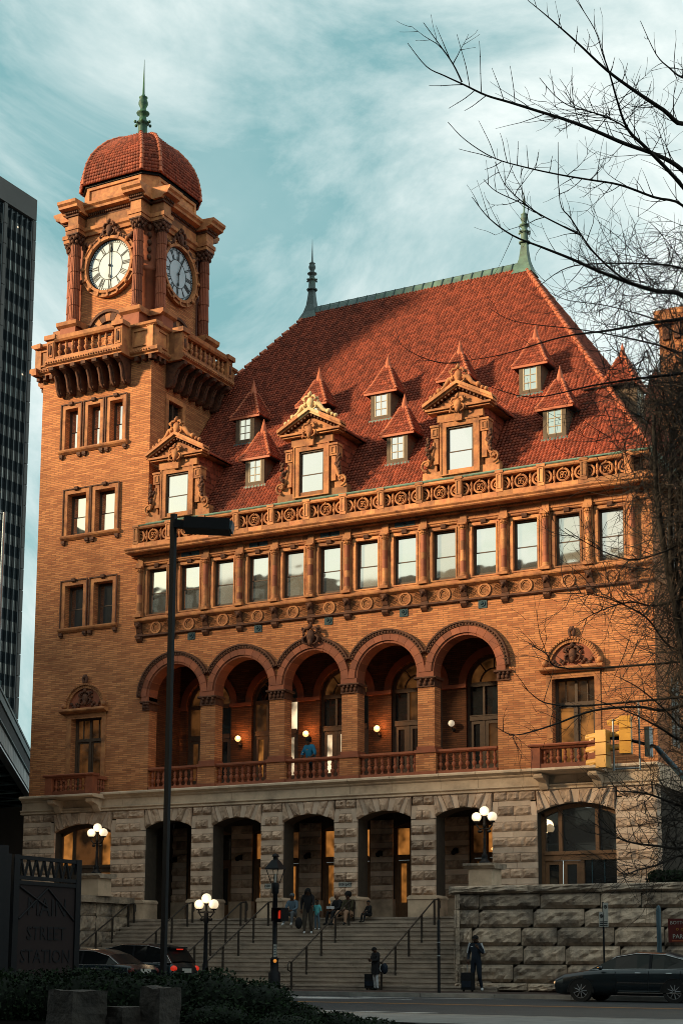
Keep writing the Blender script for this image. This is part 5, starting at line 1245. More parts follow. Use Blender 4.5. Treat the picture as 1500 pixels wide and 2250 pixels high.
# ================================================================== rusticated wing walls with coping
WR = []
def wstone(seed):
    m = MB(); vs = []; nx, nz = 11, 5; rq = random.Random(seed+50)
    for j in range(nz+1):
        for i in range(nx+1):
            u, v = i/nx-.5, j/nz-.5; e = min((.5-abs(u))*nx*.8, (.5-abs(v))*nz*.8, 1.0)
            d = e*(.05+.10*rq.random()+.15*abs(noise.noise(Vector((u*4.0+seed*9.7, v*1.8+seed, 2.0)))))
            if v < -.25: d += .05*e*max(0, noise.noise(Vector((u*6+seed, 5, 0))))
            vs.append((u, -max(d, 0), v))
    m.add(vs, [(j*(nx+1)+i, j*(nx+1)+i+1, (j+1)*(nx+1)+i+1, (j+1)*(nx+1)+i) for j in range(nz) for i in range(nx)])
    m.add([(-.5,0,-.5),(.5,0,-.5),(.5,0,.5),(-.5,0,.5),(-.5,.5,-.5),(.5,.5,-.5),(.5,.5,.5),(-.5,.5,.5)], [(1,5,6,2),(4,0,3,7),(3,2,6,7),(0,4,5,1)])
    return m.mesh('wall_stone', 'wing_stone')
WR = [wstone(i) for i in range(12)]
def wing(sgn, x_end, label):
    wgt = thing('wing_wall', label, 'wall', (sgn*12, -4.4, 0)); rr = random.Random(9+sgn)
    MB().box(*sorted((sgn*8.05, sgn*x_end)), -4.52, -.45, 0, 3.05).build('wall_core', 'mortar', wgt)
    lev = [(0, .28), (.28, .86), (.86, 1.44), (1.44, 2.02), (2.02, 2.60), (2.60, 3.10)]
    for li, (z0, z1) in enumerate(lev):
        x = 7.92; first = True
        while x < x_end-.1:
            w_ = (.5+.5*rr.random() if first else 1.0+1.5*rr.random()); x2 = min(x+w_, x_end); first = False
            inst(rr.choice(WR), 'wall_stone', wgt, (sgn*(x+x2)/2, -4.52-(.10 if li == 0 else 0), (z0+z1)/2), sc=(x2-x-.022, 1, z1-z0-.022)); x = x2
        if li > 1 or sgn < 0:                         # return face towards the stairs
            for k in range(4):
                inst(rr.choice(WR), 'wall_stone', wgt, (sgn*8.05, -4.0+1.0*k, (z0+z1)/2), (0, 0, -PI/2 if sgn > 0 else PI/2), (.98, .6, z1-z0-.02))
        m = MB(); n = 6                                 # rounded corner
        for k in range(n):
            a0_, a1_ = PI+PI/2*k/n, PI+PI/2*(k+1)/n; R_ = .26+.05*rr.random()
            pa = [(8.15+R_*cos(a), -4.42+R_*sin(a)) for a in (a0_, a1_)]
            m.add([(sgn*pa[0][0], pa[0][1], z0+.01), (sgn*pa[1][0], pa[1][1], z0+.01), (sgn*pa[1][0], pa[1][1], z1-.01), (sgn*pa[0][0], pa[0][1], z1-.01)], [(0, 1, 2, 3)])
        m.build('corner_stone', 'wing_stone', wgt)
    x = 7.72
    while x < x_end:
        x2 = min(x+1.7+1.2*rr.random(), x_end)
        o = inst(rr.choice(WR), 'coping_stone', wgt, (sgn*(x+x2)/2, -4.62, 3.24), sc=(x2-x-.015, .8, .25)); x = x2
    MB().box(*sorted((sgn*7.74, sgn*x_end)), -4.60, -3.9, 3.10, 3.35).box(*sorted((sgn*7.74, sgn*8.4)), -3.9, -.45, 3.10, 3.35).build('coping_bed', 'wing_stone', wgt)
    MB().box(*sorted((sgn*8.4, sgn*x_end)), -3.9, -.45, 3.0, 3.1).build('terrace', 'concrete', wgt)
    return wgt
wing(1, 30, 'rusticated stone retaining wall right of the staircase behind the parked dark saloon')
wing(-1, 18, 'dark rusticated stone retaining wall left of the staircase behind the gateway sign')

def globe_lamp(x, y, z0, h, label, r=.165, spread=.29, glow=None, pedestal=False):
    t = thing('globe_lamp', label, 'street lamp', (x, y, z0), 'black street lamps with three white globes')
    zt = z0+h
    if pedestal: pr = [(.20,0),(.20,.05),(.12,.09),(.10,.16),(.12,.2),(.055,.26),(.045,.5),(.05,.62),(.04,.64),(.04,.9),(.07,.92),(.05,1)]
    else: pr = [(.24,0),(.24,.05),(.17,.10),(.15,.2),(.10,.26),(.075,.34),(.07,.5),(.06,.84),(.09,.86),(.07,1)]
    MB().lathe([(a, z0+b*(h-.45)) for a, b in pr], x, y, 10).build('post', 'black_iron', t)
    arm = MB().box(x-spread-.03, x+spread+.03, y-.03, y+.03, zt-.52, zt-.46) if not pedestal else MB()
    for s in (-1, 1):
        arm.tube([(x, y, zt-.62), (x+s*spread*.6, y, zt-.64), (x+s*spread, y, zt-.50), (x+s*spread, y, zt-.38)], .028, 6)
        arm.lathe([(.09, zt-.42), (.11, zt-.37)], x+s*spread, y, 8)
        arm.ball((x+s*spread*.55, y, zt-.72), .07, 6, 4, sc=(1.4, .5, .8))
    arm.lathe([(.05, zt-.46), (.04, zt-.26), (.10, zt-.20)], x, y, 8); arm.build('arms', 'black_iron', t)
    for dx, dz in ((-spread, -.23), (spread, -.23), (0, -.03)):
        MB().ball((x+dx, y, zt+dz), r, 16, 10).build('globe', 'globe_light', t)
    ld = bpy.data.lights.new('globe_glow', 'POINT'); ld.energy = 18; ld.color = (1, .72, .42); ld.shadow_soft_size = .25
    lo = bpy.data.objects.new('globe_glow', ld); COL.objects.link(lo); lo.location = (x, y-.45, zt-.1)
    return t
for s, lab in ((1, 'stone pedestal on the right wing wall carrying a three-globe lamp'), (-1, 'stone pedestal on the left wing wall carrying a three-globe lamp')):
    p = thing('lamp_pedestal', lab, 'pedestal', (s*8.1, -2.5, 3.35), 'lamp pedestals beside the stairs'); x = s*8.1
    MB().box(x-.42, x+.42, -2.92, -2.08, 3.35, 4.02).box(x-.47, x+.47, -2.97, -2.03, 3.35, 3.42).build('shaft', 'cornice_stone', p)
    MB().prism([(-2.97, 4.02), (-3.02, 4.08), (-3.08, 4.12), (-3.08, 4.20), (-1.92, 4.20), (-1.92, 4.12), (-2.03, 4.02)], x-.56, x+.56, axis='x').build('cap', 'wing_stone', p)
globe_lamp(8.1, -2.5, 4.2, 1.82, 'black three-globe lamp on the stone pedestal right of the stairs', pedestal=True)
globe_lamp(-8.1, -2.5, 4.2, 1.82, 'black three-globe lamp on the stone pedestal left of the stairs', pedestal=True)
globe_lamp(.24, -7.5, 0, 3.0, 'black three-globe street lamp on the pavement before the stairs')

# handrails
def handrail(x, label, curl=True):
    t = thing('handrail', label, 'handrail', (x, -2.7, 1.2), 'iron handrails on the staircase')
    n = 6; zf = lambda y: RIS*(max(0, int((y-Y0S)/TRD))+1) if y > Y0S else 0.0
    ya, yb = -5.05, -.95; zr = lambda y: .92+(y-Y0S)*RIS/TRD
    pts = [(x, ya, zr(ya)+.05), (x, yb, zr(yb)+.05), (x, yb+.35, zr(yb)+.10)]
    if curl: pts = pts+[(x, yb+.45, zr(yb)+.02), (x, yb+.46, zr(yb)-.2), (x, yb+.36, zr(yb)-.28)]
    m = MB().tube(pts, .028, 6)
    pb = (x, ya, zr(ya)+.05); m.tube([pb, (x, ya-.16, pb[2]+.02), (x, ya-.26, pb[2]-.10), (x, ya-.24, pb[2]-.26), (x, ya-.10, pb[2]-.30)], .022, 6)
    m.build('rail', 'dark_bronze', t)
    for k in range(5):
        y = ya+(yb-ya)*k/4; z0 = zf(y)
        MB().box(x-.03, x+.03, y-.03, y+.03, z0, zr(y)+.05).build('post', 'dark_bronze', t)
    MB().box(x-.03, x+.03, yb+.33, yb+.39, zf(yb+.36), zr(yb)+.1).build('post', 'dark_bronze', t)
for x, lab in ((-8.0+.35, 'handrail at the left end of the stairs beside the pedestal'), (-4.9, 'handrail on the stairs just right of the tall black pole'), (-2.5, 'left of the two close handrails beside the globe lamp'),
               (-1.3, 'right of the two close handrails left of the lantern post'), (2.1, 'handrail in front of the seated women on the stairs'), (5.5, 'handrail beside the man in the black coat')):
    handrail(x, lab)

# ================================================================== street furniture
g = thing('gas_lamp', 'old fashioned black four-sided lantern post at the crossing', 'lamp post', (3.12, -7.9, 0)); gx, gy = 3.12, -7.9
MB().lathe([(.22,0),(.22,.06),(.20,.12),(.19,.55),(.13,.62),(.13,.95),(.15,1.0),(.08,1.06),(.075,3.05),(.12,3.1),(.12,3.2)], gx, gy, 10).build('post', 'black_iron', g)
MB().lathe([(.11,3.18),(.13,3.22),(.13,3.36),(.11,3.42)], gx, gy, 8).build('lantern_base', 'black_iron', g)
m = MB()
for k in range(4):
    a = PI/4+k*PI/2; m.tube([(gx+.14*cos(a), gy+.14*sin(a), 3.40), (gx+.31*cos(a), gy+.31*sin(a), 3.86)], .014, 4)
m.build('lantern_frame', 'black_iron', g)
MB().lathe([(.36, 3.85), (.35, 3.88), (.14, 4.13), (.09, 4.16), (.08, 4.24), (.13, 4.26), (.10, 4.31), (.03, 4.36)], gx, gy, 4, sm=False, a0=PI/4).build('lantern_roof', 'black_iron', g)
MB().lathe([(.04, 3.4), (.045, 3.5), (.03, 3.7)], gx, gy, 8).build('mantle', 'sign_white', g)
s = thing('pedestrian_signal', 'black pedestrian signal with a lit red hand fixed to the lantern post', 'signal', (3.45, -7.9, 2.2))
MB().box(3.13, 3.36, -7.94, -7.86, 2.56, 2.60).box(3.13, 3.36, -7.94, -7.86, 2.16, 2.20).build('bracket', 'black_iron', s)
hd = MB().box(3.20, 3.56, -8.02, -7.78, 2.19, 2.61).build('housing', 'black_iron', s)
m = MB().box(3.20, 3.22, -8.26, -8.02, 2.19, 2.61).box(3.54, 3.56, -8.26, -8.02, 2.19, 2.61).box(3.20, 3.56, -8.26, -8.02, 2.59, 2.61).build('hood', 'black_iron', s)
m = MB().box(3.32, 3.44, -8.035, -8.022, 2.27, 2.40)
for i in range(4): m.box(3.32+.031*i, 3.342+.031*i, -8.035, -8.022, 2.40, (2.49, 2.53, 2.52, 2.48)[i])
m.tube([(3.44, -8.028, 2.31), (3.49, -8.028, 2.40)], .014, 4); m.build('red_hand', 'red_lamp', s)
MB().box(3.15, 3.26, -8.02, -8.0, 1.05, 1.45).build('crossing_notice', 'sign_white', g); MB().ball((3.2, -8.0, .93), .06, 8, 6).build('push_button', 'amber_lamp', g)
for k in range(4): MB().box(3.17, 3.24, -8.024, -8.02, 1.12+.08*k, 1.15+.08*k).build('notice_line', 'blue_steel', g)
b = MB().lathe([(.055, 0), (.05, .05), (.05, 2.15), (.03, 2.2)], 8.86, -7.85, 8).build('bollard_post', 'black_iron', off=Vector((8.86, -7.85, 0))); b.location = (8.86, -7.85, 0)
tag(b, 'slim black post without a sign between the two men with suitcases', 'post')
for k in (1.1, 1.5): MB().lathe([(.053, k), (.053, k+.03)], 8.86, -7.85, 8).build('band', 'galvanised', b, off=Vector((8.86, -7.85, 0)))
p = thing('parking_sign', 'two small white parking restriction signs on a dark post before the stone wall', 'road sign', (14.08, -7.85, 0))
MB().tube([(14.08, -7.85, 0), (14.08, -7.85, 2.66)], .03, 6).build('post', 'black_iron', p)
for (x0, x1, z0, z1) in ((13.98, 14.12, 1.95, 2.38), (14.10, 14.25, 1.95, 2.64)):
    o = MB().box(x0, x1, -7.93, -7.915, z0, z1).build('sign_plate', 'sign_white', p); cx = (x0+x1)/2
    MB().ringx(cx, -7.932, z1-.12, .032, .052, -.004, .001, 14).tube([(cx-.035, -7.935, z1-.085), (cx+.035, -7.935, z1-.155)], .008, 4).build('symbol', 'dial_black', o)
    text('lettering', 'P', .06, 'dial_black', o, (cx, -7.936, z1-.12))
    for k in range(3): MB().box(x0+.02, x1-.02, -7.934, -7.931, z0+.03+.05*k, z0+.055+.05*k).build('print_line', 'dial_black', o)
p = MB().lathe([(.07, 0), (.07, 2.42), (.05, 2.52), (.0, 2.56)], 15.7, -7.8, 10).build('round_post', 'blue_steel', off=Vector((15.7, -7.8, 0))); tag(p, 'grey round-topped post behind the parked dark saloon', 'post')
p = thing('car_park_sign', 'dark red car park sign with pale lettering on a dark pole at the right edge', 'sign', (16.62, -8.2, 0))
MB().tube([(16.62, -8.1, 0), (16.62, -8.1, 3.3)], .05, 8).build('post', 'black_iron', p)
o = MB().box(16.10, 17.2, -8.24, -8.20, 1.50, 2.16).build('panel', 'sign_red', p)
text('lettering', 'BOTTOM', .135, 'sign_white', o, (16.16, -8.245, 2.04), align='LEFT'); text('lettering', 'PARKING', .17, 'sign_white', o, (16.22, -8.245, 1.66), align='LEFT')
text('lettering', 'O  O', .10, 'yellow_paint', o, (16.32, -8.245, 1.86), align='LEFT'); MB().box(16.2, 17.1, -8.246, -8.241, 1.53, 1.555).build('underline', 'terracotta_orange', o)

# traffic signals on a mast arm
def sig(x, y, z, nh, label, rz):
    t = thing('traffic_signal', label, 'traffic light', (x, y, z), 'yellow traffic signals', rz)
    for k in range(nh):
        zz = -k*.345
        MB().box(-.14, .17, -.16, .16, zz-.33, zz-.01).build('signal_section', 'signal_yellow', t, off=Vector((0, 0, 0)))
        m = MB(); n = 14
        A0 = [(-.14, .112*cos(a), zz-.16+.112*sin(a)) for a in [(-.12*PI)+(1.24*PI)*i/n for i in range(n+1)]]
        A1 = [(-.46, q[1], q[2]-.035) for q in A0]
        m.strip(A0, A1, 0, True); m.strip([(p_[0], p_[1]*.96, (p_[2]-zz+.17)*.96+zz-.17) for p_ in A1], [(p_[0], p_[1]*.96, (p_[2]-zz+.17)*.96+zz-.17) for p_ in A0], 0, True)
        m.build('visor', 'signal_yellow', t, off=Vector((0, 0, 0)))
        MB().xf(Matrix.Identity(4)).tube([(-.142, 0, zz-.17), (-.155, 0, zz-.17)], .12, 12).build('lens', 'dark_bronze', t, off=Vector((0, 0, 0)))
    return t
sig(15.45, -11.6, 7.10, 3, 'yellow three-section traffic signal hanging lower left before the right balcony', rad(-8))
sig(16.0, -11.35, 7.48, 3, 'yellow three-section traffic signal nearer the dark mast arm', rad(10))
t = thing('mast_arm', 'blue-grey steel signal mast arm reaching in from the right edge', 'mast arm', (18.9, -9.5, 0))
MB().tube([(19.2, -9.3, -.1), (18.9, -9.5, 3.5), (18.2, -9.95, 4.9), (17.3, -10.48, 5.86), (16.9, -10.8, 6.4), (16.72, -10.95, 6.66)], [.13, .11, .10, .085, .075, .065], 10).build('arm', 'blue_steel', t)
MB().tube([(16.72, -10.95, 6.66), (16.0, -11.3, 6.86), (15.3, -11.65, 6.92)], .045, 8).build('arm_tip', 'black_iron', t)
MB().tube([(16.34, -11.2, 6.02), (16.34, -11.2, 7.9)], .028, 6).tube([(15.72, -11.5, 6.0), (15.72, -11.5, 7.4)], .028, 6).tube([(15.72, -11.5, 6.05), (16.34, -11.2, 6.08)], .025, 6).build('drop_pipe', 'galvanised', t)
MB().box(16.48, 16.62, -11.2, -10.9, 6.38, 7.18).build('backplate', 'spandrel', t)

# tall shoebox light in the foreground
t = thing('area_light', 'tall black square pole with a flat box light head in the foreground', 'street light', (13.66, -29.34, -.02))
m = MB(); m.tube([(13.66, -29.34, -.05), (14.27, -30.2, 8.50)], .060, 4, sm=False); m.build('pole', 'black_iron', t)
def bar3(a, b, w_, h, nm, mat='black_iron'):
    a, b = Vector(a), Vector(b); d = (b-a).normalized(); u = Vector((0, 0, 1)).cross(d).normalized(); v = d.cross(u)
    vs = [p+u*sx*w_+v*sz*h for p in (a, b) for sx, sz in ((-1, -1), (1, -1), (1, 1), (-1, 1))]
    return MB().add(vs, [(0, 3, 2, 1), (4, 5, 6, 7), (0, 1, 5, 4), (1, 2, 6, 5), (2, 3, 7, 6), (3, 0, 4, 7)]).build(nm, mat, t)
bar3((14.26, -30.2, 8.33), (14.47, -30.07, 8.31), .04, .07, 'arm'); bar3((14.43, -30.10, 8.31), (15.12, -29.74, 8.27), .22, .10, 'lamp_head'); bar3((15.12, -29.74, 8.27), (15.16, -29.72, 8.26), .19, .07, 'lens', 'blue_steel')
bar3((13.66, -29.34, .0), (13.66, -29.34, .22), .14, .14, 'base') if False else MB().box(13.5, 13.82, -29.5, -29.18, -.05, .25).build('base', 'concrete', t)

# gateway sign at the left
t = thing('gateway_sign', 'dark steel framed gateway sign with a lattice top and rust coloured panel at the left', 'sign', (4.48, -21.2, -.1)); X = 4.48
for y in (-22.62, -22.30, -19.92): MB().box(X-.10, X+.06, y-.10, y+.10, -.1, 3.42).build('post', 'black_iron', t)
MB().box(X-.12, X+.12, -23.4, -22.7, -.1, 3.6).build('pylon', 'black_iron', t)
for z_ in (3.36, 2.88, 2.76): MB().box(X-.05, X+.05, -22.3, -19.92, z_-.045, z_+.045).build('rail', 'black_iron', t)
m = MB(); n = 8
for k in range(n):
    y0 = -22.25+2.3*k/n; y1 = y0+2.3/n/2; y2 = y0+2.3/n
    m.tube([(X, y0, 2.9), (X, y1, 3.34)], .035, 4); m.tube([(X, y1, 3.34), (X, y2, 2.9)], .035, 4)
m.build('lattice', 'black_iron', t)
pn = MB().box(X-.03, X+.02, -22.2, -20.02, .0, 2.72).build('panel', 'sign_rust', t)
for z_, s_ in ((2.18, 'MAIN'), (1.55, 'STREET'), (1.0, 'STATION')): text('lettering', s_, .62 if s_ == 'MAIN' else .46, 'black_iron', pn, (X+.03, -21.1, z_), (PI/2, 0, PI/2))
for a in ((-22.15, 2.66, -21.1, 2.2), (-21.1, 2.66, -20.05, 1.9), (-21.1, 2.66, -22.15, 1.9)): MB().tube([(X+.03, a[0], a[1]), (X+.03, a[2], a[3])], .03, 4).build('ornament', 'black_iron', pn)
for z_ in (1.25, 1.55): MB().box(X-.02, X+.11, -22.75, -22.70, z_, z_+.09).build('sticker', 'sign_white', t) if False else MB().box(X+.121, X+.13, -23.15, -23.02, z_, z_+.09).build('sticker', 'sign_white', t)

# foreground stone blocks
def boulder(name, label, x, y, w_, d, h, seed, group=None):
    m = MB(); bm = bmesh.new(); bmesh.ops.create_cube(bm, size=1); bmesh.ops.subdivide_edges(bm, edges=bm.edges, cuts=5, use_grid_fill=True)
    for v in bm.verts:
        n_ = noise.noise(v.co*2.1+Vector((seed*7, 0, 0)))*.10+noise.noise(v.co*6+Vector((seed, 3, 1)))*.035
        v.co += v.co.normalized()*n_; v.co = Vector((v.co.x*w_, v.co.y*d, v.co.z*h))
    me = bpy.data.meshes.new(name); bm.to_mesh(me); bm.free(); me.materials.append(M['rock'])
    o = bpy.data.objects.new(name, me); COL.objects.link(o); o.location = (x, y, h/2); o.rotation_euler = (0, 0, rad(-25+seed*4)); tag(o, label, 'rock', 'granite blocks edging the planting bed'); return o
boulder('granite_block', 'large rough granite block left of the black pole', 16.80, -35.75, .60, .50, .56, 1)
boulder('granite_block', 'small low granite block between the two taller ones', 17.25, -35.35, .42, .40, .36, 2)
boulder('granite_block', 'upright granite block at the foot of the black pole', 17.68, -35.2, .36, .36, .60, 3)

# hedges: thousands of small leaves over a dark core
def leaf_mass(mb, blobs, n, size, seed=1):
    r = random.Random(seed)
    tot = sum(b[3]*b[5] for b in blobs)
    for (cx, cy, cz, rx, ry, rz) in blobs:
        for _ in range(int(n*rx*rz/tot)):
            th, ph = r.random()*2*PI, math.acos(2*r.random()-1); q = .80+.28*r.random()
            q *= 1+.10*noise.noise(Vector((th*2, ph*2, cx)))
            p = Vector((cx+rx*q*sin(ph)*cos(th), cy+ry*q*sin(ph)*sin(th), cz+rz*q*cos(ph)))
            if p.z < -.05: continue
            a = Vector((r.gauss(0, 1), r.gauss(0, 1), r.gauss(0, 1))).normalized(); b_ = a.orthogonal().normalized(); s_ = size*(.6+.8*r.random())
            mb.add([p-a*s_, p+b_*s_*.5, p+a*s_, p-b_*s_*.5], [(0, 1, 2, 3)])
def hedge(label, blobs, n, size, seed=1, cat='hedge', nm='hedge'):
    c = blobs[len(blobs)//2]; t = thing(nm, label, cat, (c[0], c[1], c[2]-c[5]))
    m = MB()
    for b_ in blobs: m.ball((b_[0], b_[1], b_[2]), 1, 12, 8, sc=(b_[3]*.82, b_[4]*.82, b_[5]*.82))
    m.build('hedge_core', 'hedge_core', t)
    m = MB(); leaf_mass(m, blobs, n, size, seed); tag(m.build('leaves', 'hedge_leaf', t), kind='stuff')
rh = random.Random(8); bl = []
for i in range(22):
    u = i/21; X_ = 11.2+5.65*u; Y_ = -33.7+2.3*u
    bl.append((X_, Y_+rh.uniform(-.15, .15), .28+.03*rh.random(), .42, .60, .44+.07*noise.noise(Vector((u*6, 0, 0)))+(.04 if .2 < u < .95 else -.08)))
hedge('long dark clipped hedge across the lower left foreground', bl, 26000, .032, 2)
bl = [(16.95, -31.3, .16, .40, .45, .34), (17.3, -30.95, .05, .40, .4, .26), (17.7, -30.6, -.02, .45, .4, .20), (18.15, -30.3, -.05, .42, .4, .15), (17.5, -31.8, .0, .6, .5, .2), (16.6, -32.2, .1, .6, .5, .25)]
hedge('low dark ground cover sloping from the hedge towards the road', bl, 7000, .028, 5, 'ground cover', 'ground_cover')
bl = [(14.6+.42*i, -4.1, 3.5, .36, .35, .26) for i in range(9)]
hedge('small dark green hedge on top of the right retaining wall', bl, 5000, .05, 6)
bl = [(15.2+rh.uniform(-.6, 1.8), 1.2+rh.uniform(-.4, .4), 3.6+i*.42, .9, .5, .55) for i in range(9)]
hedge('dark ivy climbing beside the right corner of the station', bl, 9000, .07, 7, 'ivy', 'ivy')

# ================================================================== vehicles
def wheel(t, x, y, r, side, paint='alloy'):
    o = MB(); n = 20
    A = [(x+r*cos(2*PI*i/n), y, r+r*sin(2*PI*i/n)) for i in range(n)]; Bq = [(a, y-side*.20, c) for a, _, c in A]
    ra = [(x+r*.68*cos(2*PI*i/n), y, r+r*.68*sin(2*PI*i/n)) for i in range(n)]
    o.strip(A, Bq, 0, True, True); o.strip(A, ra, 0, False, True)
    w_ = o.build('wheel', 'rubber', t, off=Vector((0, 0, 0)))
    m = MB(); rb = [(x+r*.68*cos(2*PI*i/n), y-side*.05, r+r*.68*sin(2*PI*i/n)) for i in range(n)]
    m.add(rb, [tuple(range(n))], 1); m.strip(ra, rb, 1, False, True)
    for k in range(9):
        a = 2*PI*k/9; m.tube([(x+.03*cos(a), y-side*.015, r+.03*sin(a)), (x+r*.64*cos(a), y-side*.02, r+r*.64*sin(a))], .016, 4)
    m.ringx(x, y-side*.02, r, r*.62, r*.69, -.01, .01, 20); m.build('rim', ['alloy', 'rubber'], w_, off=Vector((0, 0, 0)))
def car(label, loc, s, Lc, Wc, Hc, top, hood, prof, rz=0.0, suv=False, lights=True, name='parked_car'):
    """front towards -x; prof = lower body stations (x, zbottom, zshoulder, half width); top = greenhouse stations (x, zbelt, zroof, half width belt, half width roof)"""
    t = thing(name, label, 'car', loc, rz=rz); t.scale = (s, s, s); Z0 = Vector((0, 0, 0))
    m = MB(); n = 0; rings = []
    for (x, zb, zsx, hwid) in prof:
        ring = [(x, -hwid*.80, zb), (x, -hwid*.97, zb+.10), (x, -hwid, zb+.30), (x, -hwid*1.0, zsx-.14), (x, -hwid*.955, zsx-.03), (x, -hwid*.80, zsx+.015), (x, 0, zsx+.035)]
        ring += [(a, -b, c) for a, b, c in ring[-2::-1]]; rings.append(ring)
    for a, b_ in zip(rings, rings[1:]): m.strip(a, b_, 0, True)
    m.add(rings[0], [tuple(range(len(rings[0])))]); m.add(rings[-1], [tuple(range(len(rings[-1])-1, -1, -1))]); m.build('body', 'car_paint', t, off=Z0)
    m = MB(); gl = MB(); tr = []
    for (x, zb, zr_, wb, wr) in top:
        tr.append([(x, -wb, zb), (x, -wr-.02, zr_-.05), (x, -wr*.85, zr_), (x, 0, zr_+.02), (x, wr*.85, zr_), (x, wr+.02, zr_-.05), (x, wb, zb)])
    for k, (a, b_) in enumerate(zip(tr, tr[1:])):
        end = k == 0 or k == len(tr)-2
        gl.add([a[0], b_[0], b_[1], a[1]], [(0, 1, 2, 3)]); gl.add([a[6], b_[6], b_[5], a[5]], [(3, 2, 1, 0)])
        (gl if end else m).add([a[1], b_[1], b_[2], a[2], a[3], b_[3], a[4], b_[4], a[5], b_[5]], [(0, 1, 2, 3), (3, 2, 5, 4), (4, 5, 7, 6), (6, 7, 9, 8)], 0, True)
    m.build('roof', 'car_paint', t, off=Z0); gl.build('windows', 'car_glass', t, off=Z0)
    wb = top[0][3]
    m = MB()                                     # bright window surround, pillars and sills
    lo = [(q[0], -q[3]-.012, q[1]) for q in top]; hi = [(q[0], -q[4]-.035, q[2]-.05) for q in top]
    for ln in (lo, hi): m.tube(ln, .012, 4)
    m.build('window_trim', 'chrome', t, off=Z0)
    xm = (top[1][0]+top[-2][0])/2+.05
    m = MB()
    zr0 = max(q[2] for q in top)
    m.add([(xm-.04, -wb-.006, top[1][1]), (xm+.04, -wb-.006, top[1][1]), (xm+.04, -top[2][4]-.03, zr0-.06), (xm-.04, -top[2][4]-.03, zr0-.06)], [(0, 1, 2, 3)]); m.build('pillar', 'black_iron', t, off=Z0)
    hw = Wc/2; zs_ = prof[len(prof)//2][2]
    for xq in (xm-.42, xm+.50): MB().tube([(xq, -hw-.01, zs_-.12), (xq+.17, -hw-.01, zs_-.12)], .018, 5).build('door_handle', 'chrome', t, off=Z0)
    for xq in (xm-1.02, xm-.02, xm+.92): MB().box(xq-.004, xq+.004, -hw-.004, -hw+.01, .30, zs_-.05).build('door_seam', 'dial_black', t, off=Z0)
    MB().box(xm-.95, xm+1.0, -hw-.012, -hw+.01, .27, .295).box(xm-.95, xm+1.05, -hw-.008, -hw+.01, .56, .575).build('side_trim', 'chrome', t, off=Z0)
    MB().ball((top[0][0]+.42, -hw-.10, top[0][1]+.07), .09, 8, 6, sc=(.9, 1, .75)).build('mirror', 'car_paint', t, off=Z0)
    MB().ball((top[0][0]+.40, -hw-.15, top[0][1]+.08), .035, 6, 4, sc=(1.8, 1, .4)).build('indicator', 'amber_lamp', t, off=Z0)
    r = .335; xw = (.92, .92+2.80*(Lc/4.9))
    for xq in xw:
        for sd in (-1, 1):
            m = MB(); n = 14                          # dark wheel arch with lip
            P_ = [(xq+.40*cos(PI*i/n), sd*(hw+.004), r-.06+.42*sin(PI*i/n)) for i in range(n+1)]
            m.add(P_, [tuple(range(n+1)) if sd < 0 else tuple(range(n, -1, -1))]); m.tube(P_, .014, 4, cap=False); m.build('wheel_arch', 'rubber', t, off=Z0)
            wheel(t, xq, sd*(hw+.012), r, sd)
    f0 = prof[1]
    for sd in (-1, 1):
        MB().ball((f0[0]+.12, sd*f0[3]*.80, f0[2]-.13), .1, 10, 6, sc=(2.2, 1.5, .85)).build('headlight', 'head_lamp' if lights == 'front' else 'car_glass', t, off=Z0)
        b0 = prof[-2]; MB().ball((b0[0]+.06, sd*b0[3]*.84, b0[2]-.16), .1, 10, 6, sc=(1.2, 1.3, 1.0)).build('tail_light', 'red_lamp' if lights == 'rear' else 'sign_red', t, off=Z0)
    MB().box(prof[0][0]-.02, prof[0][0]+.08, -.42, .42, .38, .62).build('grille', 'chrome', t, off=Z0)
    e = prof[-1]; MB().box(e[0]-.02, e[0]+.02, -.27, .27, e[1]+.32, e[1]+.46).build('number_plate', 'sign_white', t, off=Z0)
    if suv: MB().box(top[-1][0]-.55, top[-1][0]-.15, -.5, .5, top[-2][2]-.02, top[-2][2]+.04).build('roof_spoiler', 'car_paint', t, off=Z0); MB().box(top[-1][0]-.16, top[-1][0]-.10, -.16, .16, top[-2][2]-.07, top[-2][2]-.03).build('brake_light', 'red_lamp', t, off=Z0)
    return t
SP = [(0, .30, .56, .62), (.06, .24, .68, .74), (.35, .20, .80, .86), (1.0, .20, .90, .92), (1.55, .20, .95, .925), (2.6, .20, .965, .93), (3.7, .21, .97, .92), (4.3, .24, .97, .88), (4.75, .32, .94, .78), (4.9, .38, .80, .66)]
ST = [(1.15, .92, .94, .84, .60), (1.95, .95, 1.36, .83, .64), (2.6, .96, 1.46, .83, .66), (3.4, .96, 1.43, .82, .64), (3.95, .97, 1.28, .80, .60), (4.35, .97, .99, .78, .60)]
car('dark blue-green saloon car waiting in front of the stone retaining wall', (13.35, -9.35, -.13), .93, 4.9, 1.86, 1.46, ST, None, SP, lights='front')
SQ = [(x*.92, zb, zs_+.06, hw_) for x, zb, zs_, hw_ in SP]
UT = [(1.0, .98, 1.0, .86, .66), (1.65, 1.02, 1.52, .85, .70), (2.4, 1.03, 1.66, .85, .71), (3.4, 1.03, 1.64, .84, .70), (4.05, 1.03, 1.52, .82, .66), (4.35, 1.02, 1.06, .80, .64)]
car('black sport utility car with lit red tail lights behind the dark saloon', (-3.75, -9.1, -.13), .96, 4.5, 1.86, 1.66, UT, None, SQ, suv=True, lights='rear')
car('low black saloon car passing behind the hedge at the left', (-3.6, -12.1, -.13), .96, 4.9, 1.86, 1.46, ST, None, SP, lights=False)

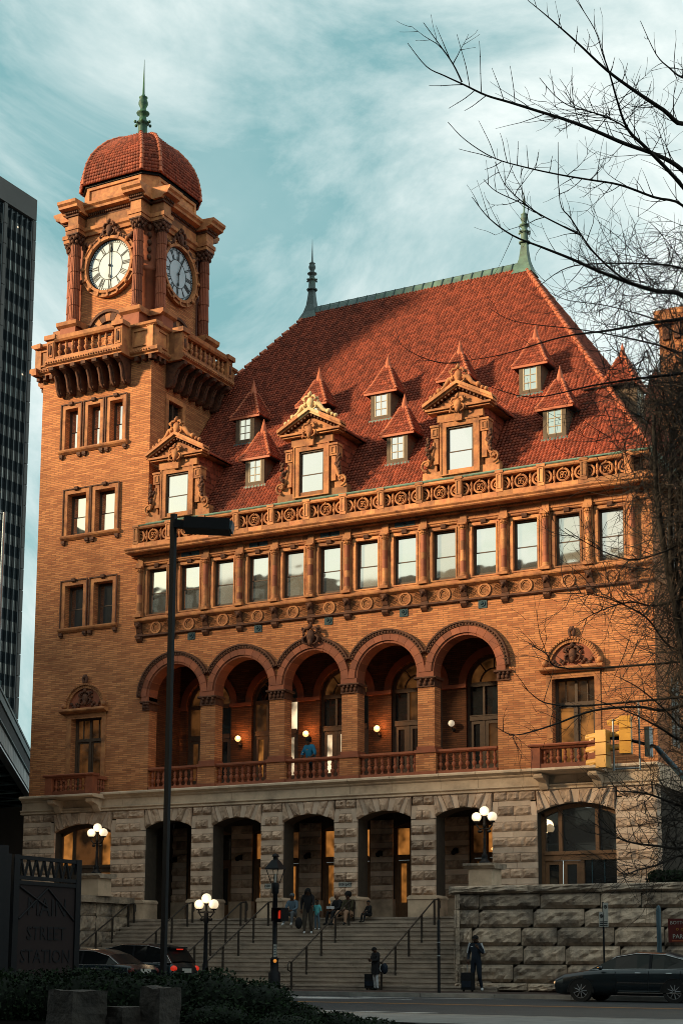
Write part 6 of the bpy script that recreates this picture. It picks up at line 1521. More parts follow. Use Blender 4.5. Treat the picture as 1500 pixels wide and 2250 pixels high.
# ================================================================== people
def person(label, loc, rz, J, R, tags, mats, hair=None, hair_c='hair', group=None, extra=None, s=1.0):
    """one continuous skinned body: J joints, bones listed in BON, R radii, tags -> material slots"""
    t = thing('person', label, 'person', loc, group, rz); t.scale = (s, s, s)
    names = list(J); idx = {n: i for i, n in enumerate(names)}
    BON = [('pelvis', 'belly'), ('belly', 'chest'), ('chest', 'neck'), ('neck', 'chin'), ('chin', 'head'), ('head', 'crown')]
    for sd in 'LR': BON += [('chest', 'sho'+sd), ('sho'+sd, 'elb'+sd), ('elb'+sd, 'wri'+sd), ('wri'+sd, 'pal'+sd), ('pelvis', 'hip'+sd), ('hip'+sd, 'kne'+sd), ('kne'+sd, 'ank'+sd), ('ank'+sd, 'toe'+sd)]
    me = bpy.data.meshes.new('body'); me.from_pydata([J[n] for n in names], [(idx[a], idx[b_]) for a, b_ in BON], [])
    o = bpy.data.objects.new('body', me); COL.objects.link(o)
    sk = o.modifiers.new('s', 'SKIN'); sv = me.skin_vertices[0].data
    for n in names: sv[idx[n]].radius = (R.get(n, R.get(n[:3], .05)),)*2; sv[idx[n]].use_root = (n == 'pelvis')
    ss = o.modifiers.new('b', 'SUBSURF'); ss.levels = 2; sk.use_smooth_shade = True
    dg = bpy.context.evaluated_depsgraph_get(); m2 = bpy.data.meshes.new_from_object(o.evaluated_get(dg)); bpy.data.objects.remove(o)
    mb_ = MB(); mb_.v = [tuple(v.co) for v in m2.vertices]; mb_.f = [tuple(p.vertices) for p in m2.polygons]; mb_.s = [True]*len(mb_.f)
    segs = [(Vector(J[a]), Vector(J[b_]), tags.get(b_, tags.get(b_[:3], 0)), R.get(b_, R.get(b_[:3], .05))) for a, b_ in BON]
    for p in m2.polygons:
        c = p.center; best = 9; mi = 0
        for a, b_, tg, r in segs:
            d = b_-a; q = max(0, min(1, (c-a).dot(d)/max(d.length_squared, 1e-9))); dd = (c-(a+d*q)).length-r*.8
            if dd < best: best = dd; mi = tg
        mb_.m.append(mi)
    for sd in 'LR':                                                  # five fingers
        w_, pl = Vector(J['wri'+sd]), Vector(J['pal'+sd]); d = (pl-w_).normalized(); sidev = d.cross(Vector((0, -1, .2))).normalized()
        nrm = d.cross(sidev)
        for k, ln in enumerate((.075, .085, .078, .062)):
            b0 = pl+sidev*(.028-.018*k); mb_.tube([b0-d*.02, b0+d*ln*.6, b0+d*ln*.9+nrm*.02], [.010, .009, .007], 5, 0)
        sg_ = 1 if sd == 'L' else -1
        mb_.tube([w_+d*.03+sidev*.02, w_+d*.06+sidev*.045, w_+d*.095+sidev*.05], [.012, .011, .008], 5, 0)
    hd = Vector(J['head']); fd = (Vector(J['chin'])-Vector(J['neck'])); f = Vector(J.get('_f', (0, -1, 0)))
    mb_.ball(hd+Vector((0, -.105, -.005)), .016, 6, 4, 0, (1, 1.1, 1.5))
    for sx in (-1, 1): mb_.ball(hd+Vector((sx*.085, 0, 0)), .024, 6, 4, 0, (.5, .8, 1.3))
    mb_.build('body', mats, t, off=Vector((0, 0, 0)))
    e = MB()
    for sx in (-1, 1): e.ball(hd+Vector((sx*.035, -.088, .02)), .013, 6, 4)
    e.box(hd.x-.025, hd.x+.025, hd.y-.097, hd.y-.085, hd.z-.058, hd.z-.048); e.build('face', 'dial_black', t, off=Vector((0, 0, 0)))
    if hair:
        h = MB(); rr = random.Random(len(label))
        if hair == 'short': h.ball(hd+Vector((0, .012, .045)), .105, 12, 8, sc=(.92, 1.0, .82))
        elif hair == 'afro':
            h.ball(hd+Vector((0, .03, .05)), .13, 12, 8)
        elif hair == 'locs':
            h.ball(hd+Vector((0, .02, .045)), .11, 10, 7)
            for k in range(26):
                a = rr.uniform(-.3, PI+.3); c = hd+Vector((.10*cos(a), .02+.09*sin(a)*1.0, .06)); h.tube([c, c+Vector((.02*cos(a), .02*sin(a), -.12)), c+Vector((.03*cos(a), .03, -.24-.05*rr.random()))], .014, 4)
        elif hair == 'wrap': h.ball(hd+Vector((0, .025, .04)), .12, 12, 8, sc=(.95, 1.05, .95)); h.ball(hd+Vector((0, .11, .06)), .06, 8, 6)
        h.build('hair', hair_c, t, off=Vector((0, 0, 0)))
    if extra: extra(t)
    return t
for nm, c in (('skin_dark', (.075, .035, .02)), ('skin_brown', (.14, .07, .042)), ('hair', (.006, .005, .005)), ('cloth_black', (.009, .009, .011)), ('cloth_navy', (.010, .016, .028)), ('cloth_grey', (.11, .12, .13)),
              ('cloth_white', (.55, .56, .58)), ('cloth_tan', (.38, .22, .14)), ('cloth_turquoise', (.10, .42, .44)), ('cloth_denim', (.085, .13, .17)), ('cloth_camo', (.05, .04, .03)), ('cloth_blue', (.015, .16, .30)), ('shoe_white', (.6, .6, .6)), ('shoe_black', (.01, .01, .01)), ('cloth_olive', (.05, .042, .02))):
    pmat(nm, c, tuple(x*.72 for x in c), scale=9, rough=.85, bump=.15, bscale=40)
RAD = dict(pelvis=.135, belly=.125, chest=.145, neck=.055, chin=.075, head=.098, crown=.07, sho=.075, elb=.050, wri=.034, pal=.038, hip=.10, kne=.068, ank=.045, toe=.038)
def stand(sp=.0, arms='down', lean=0.0, headz=0, look=0):
    J = dict(pelvis=(0, 0, .95), belly=(0, -.01, 1.12), chest=(0, -.02-lean*.5, 1.34), neck=(0, -.01-lean*.8, 1.49), chin=(0, -.03-lean, 1.56-.02*headz), head=(0, -.02-lean-.03*headz, 1.63-.03*headz), crown=(0, 0-lean-.03*headz, 1.69-.04*headz))
    for sd, sx in (('L', -1), ('R', 1)):
        J['sho'+sd] = (sx*.175, -.01-lean*.6, 1.41); J['elb'+sd] = (sx*.235, .02-lean*.3, 1.14); J['wri'+sd] = (sx*.24, -.06, .91); J['pal'+sd] = (sx*.24, -.08, .83)
        J['hip'+sd] = (sx*.09, 0, .90); J['kne'+sd] = (sx*(.10+sp), -.02, .50); J['ank'+sd] = (sx*(.11+sp), .03, .09); J['toe'+sd] = (sx*(.12+sp), -.12, .045)
    return J
def sit(zs_=.0, k=.42, fold=True):
    """seated on a step edge: pelvis near the origin, feet two steps below in front"""
    J = dict(pelvis=(0, 0, .12), belly=(0, -.03, .28), chest=(0, -.09, .50), neck=(0, -.10, .65), chin=(0, -.13, .71), head=(0, -.12, .79), crown=(0, -.10, .85))
    for sd, sx in (('L', -1), ('R', 1)):
        J['sho'+sd] = (sx*.17, -.08, .57); J['elb'+sd] = (sx*.22, -.20, .34); J['wri'+sd] = (sx*.10, -.38, .26); J['pal'+sd] = (sx*.04, -.43, .24)
        J['hip'+sd] = (sx*.09, -.04, .11); J['kne'+sd] = (sx*.13, -.44, .20); J['ank'+sd] = (sx*.14, -.50, -.22); J['toe'+sd] = (sx*.15, -.65, -.27)
    return J
TG = dict(pelvis=2, belly=1, chest=1, neck=0, chin=0, head=0, crown=0, sho=1, elb=1, wri=1, pal=0, hip=2, kne=2, ank=2, toe=3)
ZT = 2.51
J = sit(); J['ankL'] = (-.18, -.5, -.22); J['toeL'] = (-.22, -.62, -.28)
person('person in grey jacket and white shoes sitting on the top step by the signal', (-.42, -.62, ZT), .15, J, {**RAD, 'hip': .085, 'kne': .075}, TG, ['skin_dark', 'cloth_denim', 'cloth_grey', 'shoe_white'], 'short', 'cloth_grey')
def bag(t): MB().ball((0, 0, 0), 1, 10, 8, sc=(.14, .10, .22)).xf(Matrix.Translation((-.34, .0, .42))).build('shoulder_bag', 'cloth_black', t, off=Vector((0, 0, 0)))
J = stand(.02, lean=.10, headz=2); J['elbR'] = (.22, -.16, 1.17); J['wriR'] = (.20, -.34, 1.05); J['palR'] = (.18, -.42, 1.02)
person('person with dreadlocks in black hoodie and camouflage trousers standing among the children', (.74, -1.56, RIS*12), PI*.15, J, {**RAD, 'chest': .17, 'belly': .15, 'kne': .09, 'hip': .115, 'elb': .06}, TG, ['skin_dark', 'cloth_black', 'cloth_camo', 'shoe_white'], 'locs', extra=bag, s=.97)
person('child in turquoise shirt and jeans standing beside the tall adult', (1.02, -1.36, RIS*13), 0, stand(.01), {**RAD, 'head': .115, 'chin': .085}, {**TG, 'elb': 1, 'wri': 0}, ['skin_dark', 'cloth_turquoise', 'cloth_denim', 'shoe_white'], 'short', s=.62)
person('seated person in black holding papers left of the tan trousers', (1.52, -.62, ZT), -.35, sit(), RAD, TG, ['skin_brown', 'cloth_black', 'cloth_black', 'shoe_black'], 'wrap', 'cloth_tan', extra=lambda t: MB().box(-.14, .10, -.50, -.34, .30, .40).build('papers', 'cloth_white', t, off=Vector((0, 0, 0))))
J = sit(); J['kneL'] = (-.24, -.42, .20); J['ankL'] = (-.34, -.55, -.24); J['toeL'] = (-.38, -.68, -.28)
person('seated person in olive jacket and tan trousers under the rail', (1.95, -.62, ZT), -.1, J, {**RAD, 'kne': .08, 'hip': .105, 'chest': .165}, TG, ['skin_dark', 'cloth_olive', 'cloth_tan', 'shoe_black'], 'afro')
person('small child in dark clothes sitting right of the rail', (2.78, -.60, ZT), -.5, sit(), {**RAD, 'head': .115}, TG, ['skin_brown', 'cloth_black', 'cloth_black', 'shoe_black'], 'short', s=.66)
def coat(t):
    MB().lathe([(.20, .62), (.215, .8), (.19, 1.0), (.185, 1.2), (.16, 1.40)], 0, -.02, 12, sy=.8).build('coat', 'cloth_black', t, off=Vector((0, 0, 0)))
J = stand(-.02, headz=2.5); 
for sd, sx in (('L', -1), ('R', 1)): J['elb'+sd] = (sx*.22, -.08, 1.16); J['wri'+sd] = (sx*.08, -.26, 1.14); J['pal'+sd] = (sx*.04, -.32, 1.18)
person('person in long black coat and pale trousers looking down at the foot of the stairs', (5.45, -5.35, 0), -.5, J, {**RAD, 'chest': .16, 'belly': .15, 'pelvis': .15, 'elb': .065, 'kne': .06}, TG, ['skin_dark', 'cloth_black', 'cloth_white', 'shoe_black'], 'short', extra=coat, s=.83)
J = stand(.01, headz=1.2); J['elbL'] = (-.25, .0, 1.14); J['wriL'] = (-.22, -.12, .95); J['palL'] = (-.20, -.15, .88); J['elbR'] = (.26, -.06, 1.16); J['wriR'] = (.16, -.22, 1.32); J['palR'] = (.12, -.25, 1.38); J['ankR'] = (.14, .10, .10); J['toeR'] = (.20, -.03, .045)
def stripes(t):
    for sx in (-1, 1): MB().tube([(sx*.19, -.05, 1.48), (sx*.245, -.03, 1.30), (sx*.275, -.02, 1.18)], .035, 6).build('sleeve_stripe', 'cloth_white', t, off=Vector((0, 0, 0)))
    MB().box(-.09, -.04, -.175, -.16, 1.36, 1.38).build('chest_logo', 'cloth_white', t, off=Vector((0, 0, 0)))
person('man in dark track jacket with white shoulder stripes holding a suitcase handle', (8.98, -5.3, 0), .0, J, RAD, TG, ['skin_dark', 'cloth_navy', 'cloth_navy', 'shoe_white'], 'short', extra=stripes, s=1.03)
J = stand(0, lean=.16); 
for sd, sx in (('L', -1), ('R', 1)): J['elb'+sd] = (sx*.32, -.14, 1.12); J['wri'+sd] = (sx*.22, -.30, .98); J['pal'+sd] = (sx*.20, -.36, .97)
def badges(t):
    for p_ in ((.05, -.30, 1.28), (.21, -.16, 1.36), (-.24, -.18, 1.20)): MB().ball(p_, .028, 6, 4).build('badge', 'yellow_paint' if p_[0] == .05 else 'sign_white', t, off=Vector((0, 0, 0)))
person('guard in bright blue shirt leaning on the loggia balustrade', (-.42, .62, 7.64), -.15, J, {**RAD, 'chest': .19, 'belly': .18, 'sho': .10, 'elb': .07, 'pelvis': .16}, {**TG, 'wri': 0, 'elb': 1}, ['skin_dark', 'cloth_blue', 'cloth_black', 'shoe_black'], 'afro', extra=badges)
J = sit(); J['elbR'] = (.26, -.18, .42); J['wriR'] = (.10, -.22, .66); J['palR'] = (.05, -.22, .74)
person('person in white checked shirt at the far left edge above the stone wall', (-10.9, -4.1, 3.1), .2, J, RAD, TG, ['skin_brown', 'cloth_white', 'cloth_denim', 'shoe_black'], 'short')
def suitcase(x, y, h, label, grp='rolling suitcases', handle=True):
    t = thing('suitcase', label, 'suitcase', (x, y, 0), grp)
    m = MB().box(x-.19, x+.19, y-.12, y+.12, .06, h); m.build('case', 'cloth_black', t)
    MB().box(x-.15, x+.15, y-.14, y-.12, .14, h*.55).build('front_pocket', 'cloth_navy', t)
    for sx in (-1, 1): MB().ball((x+sx*.15, y, .035), .035, 8, 5).build('castor', 'rubber', t)
    if handle:
        for sx in (-1, 1): MB().tube([(x+sx*.06, y+.1, h), (x+sx*.06, y+.1, h+.33)], .010, 5).build('handle_tube', 'galvanised', t)
        MB().tube([(x-.07, y+.1, h+.33), (x+.07, y+.1, h+.33)], .016, 5).build('grip', 'black_iron', t)
    return t
suitcase(8.76, -5.45, .60, 'black rolling suitcase with raised handle held by the man in the track jacket')
suitcase(5.12, -5.05, .52, 'dark suitcase standing behind the legs of the person in the black coat', handle=False)
t = MB().ball((5.74, -5.30, .70), .15, 10, 8, sc=(.8, .6, 1.2)).build('hand_bag', 'cloth_navy', off=Vector((5.74, -5.3, .5))); tag(t, 'dark backpack with pale straps hanging at the side of the black coat', 'bag')
MB().tube([(5.66, -5.38, .84), (5.62, -5.42, .72), (5.66, -5.40, .60)], .012, 4).build('strap', 'cloth_white', t, off=Vector((5.74, -5.3, .5)))

# ================================================================== elevated road at the left
vd = thing('viaduct', 'elevated dark steel highway bridge with pale louvred side passing left of the clock tower', 'bridge', (-17, 3, 0))
P1 = Vector((-17.15, 3.0, 0)); dv_ = Vector((.585, -.811, 0)); nl = Vector((-.811, -.585, 0))
def vbar(t0, t1, n0, n1, z0, z1, name, mat):
    a, b = P1+dv_*t0, P1+dv_*t1
    vs = [(p+nl*n)[:2]+(z_,) for z_ in (z0, z1) for p, n in ((a, n0), (b, n0), (b, n1), (a, n1))]
    return MB().add(vs, [(0, 3, 2, 1), (4, 5, 6, 7), (0, 1, 5, 4), (1, 2, 6, 5), (2, 3, 7, 6), (3, 0, 4, 7)]).build(name, mat, vd)
ZV = 11.95
for k in range(8):
    a, b = -40+10*k, -30+10*k-.05
    vbar(a, b, 0, .25, ZV-.12, ZV, 'top_rail', 'bridge_paint'); vbar(a, b, .04, .2, ZV-.50, ZV-.14, 'parapet', 'bridge_paint')
    vbar(a, b, .1, .5, ZV-1.25, ZV-.5, 'fascia_girder', 'bridge_dark')
    vbar(a, b, .02, .3, ZV-1.30, ZV-1.24, 'flange', 'bridge_paint')
    for q in range(5): vbar(a+2*q, a+2*q+1.96, .12, .2, ZV-2.0, ZV-1.32, 'louvre_panel', 'louvre')
    vbar(a, b, .05, .4, ZV-2.30, ZV-2.22, 'lower_flange', 'galvanised'); vbar(a, b, .14, .4, ZV-2.22, ZV-2.02, 'lower_web', 'bridge_dark')
vbar(-40, 40, .4, 15, ZV-.6, ZV-.3, 'deck', 'bridge_dark')
for k in range(20):
    a = -38+4*k; vbar(a, a+.25, .4, 15, ZV-1.6, ZV-.6, 'cross_girder', 'bridge_dark')
    p, q = P1+dv_*a, P1+dv_*(a+4)
    for (u, v) in ((.5, 5), (5, .5), (5, 10), (10, 5)): MB().tube([(p+nl*u)[:2]+(ZV-2.2,), (q+nl*v)[:2]+(ZV-2.2,)], .06, 4).build('bracing', 'bridge_paint', vd)
for k in (-30, -12, 6):
    for n_ in (3.0, 11.0):
        c = P1+dv_*k+nl*n_; MB().lathe([(.6, -.3), (.6, ZV-1.6)], c.x, c.y, 12).build('pier', 'concrete', vd)
# railing posts and a lamp post on the bridge
c = P1+dv_*8.6; 
for k in (-3, 1.5, 6, 10): c = P1+dv_*k+nl*.12; MB().box(c.x-.05, c.x+.05, c.y-.05, c.y+.05, ZV, ZV+.35).build('rail_post', 'bridge_paint', vd)
t = thing('bridge_lamp', 'slim grey lamp post with a short arm rising from the bridge', 'street light', (-15.0, 3.0, 0))
c = P1+dv_*2.0+nl*.6; MB().tube([(c.x, c.y, ZV-.3), (c.x+.02, c.y+.05, 20.6)], [.08, .06], 8).tube([(c.x+.02, c.y+.05, 20.55), (c.x-.75, c.y-.55, 20.6)], .04, 6).build('pole', 'galvanised', t)
w_ = thing('depot_wall', 'dark blank wall under the elevated road at the far left', 'building', (-40, 20, 0))
MB().box(-75, -22, 16, 30, -.3, 9.2).build('wall', 'far_wall', w_)
for k in range(9): MB().box(-70+5.2*k, -67.4+5.2*k, 15.9, 16, 2, 6.5).build('window', 'dark_glass', w_)
MB().box(-22.0, -18.5, 13, 30, -.3, 8.6).build('annex', 'far_wall', w_)

# ================================================================== office tower at the left
ot = thing('office_tower', 'dark glass office tower with pale concrete fins behind the clock tower at the left', 'skyscraper', (-160, 100, 0)); XF = -134.0; TOP = 126.3
MB().box(-185, XF-.6, 60, 142.2, 0, TOP-.5).build('core', 'spandrel', ot); MB().box(-185, XF, 60, 142.65, TOP-3.7, TOP).build('parapet', 'fin_concrete', ot)
PER = 7.2
for b_ in range(11):
    yb = 142.65-PER*b_
    z_ = 0
    while z_ < TOP-3.8:
        MB().box(XF-.6, XF, yb-.72, yb, z_+.05, min(z_+3.5, TOP-3.7)-.05).build('fin_block', 'fin_concrete', ot) if b_ < 3 else None; z_ += 3.5
    if b_ >= 3: MB().box(XF-.6, XF, yb-.72, yb, 0, TOP-3.7).build('fin', 'fin_concrete', ot)
pme = MB().add([(0, 0, 0), (0, -.84, 0), (0, -.84, 1.68), (0, 0, 1.68)], [(0, 3, 2, 1)]).mesh('pane', 'tower_glass'); mull = MB().box(-.6, -.15, -.16, 0, 0, TOP-4.2).mesh('mullion', 'spandrel')
rt = random.Random(6); cntp = 0
for b_ in range(2):
    yb = 142.65-PER*b_-.85
    for c_ in range(5):
        inst(mull, 'mullion', ot, (XF+.05, yb-1.27*c_-.05, 0))
        for f_ in range(29):
            z_ = TOP-7.4-3.5*f_
            if z_ < 22: break
            if cntp >= 290: break
            inst(pme, 'pane', ot, (XF-.55, yb-.30-1.27*c_, z_)); cntp += 1
for k in range(3):
    c_, f_ = rt.randrange(5), rt.randrange(14); MB().box(XF-.53, XF-.5, 142.65-.85-.95-1.27*c_, 142.65-.85-.5-1.27*c_, TOP-7.4-3.5*f_+.9, TOP-7.4-3.5*f_+1.15).build('office_light', 'sconce_light' if k < 0 else 'globe_light', ot)
bb = thing('distant_building', 'small pale beige building far off between the towers at the left', 'building', (-118, 150, 0))
MB().box(-150, -100, 148, 165, 0, 27.2).build('wall', 'beige_wall', bb); MB().box(-150.5, -99.5, 147.5, 165.5, 27.2, 28.0).build('cornice', 'beige_wall', bb)
for k in range(12):
    for f_ in range(3): MB().box(-148+4*k, -146.4+4*k, 147.9, 148, 16+4*f_, 18+4*f_).build('window', 'spandrel', bb)

# ================================================================== unseen blocks behind the camera, added for shade and window reflections
def block(name, label, x0, x1, y0, y1, h, mat):
    t = thing(name, label, 'building', ((x0+x1)/2, (y0+y1)/2, 0))
    MB().box(x0, x1, y0, y1, -.3, h).box(x0-.3, x1+.3, y1-.3, y1+.3, h, h+.9).build('wall', mat, t); m = MB()
    n = int((x1-x0)/3.2)
    for f_ in range(int(h/3.6)):
        for k in range(n): m.box(x0+1+k*3.2, x0+2.8+k*3.2, y1, y1+.06, 1.4+f_*3.6, 3.4+f_*3.6)
    tag(m.build('window_rows', 'dark_glass', t), kind='stuff')
block('shade_block', 'tall dark office block across the street far to the left', -130, -80, -95, -62, 49, 'far_wall')
block('low_shade_block', 'lower dark office wing across the street at the left', -79.6, -37, -95, -62, 24, 'far_wall')
block('reflected_block', 'dark office tower further off behind the street', -136, -84, -170, -150, 58, 'far_wall')
block('sky_blocker', 'dark brick warehouse across the street behind the planting bed', -36, 70, -110, -72, 34, 'far_wall')

# ================================================================== bare trees
BR = {
 'B1': [(23.28, -36.46, 11.73), (23.39, -36.1, 11.69), (23.58, -35.69, 11.55), (23.79, -35.26, 11.37), (23.99, -34.84, 11.27), (24.22, -34.41, 11.17), (24.35, -34.05, 11.14)],
 'B2': [(24.06, -37.09, 11.16), (24.15, -36.72, 10.97), (24.13, -36.42, 10.86), (24.11, -36.13, 10.78), (24.09, -35.83, 10.63), (24.07, -35.53, 10.52), (24.07, -35.24, 10.49), (24.14, -34.91, 10.46), (24.43, -34.4, 10.12)],
 'B3': [(22.65, -38.28, 10.39), (22.7, -37.93, 10.3), (22.76, -37.6, 10.35), (22.83, -37.25, 10.41), (22.94, -36.89, 10.44), (23.07, -36.52, 10.51), (23.26, -36.1, 10.56), (23.43, -35.71, 10.61), (23.65, -35.28, 10.62), (23.85, -34.86, 10.62), (24.14, -34.38, 10.61), (24.31, -33.97, 10.57)],
 'B3b': [(22.77, -38.15, 10.66), (22.87, -37.96, 10.48), (22.94, -37.78, 10.34), (22.97, -37.62, 10.21)],
 'B4': [(22.58, -37.12, 10.1), (22.63, -36.76, 10.05), (22.79, -36.33, 10.0), (23.0, -35.89, 10.04), (23.24, -35.44, 10.1), (23.47, -35.0, 10.18), (23.7, -34.56, 10.26), (23.97, -34.09, 10.25), (24.21, -33.63, 10.28)],
 'B5': [(23.47, -36.63, 10.64), (23.55, -36.36, 10.54), (23.64, -36.1, 10.52), (23.8, -35.81, 10.55), (24.01, -35.48, 10.52), (24.11, -35.21, 10.45)],
 'B6': [(22.7, -36.42, 9.72), (22.76, -36.2, 9.66), (22.97, -35.9, 9.59), (23.13, -35.63, 9.51), (23.44, -35.27, 9.37)],
 'B7': [(22.79, -36.3, 9.97), (22.85, -36.14, 9.74), (23.01, -35.95, 9.56), (23.15, -35.78, 9.45)],
 'B8': [(22.87, -37.14, 9.14), (22.91, -36.76, 9.05), (23.02, -36.35, 9.0), (23.19, -35.91, 9.01), (23.38, -35.47, 9.01), (23.56, -35.02, 9.0), (23.81, -34.54, 8.98), (23.99, -34.1, 9.02), (24.18, -33.67, 9.09)],
 'B9': [(23.34, -35.72, 10.35), (23.28, -35.53, 9.72), (23.35, -35.35, 9.56), (23.51, -35.09, 9.24), (23.75, -34.8, 8.98), (23.9, -34.59, 8.92)],
 'B10': [(19.87, -31.08, 9.9), (20.69, -31.09, 9.87), (21.63, -31.06, 9.98), (22.35, -31.12, 9.92), (22.97, -31.24, 9.86), (23.53, -31.38, 9.78)],
 'B11': [(20.63, -31.7, 9.23), (21.34, -31.55, 8.95), (22.2, -31.39, 9.03), (22.85, -31.33, 9.04), (23.48, -31.27, 9.03)],
 'B12': [(20.06, -30.04, 11.13), (20.56, -30.16, 10.76), (21.52, -30.06, 10.49), (22.24, -30.08, 10.22), (22.84, -30.17, 9.94), (23.23, -30.37, 9.69)],
 'B13': [(21.23, -30.53, 10.98), (21.57, -30.59, 10.74), (22.16, -30.53, 10.56), (22.81, -30.42, 10.27), (23.25, -30.41, 9.95)],
 'B14': [(22.41, -34.2, 9.3), (22.75, -34.06, 9.57), (23.09, -33.89, 9.65), (23.77, -33.53, 9.65), (24.1, -33.34, 9.59)],
 'B15': [(15.09, -18.08, 6.36), (15.33, -17.47, 6.23), (15.97, -16.72, 6.52), (16.71, -15.93, 6.93), (17.55, -15.05, 7.09), (18.03, -14.32, 7.08)],
 'B16': [(15.69, -17.93, 7.33), (15.75, -17.1, 7.12), (15.82, -16.29, 7.1), (16.34, -15.25, 7.18)],
 'B17': [(15.89, -17.99, 8.3), (15.89, -16.84, 8.24), (16.01, -15.59, 8.07)],
 'B18': [(16.92, -17.52, 8.75), (17.22, -16.67, 9.2), (17.64, -15.73, 9.55), (17.99, -14.79, 9.62)],
 'B19': [(16.53, -17.85, 9.44), (17.07, -17.0, 9.54), (17.48, -16.19, 9.47), (17.92, -15.33, 9.2), (18.21, -14.5, 8.63)],
 'B20': [(17.17, -17.08, 7.0), (17.73, -15.96, 6.77), (18.08, -14.97, 6.54), (18.33, -14.03, 6.35)],
 'B21': [(16.83, -16.77, 4.24), (17.2, -15.94, 3.89), (17.38, -15.24, 3.78), (17.76, -14.45, 3.74), (18.17, -13.66, 3.74)],
 'B22': [(17.31, -16.32, 3.16), (17.34, -15.71, 3.0), (17.46, -15.09, 3.13), (17.73, -14.39, 3.28), (18.16, -13.63, 3.55)],
 'B23': [(17.25, -16.66, 4.89), (17.57, -15.73, 4.95), (17.79, -14.84, 4.94), (18.24, -13.8, 4.76)],
 'B24': [(18.9, -31.14, 10.51), (19.2, -31.11, 10.19), (19.62, -31.03, 9.97), (19.99, -31.01, 9.9)],
 'B25': [(24.66, -36.72, 10.92), (24.65, -36.14, 10.85), (24.64, -35.59, 10.98), (24.64, -35.04, 11.15)],
 'B26': [(16.82, -17.96, 10.95), (17.19, -17.13, 10.67), (17.78, -16.21, 10.48), (18.32, -15.39, 10.77), (18.69, -14.69, 11.18)],
 'B27': [(17.53, -16.99, 7.6), (17.86, -16.0, 7.4), (18.2, -14.98, 6.98), (18.37, -14.06, 6.64)],
}
def curve(pts, sub=4):
    P = [Vector(p) for p in pts]; out = []
    for i in range(len(P)-1):
        p0, p1, p2, p3 = P[max(i-1, 0)], P[i], P[i+1], P[min(i+2, len(P)-1)]
        for k in range(sub):
            t_ = k/sub; out.append(.5*((2*p1)+(p2-p0)*t_+(2*p0-5*p1+4*p2-p3)*t_*t_+(-p0+3*p1-3*p2+p3)*t_**3))
    out.append(P[-1]); return out
rb = random.Random(12)
def twig(mb, p, d, ln, r, depth, curl=.25, up=.1, sides=3):
    n = 6 if depth > 1 else 4; pts = [p]; q = p.copy(); dd = d.copy()
    ax = Vector((rb.gauss(0, 1), rb.gauss(0, 1), rb.gauss(0, 1))).normalized()
    for k in range(n):
        dd = (dd+ax*curl*.35+Vector((rb.gauss(0, .10), rb.gauss(0, .10), rb.gauss(0, .10)+up*.3))).normalized(); q = q+dd*ln/n; pts.append(q.copy())
    mb.tube(pts, [max(r*(1-.75*i/n), .0022) for i in range(n+1)], sides, cap=False, sm=False)
    if depth > 1:
        for k in range(2, n+1):
            if rb.random() < .8:
                s_ = Vector((rb.gauss(0, 1), rb.gauss(0, 1), rb.gauss(0, 1))); s_ = (s_-dd*s_.dot(dd)).normalized()
                twig(mb, pts[k], (dd*.75+s_*.75).normalized(), ln*(.35+.3*rb.random()), r*.55, depth-1, curl, up)
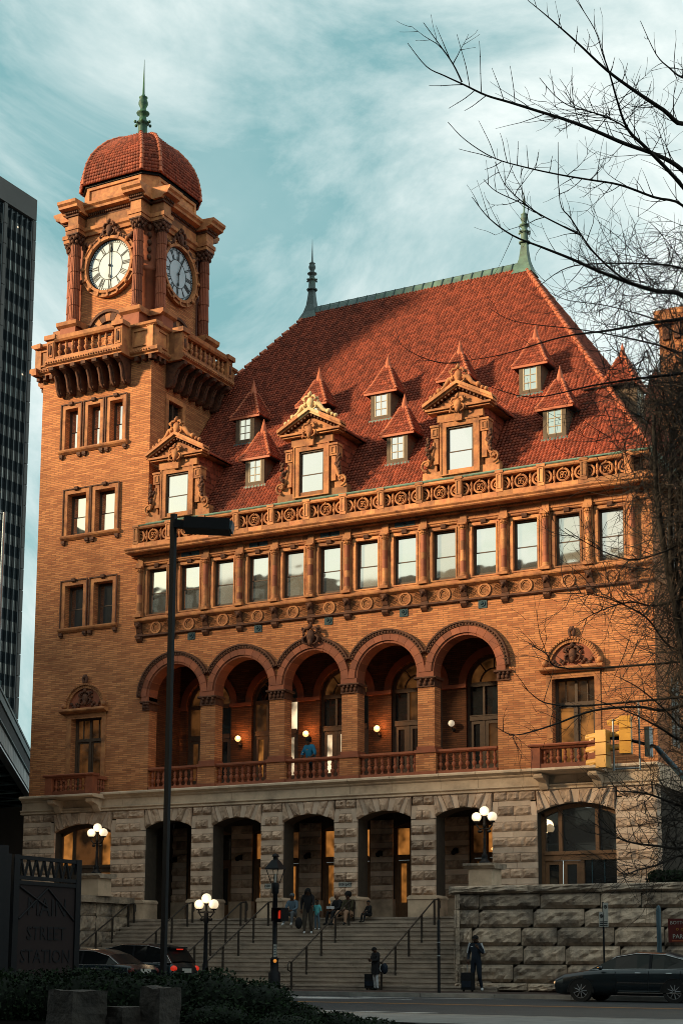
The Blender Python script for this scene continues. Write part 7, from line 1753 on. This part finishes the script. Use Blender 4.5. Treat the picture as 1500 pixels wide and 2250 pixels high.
SHOOTS = [
 [(23.04, -37.57, 10.15), (23.02, -37.62, 10.37), (22.99, -37.67, 10.54), (22.96, -37.72, 10.71)],
 [(23.07, -37.33, 10.19), (23.08, -37.37, 10.41), (23.09, -37.4, 10.59), (23.09, -37.42, 10.76)],
 [(23.21, -37.04, 10.23), (23.18, -37.07, 10.36), (23.15, -37.11, 10.47), (23.12, -37.15, 10.58)],
 [(23.28, -36.89, 10.24), (23.28, -36.92, 10.4), (23.27, -36.94, 10.53), (23.26, -36.97, 10.66)],
 [(22.99, -37.61, 10.18), (22.88, -37.66, 10.18), (22.77, -37.72, 10.17), (22.66, -37.78, 10.17)],
 [(23.04, -37.46, 10.17), (22.96, -37.49, 10.1), (22.88, -37.53, 10.04), (22.79, -37.57, 9.98)],
 [(23.11, -37.31, 10.17), (23.04, -37.34, 10.11), (22.97, -37.36, 10.06), (22.9, -37.4, 10.01)],
 [(23.59, -36.16, 10.35), (23.52, -36.2, 10.36), (23.46, -36.24, 10.37), (23.39, -36.28, 10.38)],
 [(22.87, -36.47, 9.9), (22.83, -36.52, 10.06), (22.78, -36.57, 10.2), (22.73, -36.62, 10.33)],
 [(22.95, -36.32, 9.91), (22.93, -36.35, 10.04), (22.92, -36.37, 10.14), (22.9, -36.4, 10.24)],
 [(23.01, -36.17, 9.93), (23.02, -36.18, 10.03), (23.03, -36.19, 10.12), (23.04, -36.21, 10.2)],
 [(23.12, -36.11, 9.9), (23.12, -36.12, 10.0), (23.12, -36.14, 10.08), (23.12, -36.15, 10.16)],
 [(23.15, -35.98, 9.93), (23.17, -35.98, 10.0), (23.19, -35.99, 10.07), (23.2, -35.99, 10.13)],
 [(23.26, -35.81, 9.95), (23.28, -35.81, 10.02), (23.29, -35.82, 10.08), (23.31, -35.82, 10.14)],
 [(22.87, -36.58, 9.86), (22.77, -36.64, 9.9), (22.66, -36.7, 9.93), (22.55, -36.77, 9.96)],
 [(22.89, -36.35, 9.92), (22.83, -36.37, 9.88), (22.78, -36.4, 9.85), (22.72, -36.43, 9.83)],
 [(23.0, -36.28, 9.88), (22.97, -36.29, 9.81), (22.94, -36.29, 9.75), (22.91, -36.3, 9.7)],
 [(23.07, -36.14, 9.9), (23.05, -36.14, 9.86), (23.04, -36.14, 9.82), (23.03, -36.14, 9.78)],
 [(23.76, -36.3, 10.37), (23.72, -36.35, 10.5), (23.68, -36.39, 10.6), (23.63, -36.43, 10.69)],
 [(23.85, -36.14, 10.38), (23.81, -36.18, 10.46), (23.76, -36.22, 10.53), (23.71, -36.25, 10.59)],
 [(23.89, -36.01, 10.42), (23.86, -36.04, 10.51), (23.84, -36.07, 10.59), (23.8, -36.1, 10.66)],
 [(24.01, -35.83, 10.39), (24.0, -35.85, 10.49), (23.98, -35.88, 10.58), (23.96, -35.9, 10.66)],
 [(24.19, -36.35, 10.64), (24.22, -36.35, 10.71), (24.23, -36.35, 10.76), (24.25, -36.35, 10.82)],
 [(24.24, -36.09, 10.66), (24.27, -36.09, 10.74), (24.29, -36.09, 10.8), (24.31, -36.09, 10.87)],
 [(24.3, -35.84, 10.67), (24.33, -35.83, 10.74), (24.35, -35.83, 10.79), (24.37, -35.83, 10.85)],
 [(24.36, -35.67, 10.59), (24.4, -35.67, 10.68), (24.43, -35.67, 10.76), (24.45, -35.67, 10.83)],
 [(23.69, -36.6, 11.19), (23.7, -36.6, 11.24), (23.71, -36.61, 11.29), (23.72, -36.61, 11.34)],
 [(23.79, -36.31, 11.15), (23.8, -36.32, 11.22), (23.81, -36.32, 11.27), (23.82, -36.33, 11.33)],
 [(23.86, -36.15, 11.12), (23.88, -36.15, 11.19), (23.89, -36.16, 11.24), (23.9, -36.16, 11.3)],
]

# near tree, its crown reaching over the picture from the right
nt_ = thing('bare_tree', 'leafless tree whose long twigs reach in from the upper right corner', 'tree', (23.6, -31.9, -.1))
MB().tube(curve([(24.05, -32.4, -.2), (24.2, -32.6, 2.5), (24.35, -32.9, 5.0), (24.5, -33.2, 8.0), (24.6, -33.6, 11.2), (24.8, -34.2, 14)]), [.19-.004*i for i in range(21)], 10).build('trunk', 'bark', nt_)
root = {'B1': (24.62, -33.7, 11.5), 'B2': (24.6, -33.6, 9.8), 'B3': (24.55, -33.5, 10.3), 'B4': (24.5, -33.3, 9.8), 'B8': (24.45, -33.1, 8.8), 'B10': (24.4, -32.6, 9.3), 'B11': (24.4, -32.4, 8.6), 'B12': (24.4, -32.3, 9.0), 'B13': (24.4, -32.2, 9.2), 'B14': (24.5, -33.0, 9.4), 'B25': (24.7, -34.0, 11.6)}
NEAR = ['B1', 'B2', 'B3', 'B3b', 'B4', 'B5', 'B6', 'B7', 'B8', 'B9', 'B10', 'B24', 'B11', 'B12', 'B13', 'B14', 'B25']
R1 = {'B1': .034, 'B2': .026, 'B3': .030, 'B4': .018, 'B8': .034, 'B10': .030, 'B11': .026, 'B12': .020, 'B13': .014, 'B14': .018, 'B25': .014, 'B9': .016}
up_scr = Vector((cu.x, cu.y, cu.z)); rt_scr = Vector((cr.x, cr.y, cr.z))
for nm in NEAR:
    pts = list(BR[nm]);
    if nm in root: pts.append(root[nm])
    C_ = curve(pts, 4); n = len(C_); r1 = R1.get(nm, .010); rads = [.0035+(r1-.0035)*(i/(n-1))**1.1 for i in range(n)]
    br = MB().tube(C_, rads, 6); br = br.build('branch', 'bark', nt_)
    tm = MB()
    for i in range(2, n-4):
        t_ = i/n
        if nm in ('B3b', 'B7', 'B24') and i > n*.7: continue
        d = (C_[i-1]-C_[i]).normalized()
        if t_ < .45:
            if nm in ('B3', 'B4', 'B3b'): continue
            if i % 2 == 0: twig(tm, C_[i], (d*.45+Vector((0, 0, 1))*(.9 if rb.random() < .75 else -.6)+Vector((rb.gauss(0, .2), rb.gauss(0, .2), 0))).normalized(), .16+.38*rb.random(), .005, 1, .10, .2)
        else:
            dens = 1
            for _ in range(dens):
                s_ = Vector((rb.gauss(0, 1), rb.gauss(0, 1), rb.gauss(.2, 1))).normalized()
                twig(tm, C_[i], (d*.7+s_*.8).normalized(), .25+.75*rb.random()*t_, .007, 2 if rb.random() < .6 else 1, .35, .15)
    tag(tm.build('twigs', 'bark', br), kind='stuff')
tm = MB()
for s_ in SHOOTS:
    C_ = curve(s_, 2); tm.tube(C_, [.0055-.0028*i/(len(C_)-1) for i in range(len(C_))], 4)
    for q in (2, 4): tm.ball(C_[q], .007, 5, 3)
tag(tm.build('shoots', 'bark', nt_), kind='stuff')
# tangle of fine twigs low in the near crown
tm = MB()
for _ in range(230):
    u = rb.random(); x = 24.5-rb.random()**1.6*1.9; base = Vector((x, -32.6-.4*rb.random()+(24.4-x)*.25, 7.4+3.0*rb.random()))
    d = Vector((-rb.random()*.9, rb.gauss(0, .5), rb.gauss(0.1, .7))).normalized(); twig(tm, base, d, .5+.9*rb.random(), .007, 2, .55, .05)
tag(tm.build('twig_tangle', 'bark', nt_), kind='stuff')
# farther vine-covered tree beside the building corner
ft = thing('vine_tree', 'dark bare tree wrapped in tangled vines at the right corner of the station', 'tree', (18.0, -13.4, -.1))
tr_ = curve([(18.5, -13.2, -.2), (18.75, -13.4, 3.3), (18.95, -13.9, 6.6), (19.05, -14.4, 9.9), (19.0, -14.8, 12.7), (18.9, -15.2, 15.2)])
MB().tube(tr_, [.26-.009*i for i in range(len(tr_))], 10).build('trunk', 'bark', ft)
for a in ([(18.9, -14.0, 7.5), (18.4, -14.5, 9.6), (18.2, -15.1, 12.0), (18.3, -15.6, 14.2)], [(18.8, -13.8, 5.5), (18.6, -14.4, 7.6), (18.4, -14.8, 10.5), (18.6, -15.2, 13.5)]):
    C_ = curve(a); MB().tube(C_, [.11-.005*i for i in range(len(C_))], 8).build('limb', 'bark', ft)
for nm in BR:
    if nm in NEAR: continue
    pts = list(BR[nm]); e = Vector(pts[-1]); k = min(tr_, key=lambda q: abs(q.z-e.z)); pts.append(tuple(k))
    C_ = curve(pts, 4); n = len(C_); r1 = .05 if nm in ('B20', 'B15', 'B23', 'B21') else .032
    br = MB().tube(C_, [.007+(r1-.007)*(i/(n-1)) for i in range(n)], 6).build('branch', 'bark', ft); tm = MB()
    for i in range(2, n-1):
        for _ in range(2):
            d = (C_[i-1]-C_[i]).normalized(); s_ = Vector((rb.gauss(0, 1), rb.gauss(0, 1), rb.gauss(.1, 1))).normalized()
            if 5.4 < C_[i].z < 8.2 and rb.random() < .6: continue
            twig(tm, C_[i], (d*.9+s_*.8).normalized(), .5+1.2*rb.random(), .012, 2, .5, .1)
    tag(tm.build('twigs', 'bark', br), kind='stuff')
tm = MB(); tv2 = MB()
for i in range(2100):
    z_ = 4.2+rb.random()*11.6; k = min(tr_, key=lambda q: abs(q.z-z_)); off_ = rb.gauss(0, .55)
    if 5.2 < z_ < 8.2 and off_ < -.3: continue
    p = Vector((k.x-.02+off_, k.y+rb.gauss(0, .35), z_)); dn = Vector((rb.gauss(-.25, .6), rb.gauss(0, .5), rb.gauss(-.5 if z_ > 8 else .2, .8))).normalized()
    twig(tv2 if rb.random() < .35 else tm, p, dn, .8+1.3*rb.random(), .014, 2 if rb.random() < .45 else 1, .75, .0)
tag(tm.build('vine_tangle', 'bark', ft), kind='stuff'); tag(tv2.build('vine_tangle', 'vine_bark', ft), kind='stuff')
for i in range(9):
    z0 = 3+rb.random()*2; pts = []
    for k in range(9):
        zz = z0+k*1.35; q = min(tr_, key=lambda q: abs(q.z-zz)); pts.append((q.x-.1+rb.gauss(0, .35), q.y+rb.gauss(0, .25), zz))
    C_ = curve(pts, 3); MB().tube(C_, .03+.02*rb.random(), 5).build('vine_stem', 'vine_bark' if i % 3 == 0 else 'bark', ft)
bpy.context.view_layer.update()
